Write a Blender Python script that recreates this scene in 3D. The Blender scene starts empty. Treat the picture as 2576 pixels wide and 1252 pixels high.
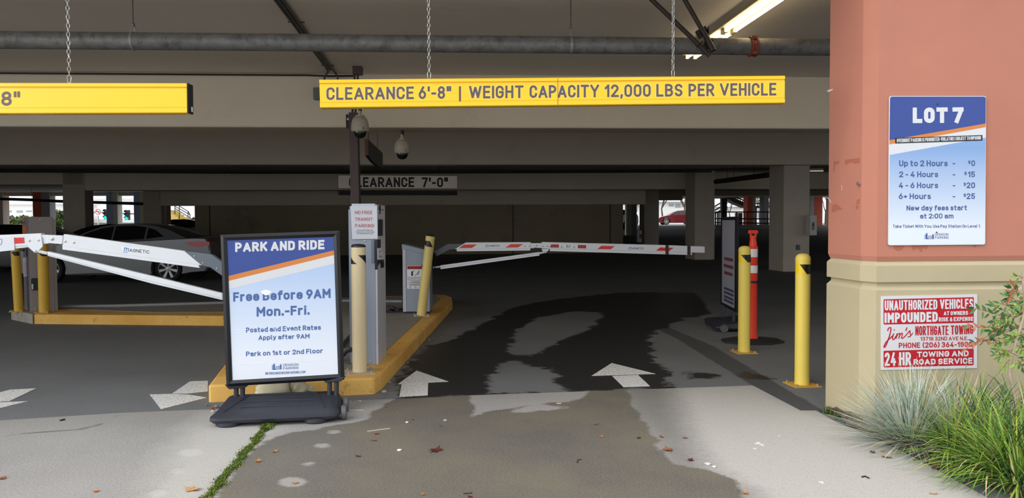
import bpy, bmesh, math, random
import numpy as np
from mathutils import Vector, Matrix

random.seed(7)
rng = np.random.default_rng(7)
SC = bpy.context.scene
COL = SC.collection

# ------------------------------------------------------------------ camera
CAM_Z, F_PX = 1.37, 1940.0
PITCH, ROLL = math.radians(1.92), 0.0044
_f = Vector((0, math.cos(PITCH), -math.sin(PITCH)))
_r0, _u0 = Vector((1, 0, 0)), Vector((0, math.sin(PITCH), math.cos(PITCH)))
_u = (_u0 * math.cos(ROLL) + _r0 * math.sin(ROLL)).normalized()
_r = (_r0 * math.cos(ROLL) - _u0 * math.sin(ROLL)).normalized()
CAMP = Vector((0, 0, CAM_Z))
cd = bpy.data.cameras.new('camera')
cam = bpy.data.objects.new('camera', cd)
COL.objects.link(cam)
cd.sensor_fit = 'HORIZONTAL'
cd.sensor_width = 36.0
cd.lens = F_PX * 36.0 / 2576.0
cd.clip_start, cd.clip_end = 0.05, 500
m = Matrix.Identity(4)
for i in range(3):
    m[i][0], m[i][1], m[i][2], m[i][3] = _r[i], _u[i], -_f[i], CAMP[i]
cam.matrix_world = m
SC.camera = cam

# ------------------------------------------------------------------ overcast sky, soft directional daylight, exposure
W = bpy.data.worlds.new('overcast_sky')
SC.world = W
W.use_nodes = True
nt = W.node_tree
nt.nodes.clear()
_o = nt.nodes.new('ShaderNodeOutputWorld')
_b = nt.nodes.new('ShaderNodeBackground')
_tc = nt.nodes.new('ShaderNodeTexCoord')
_sp = nt.nodes.new('ShaderNodeSeparateXYZ')
_cr = nt.nodes.new('ShaderNodeValToRGB')
_cr.color_ramp.elements[0].position = 0.0
_cr.color_ramp.elements[0].color = (0.80, 0.84, 0.88, 1)
_cr.color_ramp.elements[1].position = 0.6
_cr.color_ramp.elements[1].color = (1.0, 1.03, 1.08, 1)
nt.links.new(_tc.outputs['Generated'], _sp.inputs[0])
nt.links.new(_sp.outputs['Z'], _cr.inputs[0])
nt.links.new(_cr.outputs[0], _b.inputs['Color'])
_b.inputs['Strength'].default_value = 1.25
nt.links.new(_b.outputs[0], _o.inputs[0])

sd_ = bpy.data.lights.new('cloud_daylight', 'SUN')
sd_.energy, sd_.angle, sd_.color = 4.4, math.radians(85), (1.0, 0.985, 0.965)
so = bpy.data.objects.new('cloud_daylight', sd_)
COL.objects.link(so)
so.location = (-6, -6, 9)
so.rotation_euler = Vector((0.88, 0.30, -0.50)).to_track_quat('-Z', 'Y').to_euler()

SC.view_settings.view_transform = 'Standard'
SC.view_settings.look = 'None'
SC.view_settings.exposure = 0.0
SC.view_settings.gamma = 1.0
SC.view_settings.use_curve_mapping = False

# ------------------------------------------------------------------ from photograph to place
def ray(x, y):
    return (_f + _r * ((x - 1288.0) / F_PX) - _u * ((y - 626.0) / F_PX))

def PY(x, y, Y):
    d = ray(x, y)
    return CAMP + d * (Y / d.y)

def Pz(x, y, z=0.0):
    d = ray(x, y)
    return CAMP + d * ((z - CAM_Z) / d.z)

class Plane:
    def __init__(s, o, n):
        s.o, s.n = Vector(o), Vector(n).normalized()
        if s.n.dot(CAMP - s.o) < 0:
            s.n = -s.n
    def px(s, x, y, e=0.0):
        d = ray(x, y)
        o = s.o + s.n * e
        return CAMP + d * ((o - CAMP).dot(s.n) / d.dot(s.n))

TA, TD = 0.058, -0.0907          # directions of the facade and of the lanes
def G(s_, t, z=0.0):
    return Vector((s_ + TD * t, t + TA * s_, z))
def Gs(x, t):                    # s of the point seen in column x on the line t
    k = (x - 1288.0) / F_PX
    return (k - TD) * t / (1 - k * TA)

# ------------------------------------------------------------------ materials
def lin(c):
    return tuple(((v / 255.0) / 12.92 if v / 255.0 <= 0.04045 else ((v / 255.0 + 0.055) / 1.055) ** 2.4) for v in c) + (1.0,)

class NT:
    def __init__(s, name):
        s.m = bpy.data.materials.new(name)
        s.m.use_nodes = True
        s.t = s.m.node_tree
        s.b = s.t.nodes['Principled BSDF']
    def n(s, typ, **kw):
        nd = s.t.nodes.new(typ)
        for k, v in kw.items():
            setattr(nd, k, v)
        return nd
    def link(s, a, b):
        s.t.links.new(a, b)
    def val(s, sock, v):
        if hasattr(v, 'is_linked') or hasattr(v, 'node'):
            s.link(v, sock)
        else:
            sock.default_value = v
    def math(s, op, a, b=0.0, clamp=False):
        nd = s.n('ShaderNodeMath', operation=op, use_clamp=clamp)
        s.val(nd.inputs[0], a); s.val(nd.inputs[1], b)
        return nd.outputs[0]
    def mix(s, f, a, b, mode='MIX'):
        nd = s.n('ShaderNodeMixRGB', blend_type=mode)
        s.val(nd.inputs[0], f); s.val(nd.inputs[1], a); s.val(nd.inputs[2], b)
        return nd.outputs[0]
    def noise(s, scale, detail=4, rough=0.6, vec=None, dist=0.0):
        nd = s.n('ShaderNodeTexNoise')
        nd.inputs['Scale'].default_value = scale
        nd.inputs['Detail'].default_value = detail
        nd.inputs['Roughness'].default_value = rough
        nd.inputs['Distortion'].default_value = dist
        s.link(vec if vec is not None else s.pos(), nd.inputs['Vector'])
        return nd.outputs[0]
    def pos(s):
        if not hasattr(s, '_p'):
            s._p = s.n('ShaderNodeTexCoord').outputs['Object']
        return s._p
    def scaled(s, v):
        nd = s.n('ShaderNodeMapping')
        nd.inputs['Scale'].default_value = v
        s.link(s.pos(), nd.inputs['Vector'])
        return nd.outputs[0]
    def ramp(s, f, a, b):
        nd = s.n('ShaderNodeMapRange')
        nd.inputs[1].default_value, nd.inputs[2].default_value = a, b
        s.link(f, nd.inputs[0])
        return nd.outputs[0]
    def attr(s, name):
        return s.n('ShaderNodeAttribute', attribute_name=name).outputs['Fac']
    def bump(s, h, strength, dist=0.01):
        nd = s.n('ShaderNodeBump')
        nd.inputs['Strength'].default_value = strength
        nd.inputs['Distance'].default_value = dist
        s.link(h, nd.inputs['Height'])
        s.link(nd.outputs[0], s.b.inputs['Normal'])

MATS = {}
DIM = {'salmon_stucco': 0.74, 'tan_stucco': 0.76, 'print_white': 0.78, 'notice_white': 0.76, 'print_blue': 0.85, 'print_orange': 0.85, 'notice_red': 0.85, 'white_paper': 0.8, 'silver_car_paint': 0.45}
def M(name, rgb=None, rough=0.6, metal=0.0, var=0.0, vs=6.0, bump=0.0, bs=60.0, emit=0.0, dirt=None, ds=3.0, da=(0.55, 0.75), spec=0.5, coat=0.0, stretch=None):
    if name in MATS:
        return MATS[name]
    t = NT(name)
    c = lin(rgb)
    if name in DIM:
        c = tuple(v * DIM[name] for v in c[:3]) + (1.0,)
    t.b.inputs['Roughness'].default_value = rough
    t.b.inputs['Metallic'].default_value = metal
    t.b.inputs['Specular IOR Level'].default_value = spec
    if coat:
        t.b.inputs['Coat Weight'].default_value = coat
        t.b.inputs['Coat Roughness'].default_value = 0.08
    t.b.inputs['Base Color'].default_value = c
    vec = t.scaled(stretch) if stretch else None
    col = None
    if var:
        f = t.noise(vs, 5, 0.65, vec)
        lo = tuple(max(0, v * (1 - var)) for v in c[:3]) + (1,)
        hi = tuple(min(1, v * (1 + var)) for v in c[:3]) + (1,)
        col = t.mix(t.ramp(f, 0.3, 0.7), lo, hi)
    if dirt:
        f = t.ramp(t.noise(ds, 6, 0.7, vec), da[0], da[1])
        col = t.mix(f, col if col is not None else c, lin(dirt))
    if col is not None:
        t.link(col, t.b.inputs['Base Color'])
    if bump:
        t.bump(t.noise(bs, 4, 0.6), bump, 0.01)
    if emit:
        t.b.inputs['Emission Color'].default_value = c
        t.b.inputs['Emission Strength'].default_value = emit
    MATS[name] = t.m
    return t.m

# ------------------------------------------------------------------ mesh builder
ROOT = {}                        # absolute location of every thing's origin
class MB:
    def __init__(s):
        s.v, s.f, s.mi, s.cur = [], [], [], 0
    def mat(s, i):
        s.cur = i
        return s
    def add(s, vs, fs):
        o = len(s.v)
        s.v += [tuple(p) for p in vs]
        s.f += [[i + o for i in q] for q in fs]
        s.mi += [s.cur] * len(fs)
        return s
    def quad(s, a, b, c, d):
        return s.add([a, b, c, d], [[0, 1, 2, 3]])
    def hexa(s, p):              # bottom ring of 4, top ring of 4
        return s.add(p, [[3, 2, 1, 0], [4, 5, 6, 7], [0, 1, 5, 4], [1, 2, 6, 5], [2, 3, 7, 6], [3, 0, 4, 7]])
    def box(s, x0, x1, y0, y1, z0, z1, M4=None):
        p = [Vector(q) for q in ((x0, y0, z0), (x1, y0, z0), (x1, y1, z0), (x0, y1, z0), (x0, y0, z1), (x1, y0, z1), (x1, y1, z1), (x0, y1, z1))]
        if M4 is not None:
            p = [M4 @ q for q in p]
        return s.hexa(p)
    def gbox(s, s0, s1, t0, t1, z0, z1):
        return s.hexa([G(s0, t0, z0), G(s1, t0, z0), G(s1, t1, z0), G(s0, t1, z0), G(s0, t0, z1), G(s1, t0, z1), G(s1, t1, z1), G(s0, t1, z1)])
    def prism(s, pts, ext):      # planar ring of points pushed along ext
        pts = [Vector(p) for p in pts]
        ext = Vector(ext)
        n = len(pts)
        nn = Vector((0, 0, 0))
        for i in range(n):
            nn += pts[i].cross(pts[(i + 1) % n])
        if nn.dot(ext) > 0:
            pts = pts[::-1]
        vs = pts + [p + ext for p in pts]
        fs = [list(range(n)), list(range(2 * n - 1, n - 1, -1))]
        fs += [[(i + 1) % n, i, n + i, n + (i + 1) % n] for i in range(n)]
        return s.add(vs, fs)
    def loft(s, rings, closed=True, caps=True):
        n = len(rings[0])
        vs = [p for r in rings for p in r]
        fs = []
        for k in range(len(rings) - 1):
            for i in range(n if closed else n - 1):
                j = (i + 1) % n
                fs.append([k * n + i, k * n + j, (k + 1) * n + j, (k + 1) * n + i])
        if caps and closed:
            fs.append(list(range(n))[::-1])
            fs.append([(len(rings) - 1) * n + i for i in range(n)])
        return s.add(vs, fs)
    def tube(s, path, r, n=10, caps=True, closed=False):
        path = [Vector(p) for p in path]
        rr = r if isinstance(r, (list, tuple)) else [r] * len(path)
        rings = []
        up = None
        L = len(path)
        for i, p in enumerate(path):
            if closed:
                t = path[(i + 1) % L] - path[i - 1]
            else:
                t = path[min(i + 1, L - 1)] - path[max(i - 1, 0)]
            t.normalize()
            if up is None:
                up = Vector((0, 0, 1)) if abs(t.z) < 0.9 else Vector((1, 0, 0))
            a = t.cross(up)
            if a.length < 1e-5:
                a = t.cross(Vector((0.3, 1, 0.2)))
            a.normalize()
            b = a.cross(t).normalized()
            up = b
            rings.append([p + a * (math.cos(2 * math.pi * k / n) * rr[i]) + b * (math.sin(2 * math.pi * k / n) * rr[i]) for k in range(n)])
        if closed:
            rings.append(rings[0])
            return s.loft(rings, True, False)
        return s.loft(rings, True, caps)
    def lathe(s, prof, c=(0, 0, 0), axis=(0, 0, 1), n=24):
        c, ax = Vector(c), Vector(axis).normalized()
        a = ax.cross(Vector((0, 1, 0)) if abs(ax.y) < 0.9 else Vector((1, 0, 0))).normalized()
        b = ax.cross(a)
        rings = [[c + ax * z + (a * math.cos(2 * math.pi * k / n) + b * math.sin(2 * math.pi * k / n)) * max(r, 1e-4) for k in range(n)] for r, z in prof]
        return s.loft(rings)
    def build(s, name, mat, parent=None, smooth=None, bevel=0.0, sub=0):
        me = bpy.data.meshes.new(name)
        vs = [Vector(p) for p in s.v]
        if parent is not None:
            off = ROOT[parent.name]
        else:
            lo = [min(p[i] for p in vs) for i in range(3)]
            hi = [max(p[i] for p in vs) for i in range(3)]
            off = Vector(((lo[0] + hi[0]) / 2, (lo[1] + hi[1]) / 2, lo[2]))
        me.from_pydata([tuple(p - off) for p in vs], [], s.f)
        for mm in (mat if isinstance(mat, (list, tuple)) else [mat]):
            me.materials.append(mm)
        me.polygons.foreach_set('material_index', s.mi)
        o = bpy.data.objects.new(name, me)
        COL.objects.link(o)
        if parent is not None:
            o.parent = parent
        else:
            o.location = off
        ROOT[o.name] = off
        bm = bmesh.new()
        bm.from_mesh(me)
        bmesh.ops.recalc_face_normals(bm, faces=bm.faces)
        if smooth:
            for fc in bm.faces:
                fc.smooth = True
            for e in bm.edges:
                if len(e.link_faces) == 2 and e.calc_face_angle(0) > math.radians(smooth):
                    e.smooth = False
        bm.to_mesh(me)
        bm.free()
        if bevel:
            md = o.modifiers.new('soft_edge', 'BEVEL')
            md.width, md.segments, md.limit_method, md.angle_limit = bevel, 2, 'ANGLE', math.radians(40)
        if sub:
            md = o.modifiers.new('smooth', 'SUBSURF')
            md.levels = md.render_levels = sub
        return o

def tag(o, label=None, cat=None, group=None, kind=None):
    if label: o['label'] = label
    if cat: o['category'] = cat
    if group: o['group'] = group
    if kind: o['kind'] = kind
    return o

def thing(name, label, cat, loc, group=None):
    o = bpy.data.objects.new(name, None)
    COL.objects.link(o)
    o.location = loc
    o.empty_display_size = 0.1
    ROOT[o.name] = Vector(loc)
    return tag(o, label, cat, group)

def struct(name, mb, mat, **kw):
    return tag(mb.build(name, mat, None, **kw), kind='structure')

def copy_tree(o, parent=None, off=None):
    c = o.copy()
    COL.objects.link(c)
    if parent is not None:
        c.parent = parent
    for ch in list(o.children):
        copy_tree(ch, c)
    return c

# ------------------------------------------------------------------ lettering: a monoline signwriter's alphabet drawn as centre lines
def _arc(cx, cy, rx, ry, a0, a1, n=7):
    return [(cx + rx * math.cos(math.radians(a0 + (a1 - a0) * k / n)), cy + ry * math.sin(math.radians(a0 + (a1 - a0) * k / n))) for k in range(n + 1)]
def _top(w, h, ry, a0=0, a1=180):
    return _arc(w / 2, h - ry, w / 2, ry, a0, a1)
def _bot(w, ry, a0=180, a1=360, y=0.0):
    return _arc(w / 2, y + ry, w / 2, ry, a0, a1)
def _o(w, h, ry):
    p = _top(w, h, ry) + _bot(w, ry)
    return p + [p[0]]
_w, _ry, _xh, _xw = 0.46, 0.26, 0.70, 0.40
GL = {
 'A': (.56, [[(0, 0), (.28, 1), (.56, 0)], [(.10, .27), (.46, .27)]]),
 'B': (.46, [[(0, .53), (.24, .53)] + _arc(.24, .265, .22, .265, 90, -90) + [(0, 0), (0, 1)] + [(.22, 1)] + _arc(.22, .765, .21, .235, 90, -90)]),
 'C': (_w, [_top(_w, 1, _ry, 0, 180) + _bot(_w, _ry, 180, 360)]),
 'D': (_w, [[(0, 0), (0, 1), (.2, 1)] + _arc(.2, .74, .26, .26, 90, 0) + _arc(.2, .26, .26, .26, 0, -90) + [(0, 0)]]),
 'E': (.40, [[(.40, 1), (0, 1), (0, 0), (.40, 0)], [(0, .52), (.35, .52)]]),
 'F': (.38, [[(.38, 1), (0, 1), (0, 0)], [(0, .5), (.33, .5)]]),
 'G': (_w, [_top(_w, 1, _ry, 0, 180) + _bot(_w, _ry, 180, 360) + [(_w, .48), (.26, .48)]]),
 'H': (_w, [[(0, 0), (0, 1)], [(_w, 0), (_w, 1)], [(0, .52), (_w, .52)]]),
 'I': (0.0, [[(0, 0), (0, 1)]]),
 'J': (.34, [[(.34, 1), (.34, .22)] + _arc(.17, .22, .17, .22, 0, -180)]),
 'K': (.48, [[(0, 0), (0, 1)], [(.46, 1), (0, .40)], [(.15, .60), (.48, 0)]]),
 'L': (.38, [[(0, 1), (0, 0), (.38, 0)]]),
 'M': (.60, [[(0, 0), (0, 1), (.30, .36), (.60, 1), (.60, 0)]]),
 'N': (.48, [[(0, 0), (0, 1), (.48, 0), (.48, 1)]]),
 'O': (_w, [_o(_w, 1, _ry)]),
 'P': (.45, [[(0, 0), (0, 1), (.2, 1)] + _arc(.2, .72, .25, .28, 90, -90) + [(0, .44)]]),
 'Q': (_w, [_o(_w, 1, _ry), [(.28, .2), (.52, -.06)]]),
 'R': (.47, [[(0, 0), (0, 1), (.22, 1)] + _arc(.22, .73, .24, .27, 90, -90) + [(0, .46)], [(.22, .46), (.47, 0)]]),
 'S': (.44, [_arc(.22, .75, .22, .25, 20, 270) + _arc(.22, .25, .22, .25, 90, -160)]),
 'T': (.50, [[(0, 1), (.50, 1)], [(.25, 1), (.25, 0)]]),
 'U': (_w, [[(0, 1)] + _bot(_w, _ry) + [(_w, 1)]]),
 'V': (.56, [[(0, 1), (.28, 0), (.56, 1)]]),
 'W': (.80, [[(0, 1), (.19, 0), (.40, .95), (.61, 0), (.80, 1)]]),
 'X': (.54, [[(0, 0), (.54, 1)], [(0, 1), (.54, 0)]]),
 'Y': (.56, [[(0, 1), (.28, .45), (.56, 1)], [(.28, .45), (.28, 0)]]),
 'Z': (.48, [[(.02, 1), (.48, 1), (0, 0), (.48, 0)]]),
 '0': (.44, [_o(.44, 1, .27)]),
 '1': (.20, [[(0, .76), (.20, 1), (.20, 0)]]),
 '2': (.44, [_arc(.22, .74, .22, .26, 170, -25) + [(0, 0), (.45, 0)]]),
 '3': (.44, [_arc(.22, .76, .21, .24, 160, -90) + _arc(.22, .27, .22, .27, 90, -160)]),
 '4': (.48, [[(.30, 1), (0, .24), (.48, .24)], [(.35, .48), (.35, 0)]]),
 '5': (.44, [[(.42, 1), (.05, 1), (.03, .52)] + _arc(.22, .31, .22, .31, 130, -155)]),
 '6': (.44, [_arc(.22, .31, .22, .31, 160, -200, 14), [(.28, 1), (.02, .42)]]),
 '7': (.44, [[(0, 1), (.44, 1), (.15, 0)]]),
 '8': (.44, [_arc(.22, .76, .20, .24, 90, 450, 14), _arc(.22, .26, .22, .26, 90, 450, 14)]),
 '9': (.44, [_arc(.22, .69, .22, .31, -20, 340, 14), [(.16, 0), (.42, .58)]]),
 'a': (_xw, [_arc(_xw / 2, _xh - .2, _xw / 2, .2, 160, 0) + [(_xw, 0)], [(_xw, .42)] + _arc(.17, .21, .17, .21, 90, 270) + [(.26, 0), (_xw, .12)]]),
 'b': (_xw, [[(0, 0), (0, 1)], _o(_xw, _xh, .22)]),
 'c': (.37, [_top(.37, _xh, .22, 15, 180) + _bot(.37, .22, 180, 345)]),
 'd': (_xw, [[(_xw, 0), (_xw, 1)], _o(_xw, _xh, .22)]),
 'e': (_xw, [[(0, .36), (_xw, .36)] + _top(_xw, _xh, .22, 0, 180) + _bot(_xw, .22, 180, 335)]),
 'f': (.26, [[(.08, 0), (.08, .82)] + _arc(.22, .82, .14, .18, 180, 90) + [(.28, 1)], [(0, .68), (.26, .68)]]),
 'g': (_xw, [_o(_xw, _xh, .22), [(_xw, _xh)] + _arc(_xw / 2, -.06, _xw / 2, .2, 0, -160)]),
 'h': (_xw, [[(0, 0), (0, 1)], [(0, .45)] + _top(_xw, _xh, .22, 180, 0) + [(_xw, 0)]]),
 'i': (0.0, [[(0, 0), (0, .64)], [(0, .97), (0, .99)]]),
 'j': (.1, [[(.1, _xh), (.1, -.2), (0, -.2)], [(.1, .97), (.1, .99)]]),
 'k': (.38, [[(0, 0), (0, 1)], [(.36, _xh), (0, .26)], [(.12, .40), (.38, 0)]]),
 'l': (.10, [[(0, 1), (0, .16)] + _arc(.10, .14, .10, .14, 180, 270)]),
 'm': (.66, [[(0, 0), (0, _xh)], [(0, .45)] + _arc(.165, .5, .165, .2, 180, 0) + [(.33, 0)], [(.33, .45)] + _arc(.495, .5, .165, .2, 180, 0) + [(.66, 0)]]),
 'n': (_xw, [[(0, 0), (0, _xh)], [(0, .45)] + _top(_xw, _xh, .22, 180, 0) + [(_xw, 0)]]),
 'o': (_xw, [_o(_xw, _xh, .22)]),
 'p': (_xw, [[(0, -.25), (0, _xh)], _o(_xw, _xh, .22)]),
 'q': (_xw, [[(_xw, -.25), (_xw, _xh)], _o(_xw, _xh, .22)]),
 'r': (.26, [[(0, 0), (0, _xh)], [(0, .42)] + _arc(.2, .46, .2, .24, 180, 80)]),
 's': (.35, [_arc(.175, .53, .175, .17, 25, 260) + _arc(.175, .18, .175, .18, 80, -160)]),
 't': (.28, [[(.09, .96), (.09, .18)] + _arc(.23, .18, .14, .18, 180, 280), [(0, .68), (.27, .68)]]),
 'u': (_xw, [[(0, _xh)] + _bot(_xw, .22) + [(_xw, _xh)], [(_xw, .3), (_xw, 0)]]),
 'v': (.42, [[(0, _xh), (.21, 0), (.42, _xh)]]),
 'w': (.62, [[(0, _xh), (.15, 0), (.31, .64), (.47, 0), (.62, _xh)]]),
 'x': (.40, [[(0, 0), (.40, _xh)], [(0, _xh), (.40, 0)]]),
 'y': (.42, [[(0, _xh), (.21, .02)], [(.42, _xh), (.15, -.25), (.05, -.25)]]),
 'z': (.36, [[(0, _xh), (.36, _xh), (0, 0), (.36, 0)]]),
 '.': (0.0, [[(0, 0), (0, .06)]]), ',': (.03, [[(.03, .06), (0, -.14)]]), ':': (0.0, [[(0, .06), (0, .12)], [(0, .52), (0, .58)]]),
 '-': (.22, [[(0, .42), (.22, .42)]]), "'": (0.0, [[(0, 1), (0, .72)]]), '"': (.2, [[(0, 1), (0, .72)], [(.2, 1), (.2, .72)]]),
 '|': (0.0, [[(0, -.1), (0, 1.1)]]), '+': (.36, [[(0, .42), (.36, .42)], [(.18, .22), (.18, .62)]]),
 '$': (.42, [_arc(.21, .72, .21, .22, 20, 270) + _arc(.21, .28, .21, .22, 90, -160), [(.21, 1.08), (.21, -.08)]]),
 '(': (.14, [_arc(.26, .5, .26, .62, 118, 242)]), ')': (.14, [_arc(-.12, .5, .26, .62, 62, -62)]),
 '&': (.54, [[(.54, 0), (.14, .72)] + _arc(.25, .82, .14, .18, 200, -20) + [(.06, .40)] + _arc(.22, .23, .20, .23, 140, 300) + [(.52, .45)]]),
 '@': (.6, [_arc(.3, .45, .3, .5, -40, 290, 14), _arc(.3, .45, .14, .2, 0, 360, 10)]),
}
def line_quads(P, wpx):
    """mitred band of width wpx around a polyline in picture pixels"""
    n = len(P)
    closed = n > 2 and math.hypot(P[0][0] - P[-1][0], P[0][1] - P[-1][1]) < 1e-6
    A = [np.array(p, float) for p in P]
    L, R = [], []
    for i in range(n):
        a = A[i - 1] if i > 0 else (A[-2] if closed else None)
        c = A[i + 1] if i < n - 1 else (A[1] if closed else None)
        d1 = (A[i] - a) if a is not None else (c - A[i])
        d2 = (c - A[i]) if c is not None else (A[i] - a)
        d1 = d1 / max(np.hypot(*d1), 1e-9); d2 = d2 / max(np.hypot(*d2), 1e-9)
        n1, n2 = np.array((-d1[1], d1[0])), np.array((-d2[1], d2[0]))
        k = n1 + n2
        k = k / max(1 + n1 @ n2, 0.45)
        L.append(A[i] + k * wpx / 2); R.append(A[i] - k * wpx / 2)
    return L, R

def low(e):                      # printed layers lie close on their sheet
    return e * 0.45 if e <= 0.0035 else e

def text(mb, pl, s_, x0, x1, tl, bl, tr=None, br=None, bold=0.03, e=0.002, slant=0.0, grow=0.0):
    """letters of s_ on plane pl; cap line tl -> tr and base line bl -> br between columns x0 and x1"""
    tr = tl if tr is None else tr
    br = bl if br is None else br
    cap_px = (bl - tl + br - tr) / 2
    wpx = (0.127 + 1.9 * bold) * cap_px          # stroke width
    n = sum(ch != ' ' for ch in s_)
    sumw = sum(GL[ch][0] for ch in s_ if ch != ' ') + 0.12 * (n - 1) + 0.24 * s_.count(' ')
    for _ in range(60):                          # condensed lines get thinner strokes so that counters stay open
        sx = (x1 - x0 - wpx * n) / sumw if sumw > 0 else 0
        if sumw == 0 or sx * 0.45 >= 1.5 * wpx:
            break
        wpx *= 0.96
    items, x = [], x0 + wpx / 2
    for ch in s_:
        if ch == ' ':
            x += 0.24 * sx
            continue
        w, strokes = GL[ch]
        items.append((x, strokes))
        x += (w + 0.12) * sx + wpx
    nrun = 0
    e = low(e)
    for ox, strokes in items:
        for sk in strokes:
            pts = []
            for gx, gy in sk:
                u = ox + gx * sx
                f = (u - x0) / max(x1 - x0, 1e-6)
                yt, yb = tl + (tr - tl) * f + wpx / 2, bl + (br - bl) * f - wpx / 2
                pts.append((u + slant * gy, yb + gy * (yt - yb)))
            closed = math.hypot(pts[0][0] - pts[-1][0], pts[0][1] - pts[-1][1]) < 1e-6
            A = [np.array(p, float) for p in pts]
            runs, run = [], [A[0]]                   # sharp corners start a new run
            for i in range(1, len(A)):
                run.append(A[i])
                if i < len(A) - 1:
                    d1, d2 = A[i] - A[i - 1], A[i + 1] - A[i]
                    if d1 @ d2 < 0.55 * np.hypot(*d1) * np.hypot(*d2):
                        runs.append(run)
                        run = [A[i]]
            runs.append(run)
            sharp = len(runs) > 1
            for k, run in enumerate(runs):
                if len(run) < 2:
                    continue
                for a_, b_, end in ((0, 1, k == 0), (-1, -2, k == len(runs) - 1)):
                    if closed and not sharp:
                        continue
                    d = run[a_] - run[b_]
                    d = d / max(np.hypot(*d), 1e-9)
                    straight = abs(d[0]) < 0.12 or abs(d[1]) < 0.12
                    free = end and not closed
                    ext = 0.5 if (straight or (free and abs(d[1]) > 0.6)) else (0.22 if not free else 0.0)
                    run[a_] = run[a_] + d * (wpx * ext + grow)
                L, R = line_quads([tuple(q) for q in run], wpx + 2 * grow)
                n = len(L)
                nrun += 1
                ee = e + 0.00012 * (nrun % 5)        # overlapping strokes lie on one another like cut vinyl
                mb.add([pl.px(q[0], q[1], ee) for q in L] + [pl.px(q[0], q[1], ee) for q in R], [[i, i + 1, n + i + 1, n + i] for i in range(n - 1)])
    return mb

def poly(mb, pl, pts, e=0.001):
    e = low(e)
    return mb.add([pl.px(x, y, e) for x, y in pts], [list(range(len(pts)))])

def slab(mb, pl, pts, depth, e=0.0):     # polygon on a plane with thickness going away from the viewer
    return mb.prism([pl.px(x, y, e) for x, y in pts], -pl.n * depth)

def ribbon(mb, pl, pts, w, e=0.002):
    e = low(e)
    P = [Vector((p[0], p[1], 0)) for p in pts]
    ws = w if isinstance(w, (list, tuple)) else [w] * len(P)
    L, R = [], []
    for i, p in enumerate(P):
        t = (P[min(i + 1, len(P) - 1)] - P[max(i - 1, 0)]).normalized()
        n = Vector((-t.y, t.x, 0)) * ws[i] * 0.5
        L.append(p + n); R.append(p - n)
    vs = [pl.px(q.x, q.y, e) for q in L] + [pl.px(q.x, q.y, e) for q in R]
    n = len(P)
    return mb.add(vs, [[i, i + 1, n + i + 1, n + i] for i in range(n - 1)])

def disc_px(mb, pl, x, y, r, e=0.001, n=14, ry=None):
    ry = r if ry is None else ry
    return poly(mb, pl, [(x + r * math.cos(2 * math.pi * k / n), y + ry * math.sin(2 * math.pi * k / n)) for k in range(n)], e)

def smooth_path(pts, k=6):               # Catmull-Rom through 2-D or 3-D points
    P = [np.array(p, float) for p in pts]
    P = [2 * P[0] - P[1]] + P + [2 * P[-1] - P[-2]]
    out = []
    for i in range(1, len(P) - 2):
        for j in range(k):
            t = j / k
            out.append(tuple(0.5 * ((2 * P[i]) + (P[i + 1] - P[i - 1]) * t + (2 * P[i - 1] - 5 * P[i] + 4 * P[i + 1] - P[i + 2]) * t * t + (3 * P[i] - P[i - 1] - 3 * P[i + 1] + P[i + 2]) * t ** 3)))
    out.append(tuple(P[-2]))
    return out
# ================================================================== THE SETTING
CEIL = 3.474
AP_Z = 0.006                     # top of the concrete apron; the asphalt is z = 0
KZ = 0.135                       # top of the island

m_ceil = M('painted_concrete_ceiling', (224, 214, 200), 0.75, var=0.05, vs=0.7, dirt=(186, 176, 162), ds=1.3, da=(0.62, 0.9), bump=0.05, bs=40)
m_beam = M('painted_concrete_beam', (226, 213, 190), 0.7, var=0.04, vs=0.8, dirt=(196, 184, 162), ds=1.1, da=(0.62, 0.9), bump=0.05, bs=40)
m_col = M('painted_concrete_column', (206, 194, 178), 0.75, var=0.06, vs=1.2, dirt=(150, 138, 124), ds=1.6, da=(0.6, 0.9))
m_wall = M('bare_concrete_wall', (160, 146, 122), 0.85, var=0.10, vs=0.6, dirt=(110, 98, 82), ds=0.8, da=(0.58, 0.8))

# --- signed distances to shapes drawn on the ground, used as wear and wetness masks
def sdf(P, poly_):
    P = np.asarray(P, float)
    Q = np.asarray(poly_, float)
    d = np.full(len(P), 1e9)
    inside = np.zeros(len(P), bool)
    for i in range(len(Q)):
        a, b = Q[i], Q[(i + 1) % len(Q)]
        e = b - a
        w = P - a
        t = np.clip((w @ e) / max(e @ e, 1e-12), 0, 1)
        d = np.minimum(d, np.hypot(*(w - t[:, None] * e).T))
        c = ((a[1] > P[:, 1]) != (b[1] > P[:, 1]))
        with np.errstate(divide='ignore', invalid='ignore'):
            xx = (b[0] - a[0]) * (P[:, 1] - a[1]) / (b[1] - a[1]) + a[0]
        inside ^= c & (P[:, 0] < xx)
    return np.where(inside, -d, d)
def gp(pts, z=0.0):
    return [Pz(x, y, z).to_2d() for x, y in pts]

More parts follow.
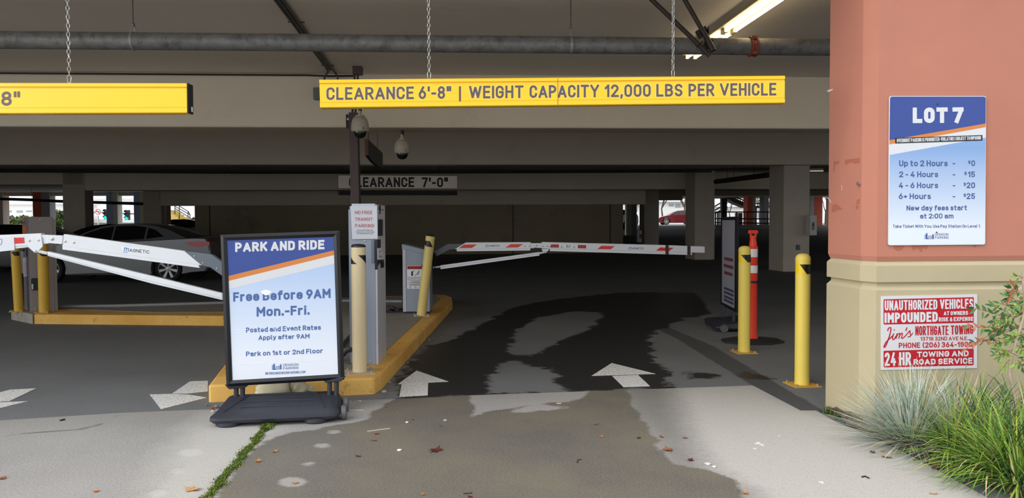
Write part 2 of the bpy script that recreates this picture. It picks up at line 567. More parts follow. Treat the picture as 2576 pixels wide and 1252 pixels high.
def grid_mesh(name, xs, ys_of, zf, mat, attrs):
    """structured ground mesh: columns xs, rows ys_of(x); attrs: name -> function(points) -> values"""
    rows = [ys_of(x) for x in xs]
    ny = len(rows[0])
    P = np.array([(x, y) for x, r in zip(xs, rows) for y in r])
    Z = zf(P)
    lo = Vector((float(P[:, 0].mean()), float(P[:, 1].mean()), float(Z.min())))
    fs = [(i * ny + j, (i + 1) * ny + j, (i + 1) * ny + j + 1, i * ny + j + 1) for i in range(len(xs) - 1) for j in range(ny - 1)]
    me = bpy.data.meshes.new(name)
    me.from_pydata([(float(p[0]) - lo.x, float(p[1]) - lo.y, float(z) - lo.z) for p, z in zip(P, Z)], [], fs)
    for an, fn in attrs.items():
        a = me.attributes.new(an, 'FLOAT', 'POINT')
        a.data.foreach_set('value', np.asarray(fn(P), dtype=np.float32))
    me.materials.append(mat)
    o = bpy.data.objects.new(name, me)
    o.location = lo
    COL.objects.link(o)
    ROOT[o.name] = lo
    return o

# --- asphalt
WET1 = gp([(1004, 1001), (1000, 965), (1040, 905), (1075, 870), (1120, 862), (1240, 800), (1290, 772), (1400, 752), (1560, 735), (1750, 735), (1790, 790), (1720, 800), (1660, 830), (1630, 850), (1640, 890), (1680, 940), (1690, 975), (1480, 984), (1178, 995)])
DRY1 = gp([(1214, 991), (1237, 961), (1234, 939), (1247, 919), (1289, 908), (1332, 916), (1338, 922), (1390, 929), (1403, 945), (1397, 961), (1430, 984)])
DRY2 = gp([(1275, 890), (1300, 830), (1350, 800), (1440, 782), (1515, 785), (1500, 815), (1440, 845), (1380, 870), (1330, 895)])
SEAM = gp([(1640, 822), (1680, 822), (1790, 868), (1990, 985), (2085, 1040), (2060, 1046), (2014, 1034), (1894, 970), (1800, 912), (1700, 850)])
PUD1 = gp([(1715, 943), (1735, 937), (1780, 937), (1806, 944), (1790, 951), (1735, 952)])
PUD2 = gp([(1855, 942), (1880, 937), (1930, 944), (1935, 952), (1890, 952)])
GRIT = gp([(930, 1006), (1000, 1003), (1005, 975), (1040, 905), (1060, 870), (1145, 770), (1200, 770), (1130, 840), (1060, 900)])
GRIT2 = gp([(0, 815), (30, 806), (90, 820), (200, 826), (120, 832), (30, 830)])

t = NT('asphalt')
P_ = t.pos()
nz = t.noise(3.5, 6, 0.7)
fine = t.noise(110, 4, 0.85)
mid = t.noise(0.9, 5, 0.65)
edge = t.math('MULTIPLY', t.math('SUBTRACT', nz, 0.5), 0.55)
wet = t.ramp(t.math('ADD', t.attr('wet'), edge), 0.03, -0.03)
dryc = t.mix(t.ramp(mid, 0.3, 0.7), lin((84, 86, 88)), lin((103, 105, 107)))
dryc = t.mix(t.ramp(fine, 0.35, 0.75), dryc, lin((156, 158, 160)), 'MIX')
dryc2 = t.mix(0.8, t.mix(t.ramp(mid, 0.3, 0.7), lin((84, 86, 88)), lin((103, 105, 107))), dryc)
grit = t.math('MULTIPLY', t.ramp(t.math('ADD', t.attr('grit'), edge), 0.1, -0.1), t.ramp(t.noise(14, 5, 0.75), 0.42, 0.7))
c1 = t.mix(t.math('MULTIPLY', grit, 0.75), dryc2, lin((150, 146, 140)))
wetc = t.mix(t.ramp(fine, 0.4, 0.75), lin((29, 29, 29)), lin((60, 60, 60)))
c2 = t.mix(wet, c1, wetc)
seam = t.ramp(t.math('ADD', t.attr('seam'), t.math('MULTIPLY', edge, 0.15)), 0.01, -0.01)
c3 = t.mix(t.math('MULTIPLY', seam, 0.6), c2, lin((40, 39, 40)))
t.link(c3, t.b.inputs['Base Color'])
t.link(t.math('SUBTRACT', 0.88, t.math('MULTIPLY', wet, 0.42)), t.b.inputs['Roughness'])
t.b.inputs['Specular IOR Level'].default_value = 0.35
t.bump(fine, 0.35, 0.004)
m_asph = t.m

def floor_z(P):
    return np.where(P[:, 1] > 32, np.minimum((P[:, 1] - 32) * 0.04, 1.13), 0.0)
def wetfn(P):
    d = sdf(P, WET1)
    for q in (DRY1, DRY2):
        d = np.maximum(d, -sdf(P, q))
    for q in (PUD1, PUD2):
        d = np.minimum(d, sdf(P, q))
    return np.clip(d, -1, 1)
xs = sorted(set([round(v, 3) for v in np.concatenate([np.arange(-60, -6, 2.0), np.arange(-6, 3.6, 0.06), np.arange(3.6, 60, 2.0)])]))
ys = [round(v, 3) for v in np.concatenate([np.arange(-8, 3.2, 1.0), np.arange(3.2, 12.5, 0.06), np.arange(12.5, 20, 0.4), np.arange(20, 62, 1.5), [61, 90, 140]])]
ys = sorted(set(ys))
floor = grid_mesh('floor', xs, lambda x: ys, floor_z, m_asph, {
    'wet': wetfn, 'seam': lambda P: np.clip(sdf(P, SEAM), -1, 1),
    'grit': lambda P: np.clip(np.minimum(sdf(P, GRIT), sdf(P, GRIT2)), -1, 1)})
tag(floor, kind='structure')

# --- concrete apron in front of the asphalt
EDGE = [Pz(x, y, AP_Z) for x, y in ((0, 1057), (301, 1038), (523, 1029), (700, 1017), (888, 1006), (1005, 1003), (1178, 994), (1481, 983.5), (1894, 969), (2014, 1032), (2054, 1032), (2101, 1060), (2158, 1082), (2300, 1150), (2480, 1252))]
EDGE = [Vector((-9, 4.35, 0))] + EDGE
ex, ey = [p.x for p in EDGE], [p.y for p in EDGE]
ex[-1] = ex[-2] + 0.02
APX = np.concatenate([np.arange(-9, -4, 0.25), np.arange(-4, 1.98, 0.045), np.arange(1.98, ex[-1], 0.008), [ex[-1]]])
WETA = gp([(640, 1130), (690, 1098), (725, 1087), (784, 1080), (869, 1068), (940, 1051), (932, 1042), (934, 1036), (947, 1027), (986, 1009), (1000, 1001), (1178, 992), (1185, 1016), (1198, 1030), (1190, 1047), (1222, 1036), (1295, 1025), (1380, 1013), (1430, 1010), (1462, 1003), (1478, 983), (1580, 975), (1590, 1020), (1620, 1060), (1645, 1090), (1660, 1130), (1690, 1165), (1760, 1180), (1830, 1200), (1872, 1240), (1905, 1330), (400, 1480), (500, 1290)], AP_Z)
DRYC = gp([(1256, 1040), (1300, 1028), (1340, 1017), (1390, 1021), (1436, 1020), (1436, 1025), (1395, 1030), (1310, 1038)], AP_Z)
SPOTS = [gp([(x + rx * math.cos(a), y + ry * math.sin(a)) for a in np.linspace(0, 6.28, 11)[:-1]], AP_Z) for x, y, rx, ry in
         ((840, 1086, 18, 5), (812, 1120, 22, 7), (775, 1167, 20, 6), (735, 1212, 40, 14), (445, 1186, 26, 9), (480, 1138, 34, 11), (395, 1240, 24, 11), (420, 1218, 10, 4))]
PALE = gp([(520, 1060), (545, 1040), (640, 1060), (690, 1075), (640, 1120), (560, 1200), (500, 1290), (380, 1300), (430, 1150), (480, 1080)], AP_Z)
RPALE = gp([(1690, 974), (1900, 968), (2014, 1032), (2100, 1060), (2300, 1150), (2480, 1252), (2300, 1600), (1940, 1330), (1880, 1230), (1790, 1180), (1760, 1120), (1730, 1060)], AP_Z)
DAMP = gp([(1570, 975), (1690, 974), (1722, 1060), (1745, 1120), (1775, 1180), (1880, 1235), (1960, 1340), (1872, 1300), (1690, 1175), (1640, 1095), (1585, 1025)], AP_Z)
CRACK = gp([(0, 1095), (80, 1087), (205, 1077), (265, 1062), (300, 1041), (303, 1041), (270, 1064), (208, 1080), (80, 1090), (0, 1098)], AP_Z)
t = NT('apron_concrete')
nz = t.noise(4.0, 6, 0.7)
fine = t.noise(85, 4, 0.85)
fleck = t.ramp(t.noise(38, 4, 0.8, t.scaled((1, 1.6, 1))), 0.66, 0.74)
streak = t.noise(5, 5, 0.7, t.scaled((3.0, 14.0, 1)))
mid = t.noise(1.1, 5, 0.6)
edge = t.math('MULTIPLY', t.math('SUBTRACT', nz, 0.5), 0.22)
wet = t.ramp(t.math('ADD', t.attr('wet'), edge), 0.015, -0.015)
base = t.mix(t.ramp(mid, 0.3, 0.7), lin((142, 140, 138)), lin((160, 158, 155)))
pale = t.ramp(t.math('ADD', t.attr('pale'), t.math('MULTIPLY', edge, 1.5)), 0.18, -0.10)
base = t.mix(pale, base, lin((186, 183, 177)))
base = t.mix(t.math('MULTIPLY', t.ramp(streak, 0.56, 0.72), 0.45), base, lin((120, 116, 108)))
base = t.mix(t.math('MULTIPLY', t.ramp(fine, 0.42, 0.7), 0.55), base, lin((196, 194, 190)))
base = t.mix(t.math('MULTIPLY', t.ramp(fine, 0.46, 0.36), 0.5), base, lin((112, 110, 104)))
base = t.mix(t.math('MULTIPLY', fleck, 0.45), base, lin((84, 80, 74)))
damp = t.math('MULTIPLY', t.ramp(t.math('ADD', t.attr('damp'), t.math('MULTIPLY', t.math('SUBTRACT', streak, 0.5), 0.5)), 0.14, -0.12), 0.62)
base = t.mix(damp, base, lin((112, 108, 100)))
wetc = t.mix(t.ramp(mid, 0.35, 0.65), lin((92, 90, 87)), lin((116, 109, 95)))
wetc = t.mix(t.math('MULTIPLY', t.ramp(fine, 0.45, 0.7), 0.75), wetc, lin((150, 144, 130)))
wetc = t.mix(t.math('MULTIPLY', t.ramp(t.noise(2.2, 4, 0.6), 0.6, 0.75), 0.25), wetc, lin((84, 86, 60)))
c = t.mix(wet, base, wetc)
spot = t.ramp(t.math('ADD', t.attr('spot'), t.math('MULTIPLY', edge, 0.35)), 0.01, -0.015)
c = t.mix(t.math('MULTIPLY', spot, 0.42), c, lin((205, 204, 200)))
c = t.mix(t.math('MULTIPLY', t.ramp(t.attr('crack'), 0.004, -0.004), 0.7), c, lin((98, 92, 86)))
t.link(c, t.b.inputs['Base Color'])
t.link(t.math('SUBTRACT', 0.85, t.math('MULTIPLY', wet, 0.28)), t.b.inputs['Roughness'])
t.b.inputs['Specular IOR Level'].default_value = 0.4
t.bump(fine, 0.3, 0.003)
m_apron = t.m
rowt = np.concatenate([np.linspace(0, 0.62, 14), np.linspace(0.64, 1.0, 70)])
apron = grid_mesh('apron_floor', list(APX), lambda x: list(-3.0 + (np.interp(x, ex, ey) + 3.0) * rowt), lambda P: np.full(len(P), AP_Z), m_apron, {
    'wet': lambda P: np.clip(np.maximum(sdf(P, WETA), -sdf(P, DRYC)), -1, 1),
    'pale': lambda P: np.clip(np.minimum(sdf(P, PALE), sdf(P, RPALE)), -1, 1),
    'spot': lambda P: np.clip(np.min([sdf(P, q) for q in SPOTS], axis=0), -1, 1),
    'damp': lambda P: np.clip(sdf(P, DAMP), -1, 1),
    'crack': lambda P: np.clip(sdf(P, CRACK), -1, 1)})
tag(apron, kind='structure')

# --- ceiling slabs and beams of the garage (all run along the facade)
b = MB(); b.gbox(-32, 30, 4.6, 11.2, CEIL, CEIL + 0.35)
struct('ceiling', b, m_ceil)
b = MB(); b.gbox(-32, 30, 11.5, 20.5, 3.95, 4.2)
struct('ceiling', b, m_ceil)
b = MB(); b.gbox(-36, 30, 20.4, 47.5, 3.27, 3.55)
struct('ceiling', b, m_ceil)
b = MB(); b.gbox(4, 30, 47.5, 62, 3.3, 3.5)  # slab added past the outer columns to darken the ground below
struct('ceiling', b, m_ceil)
def beam(t0, t1, ypx, ztop, s0=-32, s1=30):
    z = PY(1288, ypx, t0).z
    b = MB(); b.gbox(s0, s1, t0, t1, z, ztop)
    return struct('ceiling_beam', b, m_beam, bevel=0.03)
beam(11.0, 11.6, 320.5, 3.9)
beam(20.3, 20.9, 413.5, 4.1)
beam(29.0, 29.6, 476.5, 3.5, Gs(216, 29), 30)
b = MB(); b.gbox(-36, Gs(216, 29), 29.0, 29.6, PY(100, 467, 29).z, 3.5)
struct('ceiling_beam', b, m_beam)
beam(33.0, 33.5, 514.5, 3.5, Gs(400, 33), Gs(1625, 33))
b = MB(); b.gbox(-40, 0, 46.2, 46.8, PY(150, 494, 46.2).z, 3.5)
struct('ceiling_beam', b, m_beam)
b = MB(); b.gbox(0, 14.6, 46.2, 46.8, PY(1690, 502, 46.2).z, 3.5)
struct('ceiling_beam', b, m_beam)
b = MB(); b.gbox(14.6, 30, 46.2, 46.8, PY(1860, 490, 46.2).z, 3.5)
struct('ceiling_beam', b, m_beam)
# upper storeys over the opening, above the picture
b = MB(); b.gbox(-32, 22, 4.6, 4.9, CEIL + 0.35, 7.0)
struct('wall_front', b, M('facade_stucco', (196, 140, 118), 0.85, var=0.04))
# unseen side walls added to keep daylight out, then the back wall
for nm, s0 in (('light_block_wall_left', -36.3), ('light_block_wall_right', 30.0)):
    b = MB(); b.gbox(s0, s0 + 0.3, 4.6, 47, 0, 4.2)
    struct(nm, b, m_wall)
z = 4.0
b = MB(); b.gbox(Gs(493, 33.2), Gs(1566, 33.2), 33.1, 33.4, 0.0, 3.3)
struct('wall_back', b, m_wall)
for px_ in (528, 1534, 1290):                       # pour joints of the wall
    b = MB(); s_ = Gs(px_, 33.1); b.gbox(s_, s_ + 0.03, 33.08, 33.1, 0.05, 2.2)
    struct('trim_1', b, M('dark_joint', (40, 36, 30), 0.9))
for a0, a1 in ((524, 1240), (1242, 1560)):          # rear closure between the outer columns
    b = MB(); b.gbox(Gs(a0, 46.5), Gs(a1, 46.5), 46.4, 46.6, 0.4, 3.3)
    struct('wall_back', b, m_wall)

# --- columns of the garage
def column(x0, x1, t0, dep, z0=0.0, z1=3.6, mat=None):
    b = MB(); b.gbox(Gs(x0, t0), Gs(x1, t0), t0, t0 + dep, z0, z1)
    return struct('garage_column', b, mat or m_col, bevel=0.02)
column(1971, 2037, 20.6, 0.95, 0, 4.1)
column(1748, 1798, 27.6, 1.1)
column(1621, 1658, 35.0, 0.9)
column(160, 216, 29.0, 0.7)
column(362, 407, 33.0, 1.0)
column(407, 419, 33.4, 0.6)
column(2200, 2290, 29.0, 0.9)
m_red = M('red_stucco', (214, 104, 78), 0.85, var=0.05)
m_grey = M('grey_stucco', (176, 172, 174), 0.85, var=0.05)
m_blue = M('blue_grey_paint', (188, 206, 236), 0.7, var=0.04)
m_tan0 = M('pale_tan_stucco', (238, 228, 206), 0.8, var=0.04)
for x0, x1, mm in ((-30, 9, m_col), (84, 105.5, m_red), (105.5, 127, m_grey), (269, 285.5, m_blue), (285.5, 297, m_tan0), (338, 352, m_blue), (352, 363, m_tan0)):
    column(x0, x1, 46.0, 0.7, 0.4, 3.5, mm)
for x0, x1, mm in ((1579, 1589, m_tan0), (1589, 1602, m_grey)):
    column(x0, x1, 46.0, 0.7, 0.4, 3.5, mm)
for x0, x1, mm in ((1880, 1893, m_red), (1893, 1901, m_grey), (1921, 1934, m_grey), (2037, 2048, m_grey), (2048, 2069, m_red), (2090, 2140, m_col)):
    column(x0, x1, 57.0, 0.8, 0.9, 3.5, mm)

# --- the facade pillar at the right: stucco shaft over a tan plinth with a reveal joint
A0, A1, A2 = Vector((2.272, 5.56)), Vector((2.312, 5.12)), Vector((2.366, 5.0))
FD = Vector((1, TA)).normalized()
A3 = A2 + FD * 1.7
A4 = A3 + Vector((-0.02, 0.75))
PLAN = [A0, A1, A2, A3, A4]
def inset(pts, d):
    n, out = len(pts), []
    for i in range(n):
        p0, p1, p2 = pts[i - 1], pts[i], pts[(i + 1) % n]
        e1, e2 = (p1 - p0).normalized(), (p2 - p1).normalized()
        n1, n2 = Vector((-e1.y, e1.x)), Vector((-e2.y, e2.x))
        k = (n1 + n2) / max(1e-6, 1 + n1.dot(n2))
        out.append(p1 + k * d)
    return out
def pillar(levels):
    b = MB()
    b.loft([[Vector((q.x, q.y, z)) for q in inset(PLAN, d)] for z, d in levels])
    return b
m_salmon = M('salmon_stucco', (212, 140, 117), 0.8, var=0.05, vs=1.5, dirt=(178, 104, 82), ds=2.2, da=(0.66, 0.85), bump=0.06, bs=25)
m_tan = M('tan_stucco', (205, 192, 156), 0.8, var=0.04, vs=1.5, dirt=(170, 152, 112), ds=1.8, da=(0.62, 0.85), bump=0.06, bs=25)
def zf(y):
    return PY(2205, y, 5.0).z
zs, zb0, zb1, zg0, zg1, zp = zf(657), zf(659), zf(668.5), zf(711), zf(719), zf(730)
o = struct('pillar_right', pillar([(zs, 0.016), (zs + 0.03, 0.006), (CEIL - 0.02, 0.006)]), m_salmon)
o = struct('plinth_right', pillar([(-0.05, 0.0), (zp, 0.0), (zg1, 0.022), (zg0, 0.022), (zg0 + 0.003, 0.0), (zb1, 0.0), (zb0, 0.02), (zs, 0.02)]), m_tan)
# scuffs, anchor stubs and paint drips on the shaft
PF = Plane((A2.x, A2.y, 1), (FD.y, -FD.x, 0))
PFs = Plane(PF.o - PF.n * 0.006, PF.n)
_sd = (A1 - A0).normalized()
PS = Plane((A1.x, A1.y, 1), (-_sd.y, _sd.x, 0))
PSs = Plane(PS.o - PS.n * 0.006, PS.n)
b = MB()
for q in ([(2247, 617), (2275, 617), (2270, 628), (2258, 631), (2249, 626)], [(2286, 617), (2336, 617), (2330, 628), (2322, 622), (2318, 634), (2308, 624), (2296, 630), (2294, 620)], [(2446, 616), (2458, 616), (2454, 622), (2448, 621)]):
    poly(b, PFs, q, 0.0015)
for q in ([(2097, 405), (2112, 405), (2110, 412), (2101, 414), (2100, 432), (2096, 432)], [(2125, 402), (2162, 397), (2163, 410), (2150, 411), (2140, 408), (2126, 415)], [(2094, 515), (2106, 513), (2120, 527), (2108, 528), (2092, 535)], [(2155, 502), (2163, 500), (2162, 512), (2154, 514)], [(2153, 516), (2161, 518), (2157, 527), (2152, 525)]):
    poly(b, PSs, q, 0.0015)
struct('trim_2', b, M('old_salmon_paint', (172, 100, 80), 0.8))
b = MB()
poly(b, PSs, [(2080, 230), (2084, 226), (2097, 223), (2092, 228), (2085, 231)], 0.002)
ribbon(b, PSs, [(2079, 496), (2084, 499), (2088, 504), (2090, 509)], 1.6)
ribbon(b, PSs, [(2116, 465), (2118, 470), (2117, 478)], 1.0)
struct('trim_3', b, M('white_scuff', (215, 215, 218), 0.7))
b = MB()
p = PSs.px(2164, 462); b.tube([p - PSs.n * 0.01, p + PSs.n * 0.02], 0.012, 8)
struct('trim_4', b, M('anchor_steel', (170, 165, 160), 0.4, 0.8))

# --- planting bed beside the pillar: soil surface
t = NT('bark_soil')
c = t.mix(t.ramp(t.noise(25, 5, 0.7), 0.35, 0.65), lin((58, 48, 38)), lin((96, 82, 66)))
t.link(c, t.b.inputs['Base Color'])
t.b.inputs['Roughness'].default_value = 0.95
t.bump(t.noise(40, 4), 0.6, 0.02)
m_soil = t.m
bx = list(np.arange(2.24, 5.2, 0.06))
def bed_lo(x):
    return float(np.interp(x, ex[-6:], ey[-6:])) if x < ex[-1] else max(-3.0, ey[-2] - (x - ex[-2]) * 3.5)
bed = grid_mesh('planting_bed_floor', bx, lambda x: list(np.linspace(bed_lo(x) - 0.03, 5.4, 40)), lambda P: np.array([0.004 + min(0.07, 0.18 * max(0, 0.0 + p[1] - bed_lo(p[0]))) + 0.012 * math.sin(p[0] * 31 + p[1] * 17) * min(1, 8 * max(0, p[1] - bed_lo(p[0]))) for p in P]), m_soil, {})
tag(bed, kind='structure')

# --- the kerbed island between the lanes
m_ky = None
t = NT('worn_yellow_kerb_paint')
f1 = t.ramp(t.noise(6, 6, 0.75), 0.58, 0.70)
f2 = t.ramp(t.noise(2.0, 5, 0.6), 0.35, 0.7)
c = t.mix(f2, lin((240, 192, 104)), lin((224, 168, 74)))
c = t.mix(t.math('MULTIPLY', f1, 0.8), c, lin((110, 84, 50)))
c = t.mix(t.math('MULTIPLY', t.ramp(t.noise(40, 4, 0.7), 0.62, 0.72), 0.6), c, lin((70, 56, 40)))
t.link(c, t.b.inputs['Base Color'])
t.b.inputs['Roughness'].default_value = 0.75
t.bump(t.noise(30, 5, 0.7), 0.35, 0.01)
m_ky = t.m
m_conc = M('island_concrete', (150, 146, 138), 0.85, var=0.08, vs=4, dirt=(105, 100, 92), ds=5, da=(0.55, 0.8), bump=0.2, bs=120)
KO = [(524, 968), (700, 960), (941, 949), (960, 938), (996, 900), (1046, 850), (1080, 815), (1138, 756), (1137, 747), (1122, 741.5), (1095, 740.5), (870, 748), (560, 760), (150, 767), (84, 790), (560, 794), (655, 791), (566, 915)]
KP = [Pz(x, y, KZ) for x, y in KO]
kb = MB()
kb.prism([Vector((p.x, p.y, -0.05)) for p in KP], (0, 0, KZ + 0.05))
struct('island_curb', kb, m_ky, bevel=0.018)
KI = [(600, 950), (740, 948), (885, 943), (905, 934), (972, 881), (1057, 802), (1105, 752), (1095, 743), (870, 750), (560, 762), (190, 769), (170, 778), (400, 786), (700, 784), (735, 800), (655, 890)]
kc = MB()
kc.prism([Vector((p.x, p.y, KZ - 0.03)) for p in [Pz(x, y, KZ) for x, y in KI]], (0, 0, 0.035))
struct('island_floor', kc, m_conc)
kw = MB()
kw.prism([Vector((p.x, p.y, -0.05)) for p in [Pz(x, y, KZ) for x, y in ((28, 780), (82, 790.5), (150, 766.5), (60, 766))]], (0, 0, KZ + 0.052))
struct('island_curb', kw, M('bare_kerb_concrete', (168, 163, 152), 0.85, var=0.1, vs=7, dirt=(100, 94, 84), ds=5, da=(0.5, 0.8)), bevel=0.015)

# --- worn white arrows on the asphalt
t = NT('worn_white_paint')
f = t.ramp(t.noise(55, 6, 0.85), 0.53, 0.60)
f = t.math('MAXIMUM', f, t.ramp(t.noise(6, 4, 0.6), 0.6, 0.8))
t.link(t.mix(t.math('MULTIPLY', f, 0.8), lin((238, 238, 236)), lin((70, 70, 70))), t.b.inputs['Base Color'])
t.b.inputs['Roughness'].default_value = 0.7
m_mark = t.m
def marking(*polys):
    b = MB()
    for q in polys:
        b.prism([Pz(x, y, 0.001) for x, y in q], (0, 0, 0.002))
    return struct('floor_marking', b, m_mark)
marking([(-20, 992), (25, 980), (91, 976.5), (25, 1008), (-20, 1011)], [(-20, 1013), (70, 1009), (0, 1026), (-20, 1031)])
marking([(376.7, 992), (434, 990.5), (478, 993), (520, 1000), (405, 1029)], [(434, 989), (478, 959), (523, 957.6), (523, 984), (470, 989.5)])
marking([(1048, 932), (1128, 959.5), (1001, 966)], [(1010.5, 965.5), (1077, 962.5), (1076, 994), (1004.6, 998)])
marking([(1538.6, 913), (1648.7, 940), (1488.5, 945)], [(1540, 945.5), (1605, 943), (1635, 971), (1568.6, 973.5)])
# ================================================================== OVERHEAD: SIGNS, CHAINS, PIPES, LAMP
m_yel = M('yellow_enamel', (255, 200, 12), 0.28, var=0.02, vs=3, coat=0.4)
m_yel_letter = M('sign_brown_letter', (92, 78, 82), 0.35)
m_outline = M('pale_yellow_outline', (252, 226, 130), 0.4)
m_black = M('black_plastic', (26, 26, 30), 0.5)
m_white = M('white_sign_paint', (236, 238, 242), 0.5)
m_galv = M('galvanised_steel', (190, 190, 188), 0.35, 0.75)

def sign_bar(name, label, TLc, TRc, BRc, BLc, Y, dY, thick, group):
    """hollow yellow bar: profile with lip grooves extruded between its two ends (corner columns/rows in the photograph)"""
    x0, x1 = TLc[0], TRc[0]
    pa, pb = PY(TLc[0], TLc[1], Y), PY(TRc[0], TRc[1], Y + dY)
    qa, qb = PY(BLc[0], BLc[1], Y), PY(BRc[0], BRc[1], Y + dY)
    back = Vector(((pb - pa).y, -(pb - pa).x, 0)).normalized() * -1
    if back.y < 0:
        back = -back
    prof = [(0.006, 0.0), (0.0, 0.03), (0.0, 0.12), (0.010, 0.135), (0.010, 0.165), (0.004, 0.18), (0.004, 0.80), (0.007, 0.81), (0.007, 0.825), (0.0, 0.84), (0.0, 0.975), (0.006, 1.0), (thick - 0.004, 1.0), (thick, 0.97), (thick, 0.03), (thick - 0.004, 0.0)]
    t_ = thing(name, label, 'sign', (pa + qb) / 2, group)
    b = MB()
    ra = [pa.lerp(qa, v) + back * d for d, v in prof]
    rb = [pb.lerp(qb, v) + back * d for d, v in prof]
    b.loft([ra, rb])
    b.build('housing', m_yel, t_)
    pl = Plane(pa.lerp(qa, 0.5) + back * 0.004, (pb - pa).cross(qa - pa))
    return t_, pl, (pa, pb, qa, qb, back)

GS = 'yellow clearance bars hung over the lanes'
sA, plA, gA = sign_bar('clearance_sign', "long yellow clearance sign reading weight capacity 12,000 lbs, hung over the right lane", (803, 200), (1975, 190), (1974.5, 259), (805, 271), 5.03, 0.10, 0.075, GS)
b, bo = MB(), MB()
def lerp_row(x, l, r):
    return l + (r - l) * (x - 821) / (1953 - 821)
for w, x0, x1 in (('CLEARANCE', 821, 1041), ('6\'-8"', 1053, 1135), ('WEIGHT', 1180, 1317), ('CAPACITY', 1332, 1507), ('12,000', 1521, 1637), ('LBS', 1651, 1717), ('PER', 1732, 1797), ('VEHICLE', 1811, 1953)):
    args = (lerp_row(x0, 219.5, 208), lerp_row(x0, 251.5, 240), lerp_row(x1, 219.5, 208), lerp_row(x1, 251.5, 240))
    b, bo = MB(), MB()
    text(bo, plA, w, x0, x1, *args, bold=0.026, e=0.0004, grow=1.0)
    bo.build('letter_outline', m_outline, sA)
    text(b, plA, w, x0, x1, *args, bold=0.026, e=0.0022)
    b.build('lettering', m_yel_letter, sA)
b = MB(); poly(b, plA, [(1154.5, 217), (1159.5, 217), (1159.5, 254.5), (1154.5, 254.5)], 0.0022)
b.build('divider_bar', m_yel_letter, sA)
b = MB(); poly(b, plA, [(1402.6, 197), (1403.8, 197), (1403.8, 263), (1402.6, 263)], 0.006)
b.build('seam', M('seam_dark_yellow', (120, 92, 20), 0.6), sA)  # dark joint line between the two lengths of the bar

sB, plB, gB = sign_bar('clearance_sign', 'yellow clearance bar with black end cap, cut off at the left lane', (-260, 207.5), (470, 209), (471, 284), (-260, 286.5), 4.72, 0.03, 0.075, GS)
b = MB()
text(b, plB, '8"', 3, 50, 230, 266, 229.5, 265.5, bold=0.03, e=0.0022)
b.build('lettering', m_yel_letter, sB)
pa, pb, qa, qb, back = gB
ax = (pb - pa).normalized()
b = MB()
b.hexa([qb - back * 0.002, qb + ax * 0.006, qb + ax * 0.006 + back * 0.08, qb + back * 0.08, pb - back * 0.002, pb + ax * 0.006, pb + ax * 0.006 + back * 0.08, pb + back * 0.08])
o = b.build('end_cap', m_black, sB)
b = MB()
c0 = qb + ax * 0.0075 + back * 0.045 + Vector((0, 0, 0.015))
b.quad(c0, c0 + back * 0.022, c0 + back * 0.022 + Vector((0, 0, 0.03)), c0 + Vector((0, 0, 0.03)))
tag(b.build('sticker', m_white, sB), 'small white sticker')

def chain(x, ytop_px, ybot_px, Y, label):
    p = PY(x, ybot_px, Y)
    b = MB()
    zt, k = CEIL, 0
    zz = p.z - 0.004
    ang = random.uniform(0.2, 0.6)
    # quick link at the sign, then welded links up to the ceiling
    first = True
    while zz < zt:
        L, wd, r = (0.052, 0.011, 0.0028) if first else (0.034, 0.0085, 0.0024)
        a = ang + (math.pi / 2) * k + random.uniform(-0.12, 0.12)
        d = Vector((math.cos(a), math.sin(a), 0))
        pts = []
        for j in range(12):
            th = 2 * math.pi * j / 12
            q = Vector((p.x, p.y, zz + L / 2)) + d * (wd * math.cos(th)) + Vector((0, 0, 1)) * (math.copysign(max(0, L / 2 - wd - r), math.sin(th)) + wd * math.sin(th))
            pts.append(q)
        b.tube(pts, r, 6, closed=True)
        zz += L - 3.2 * r
        k += 1
        first = False
    o = b.build('chain', m_galv, None, smooth=60)
    tag(o, label, 'chain', 'chains holding the yellow signs')
    return o
chain(174.5, 0, 208, 4.76, 'thin steel chain holding up the yellow sign at far left')
chain(1079.5, 0, 198, 5.09, 'thin steel chain above the word weight on the long yellow sign')
chain(1693, 0, 193, 5.15, 'thin steel chain above the letters LBS on the long yellow sign')

# --- main drain pipe along the facade
m_pipe = M('weathered_galvanised_pipe', (122, 122, 120), 0.5, 0.35, var=0.25, vs=9, dirt=(78, 76, 72), ds=12, da=(0.5, 0.75), bump=0.15, bs=50)
ZP = PY(1288, 109.5, 7.2).z
RP = 0.078
t_ = thing('drain_pipe', 'thick grey galvanised pipe running under the whole ceiling', 'pipe', G(-1, 7.2, ZP))
b = MB(); b.tube([G(-8, 7.2, ZP), G(-1, 7.2, ZP), G(4.2, 7.2, ZP), G(6, 7.2, ZP)], RP, 28)
b.build('pipe_run', m_pipe, t_, smooth=50)
m_cpl = M('red_oxide_coupling', (128, 62, 44), 0.65, var=0.2, vs=20)
sc = Gs(1880, 7.3)
b = MB()
axd = (G(1, 0) - G(0, 0)).normalized()
cc = G(sc, 7.2, ZP)
b.lathe([(RP + 0.001, -0.036), (RP + 0.016, -0.034), (RP + 0.018, -0.02), (RP + 0.010, -0.012), (RP + 0.010, 0.012), (RP + 0.018, 0.02), (RP + 0.016, 0.034), (RP + 0.001, 0.036)], cc, axd, 28)
for sg in (-1, 1):
    v = Vector((0, -0.75, 0.25 * sg + 0.3)).normalized()
    p0 = cc + Vector((0, -0.6, 0.8 * sg)).normalized() * (RP + 0.012)
    b.box(-0.022, 0.022, -0.03, 0.012, -0.014, 0.014, Matrix.Translation(p0))
o = b.build('coupling', m_cpl, t_, smooth=40)
tag(o, 'red oxide pipe coupling')
b = MB(); b.tube([cc + Vector((0.0, -RP - 0.02, 0.02)), cc + Vector((0.0, -RP - 0.032, 0.018))], 0.009, 8)
b.build('bolt', m_galv, o)
m_rod = M('dull_hanger_steel', (96, 94, 90), 0.5, 0.5)
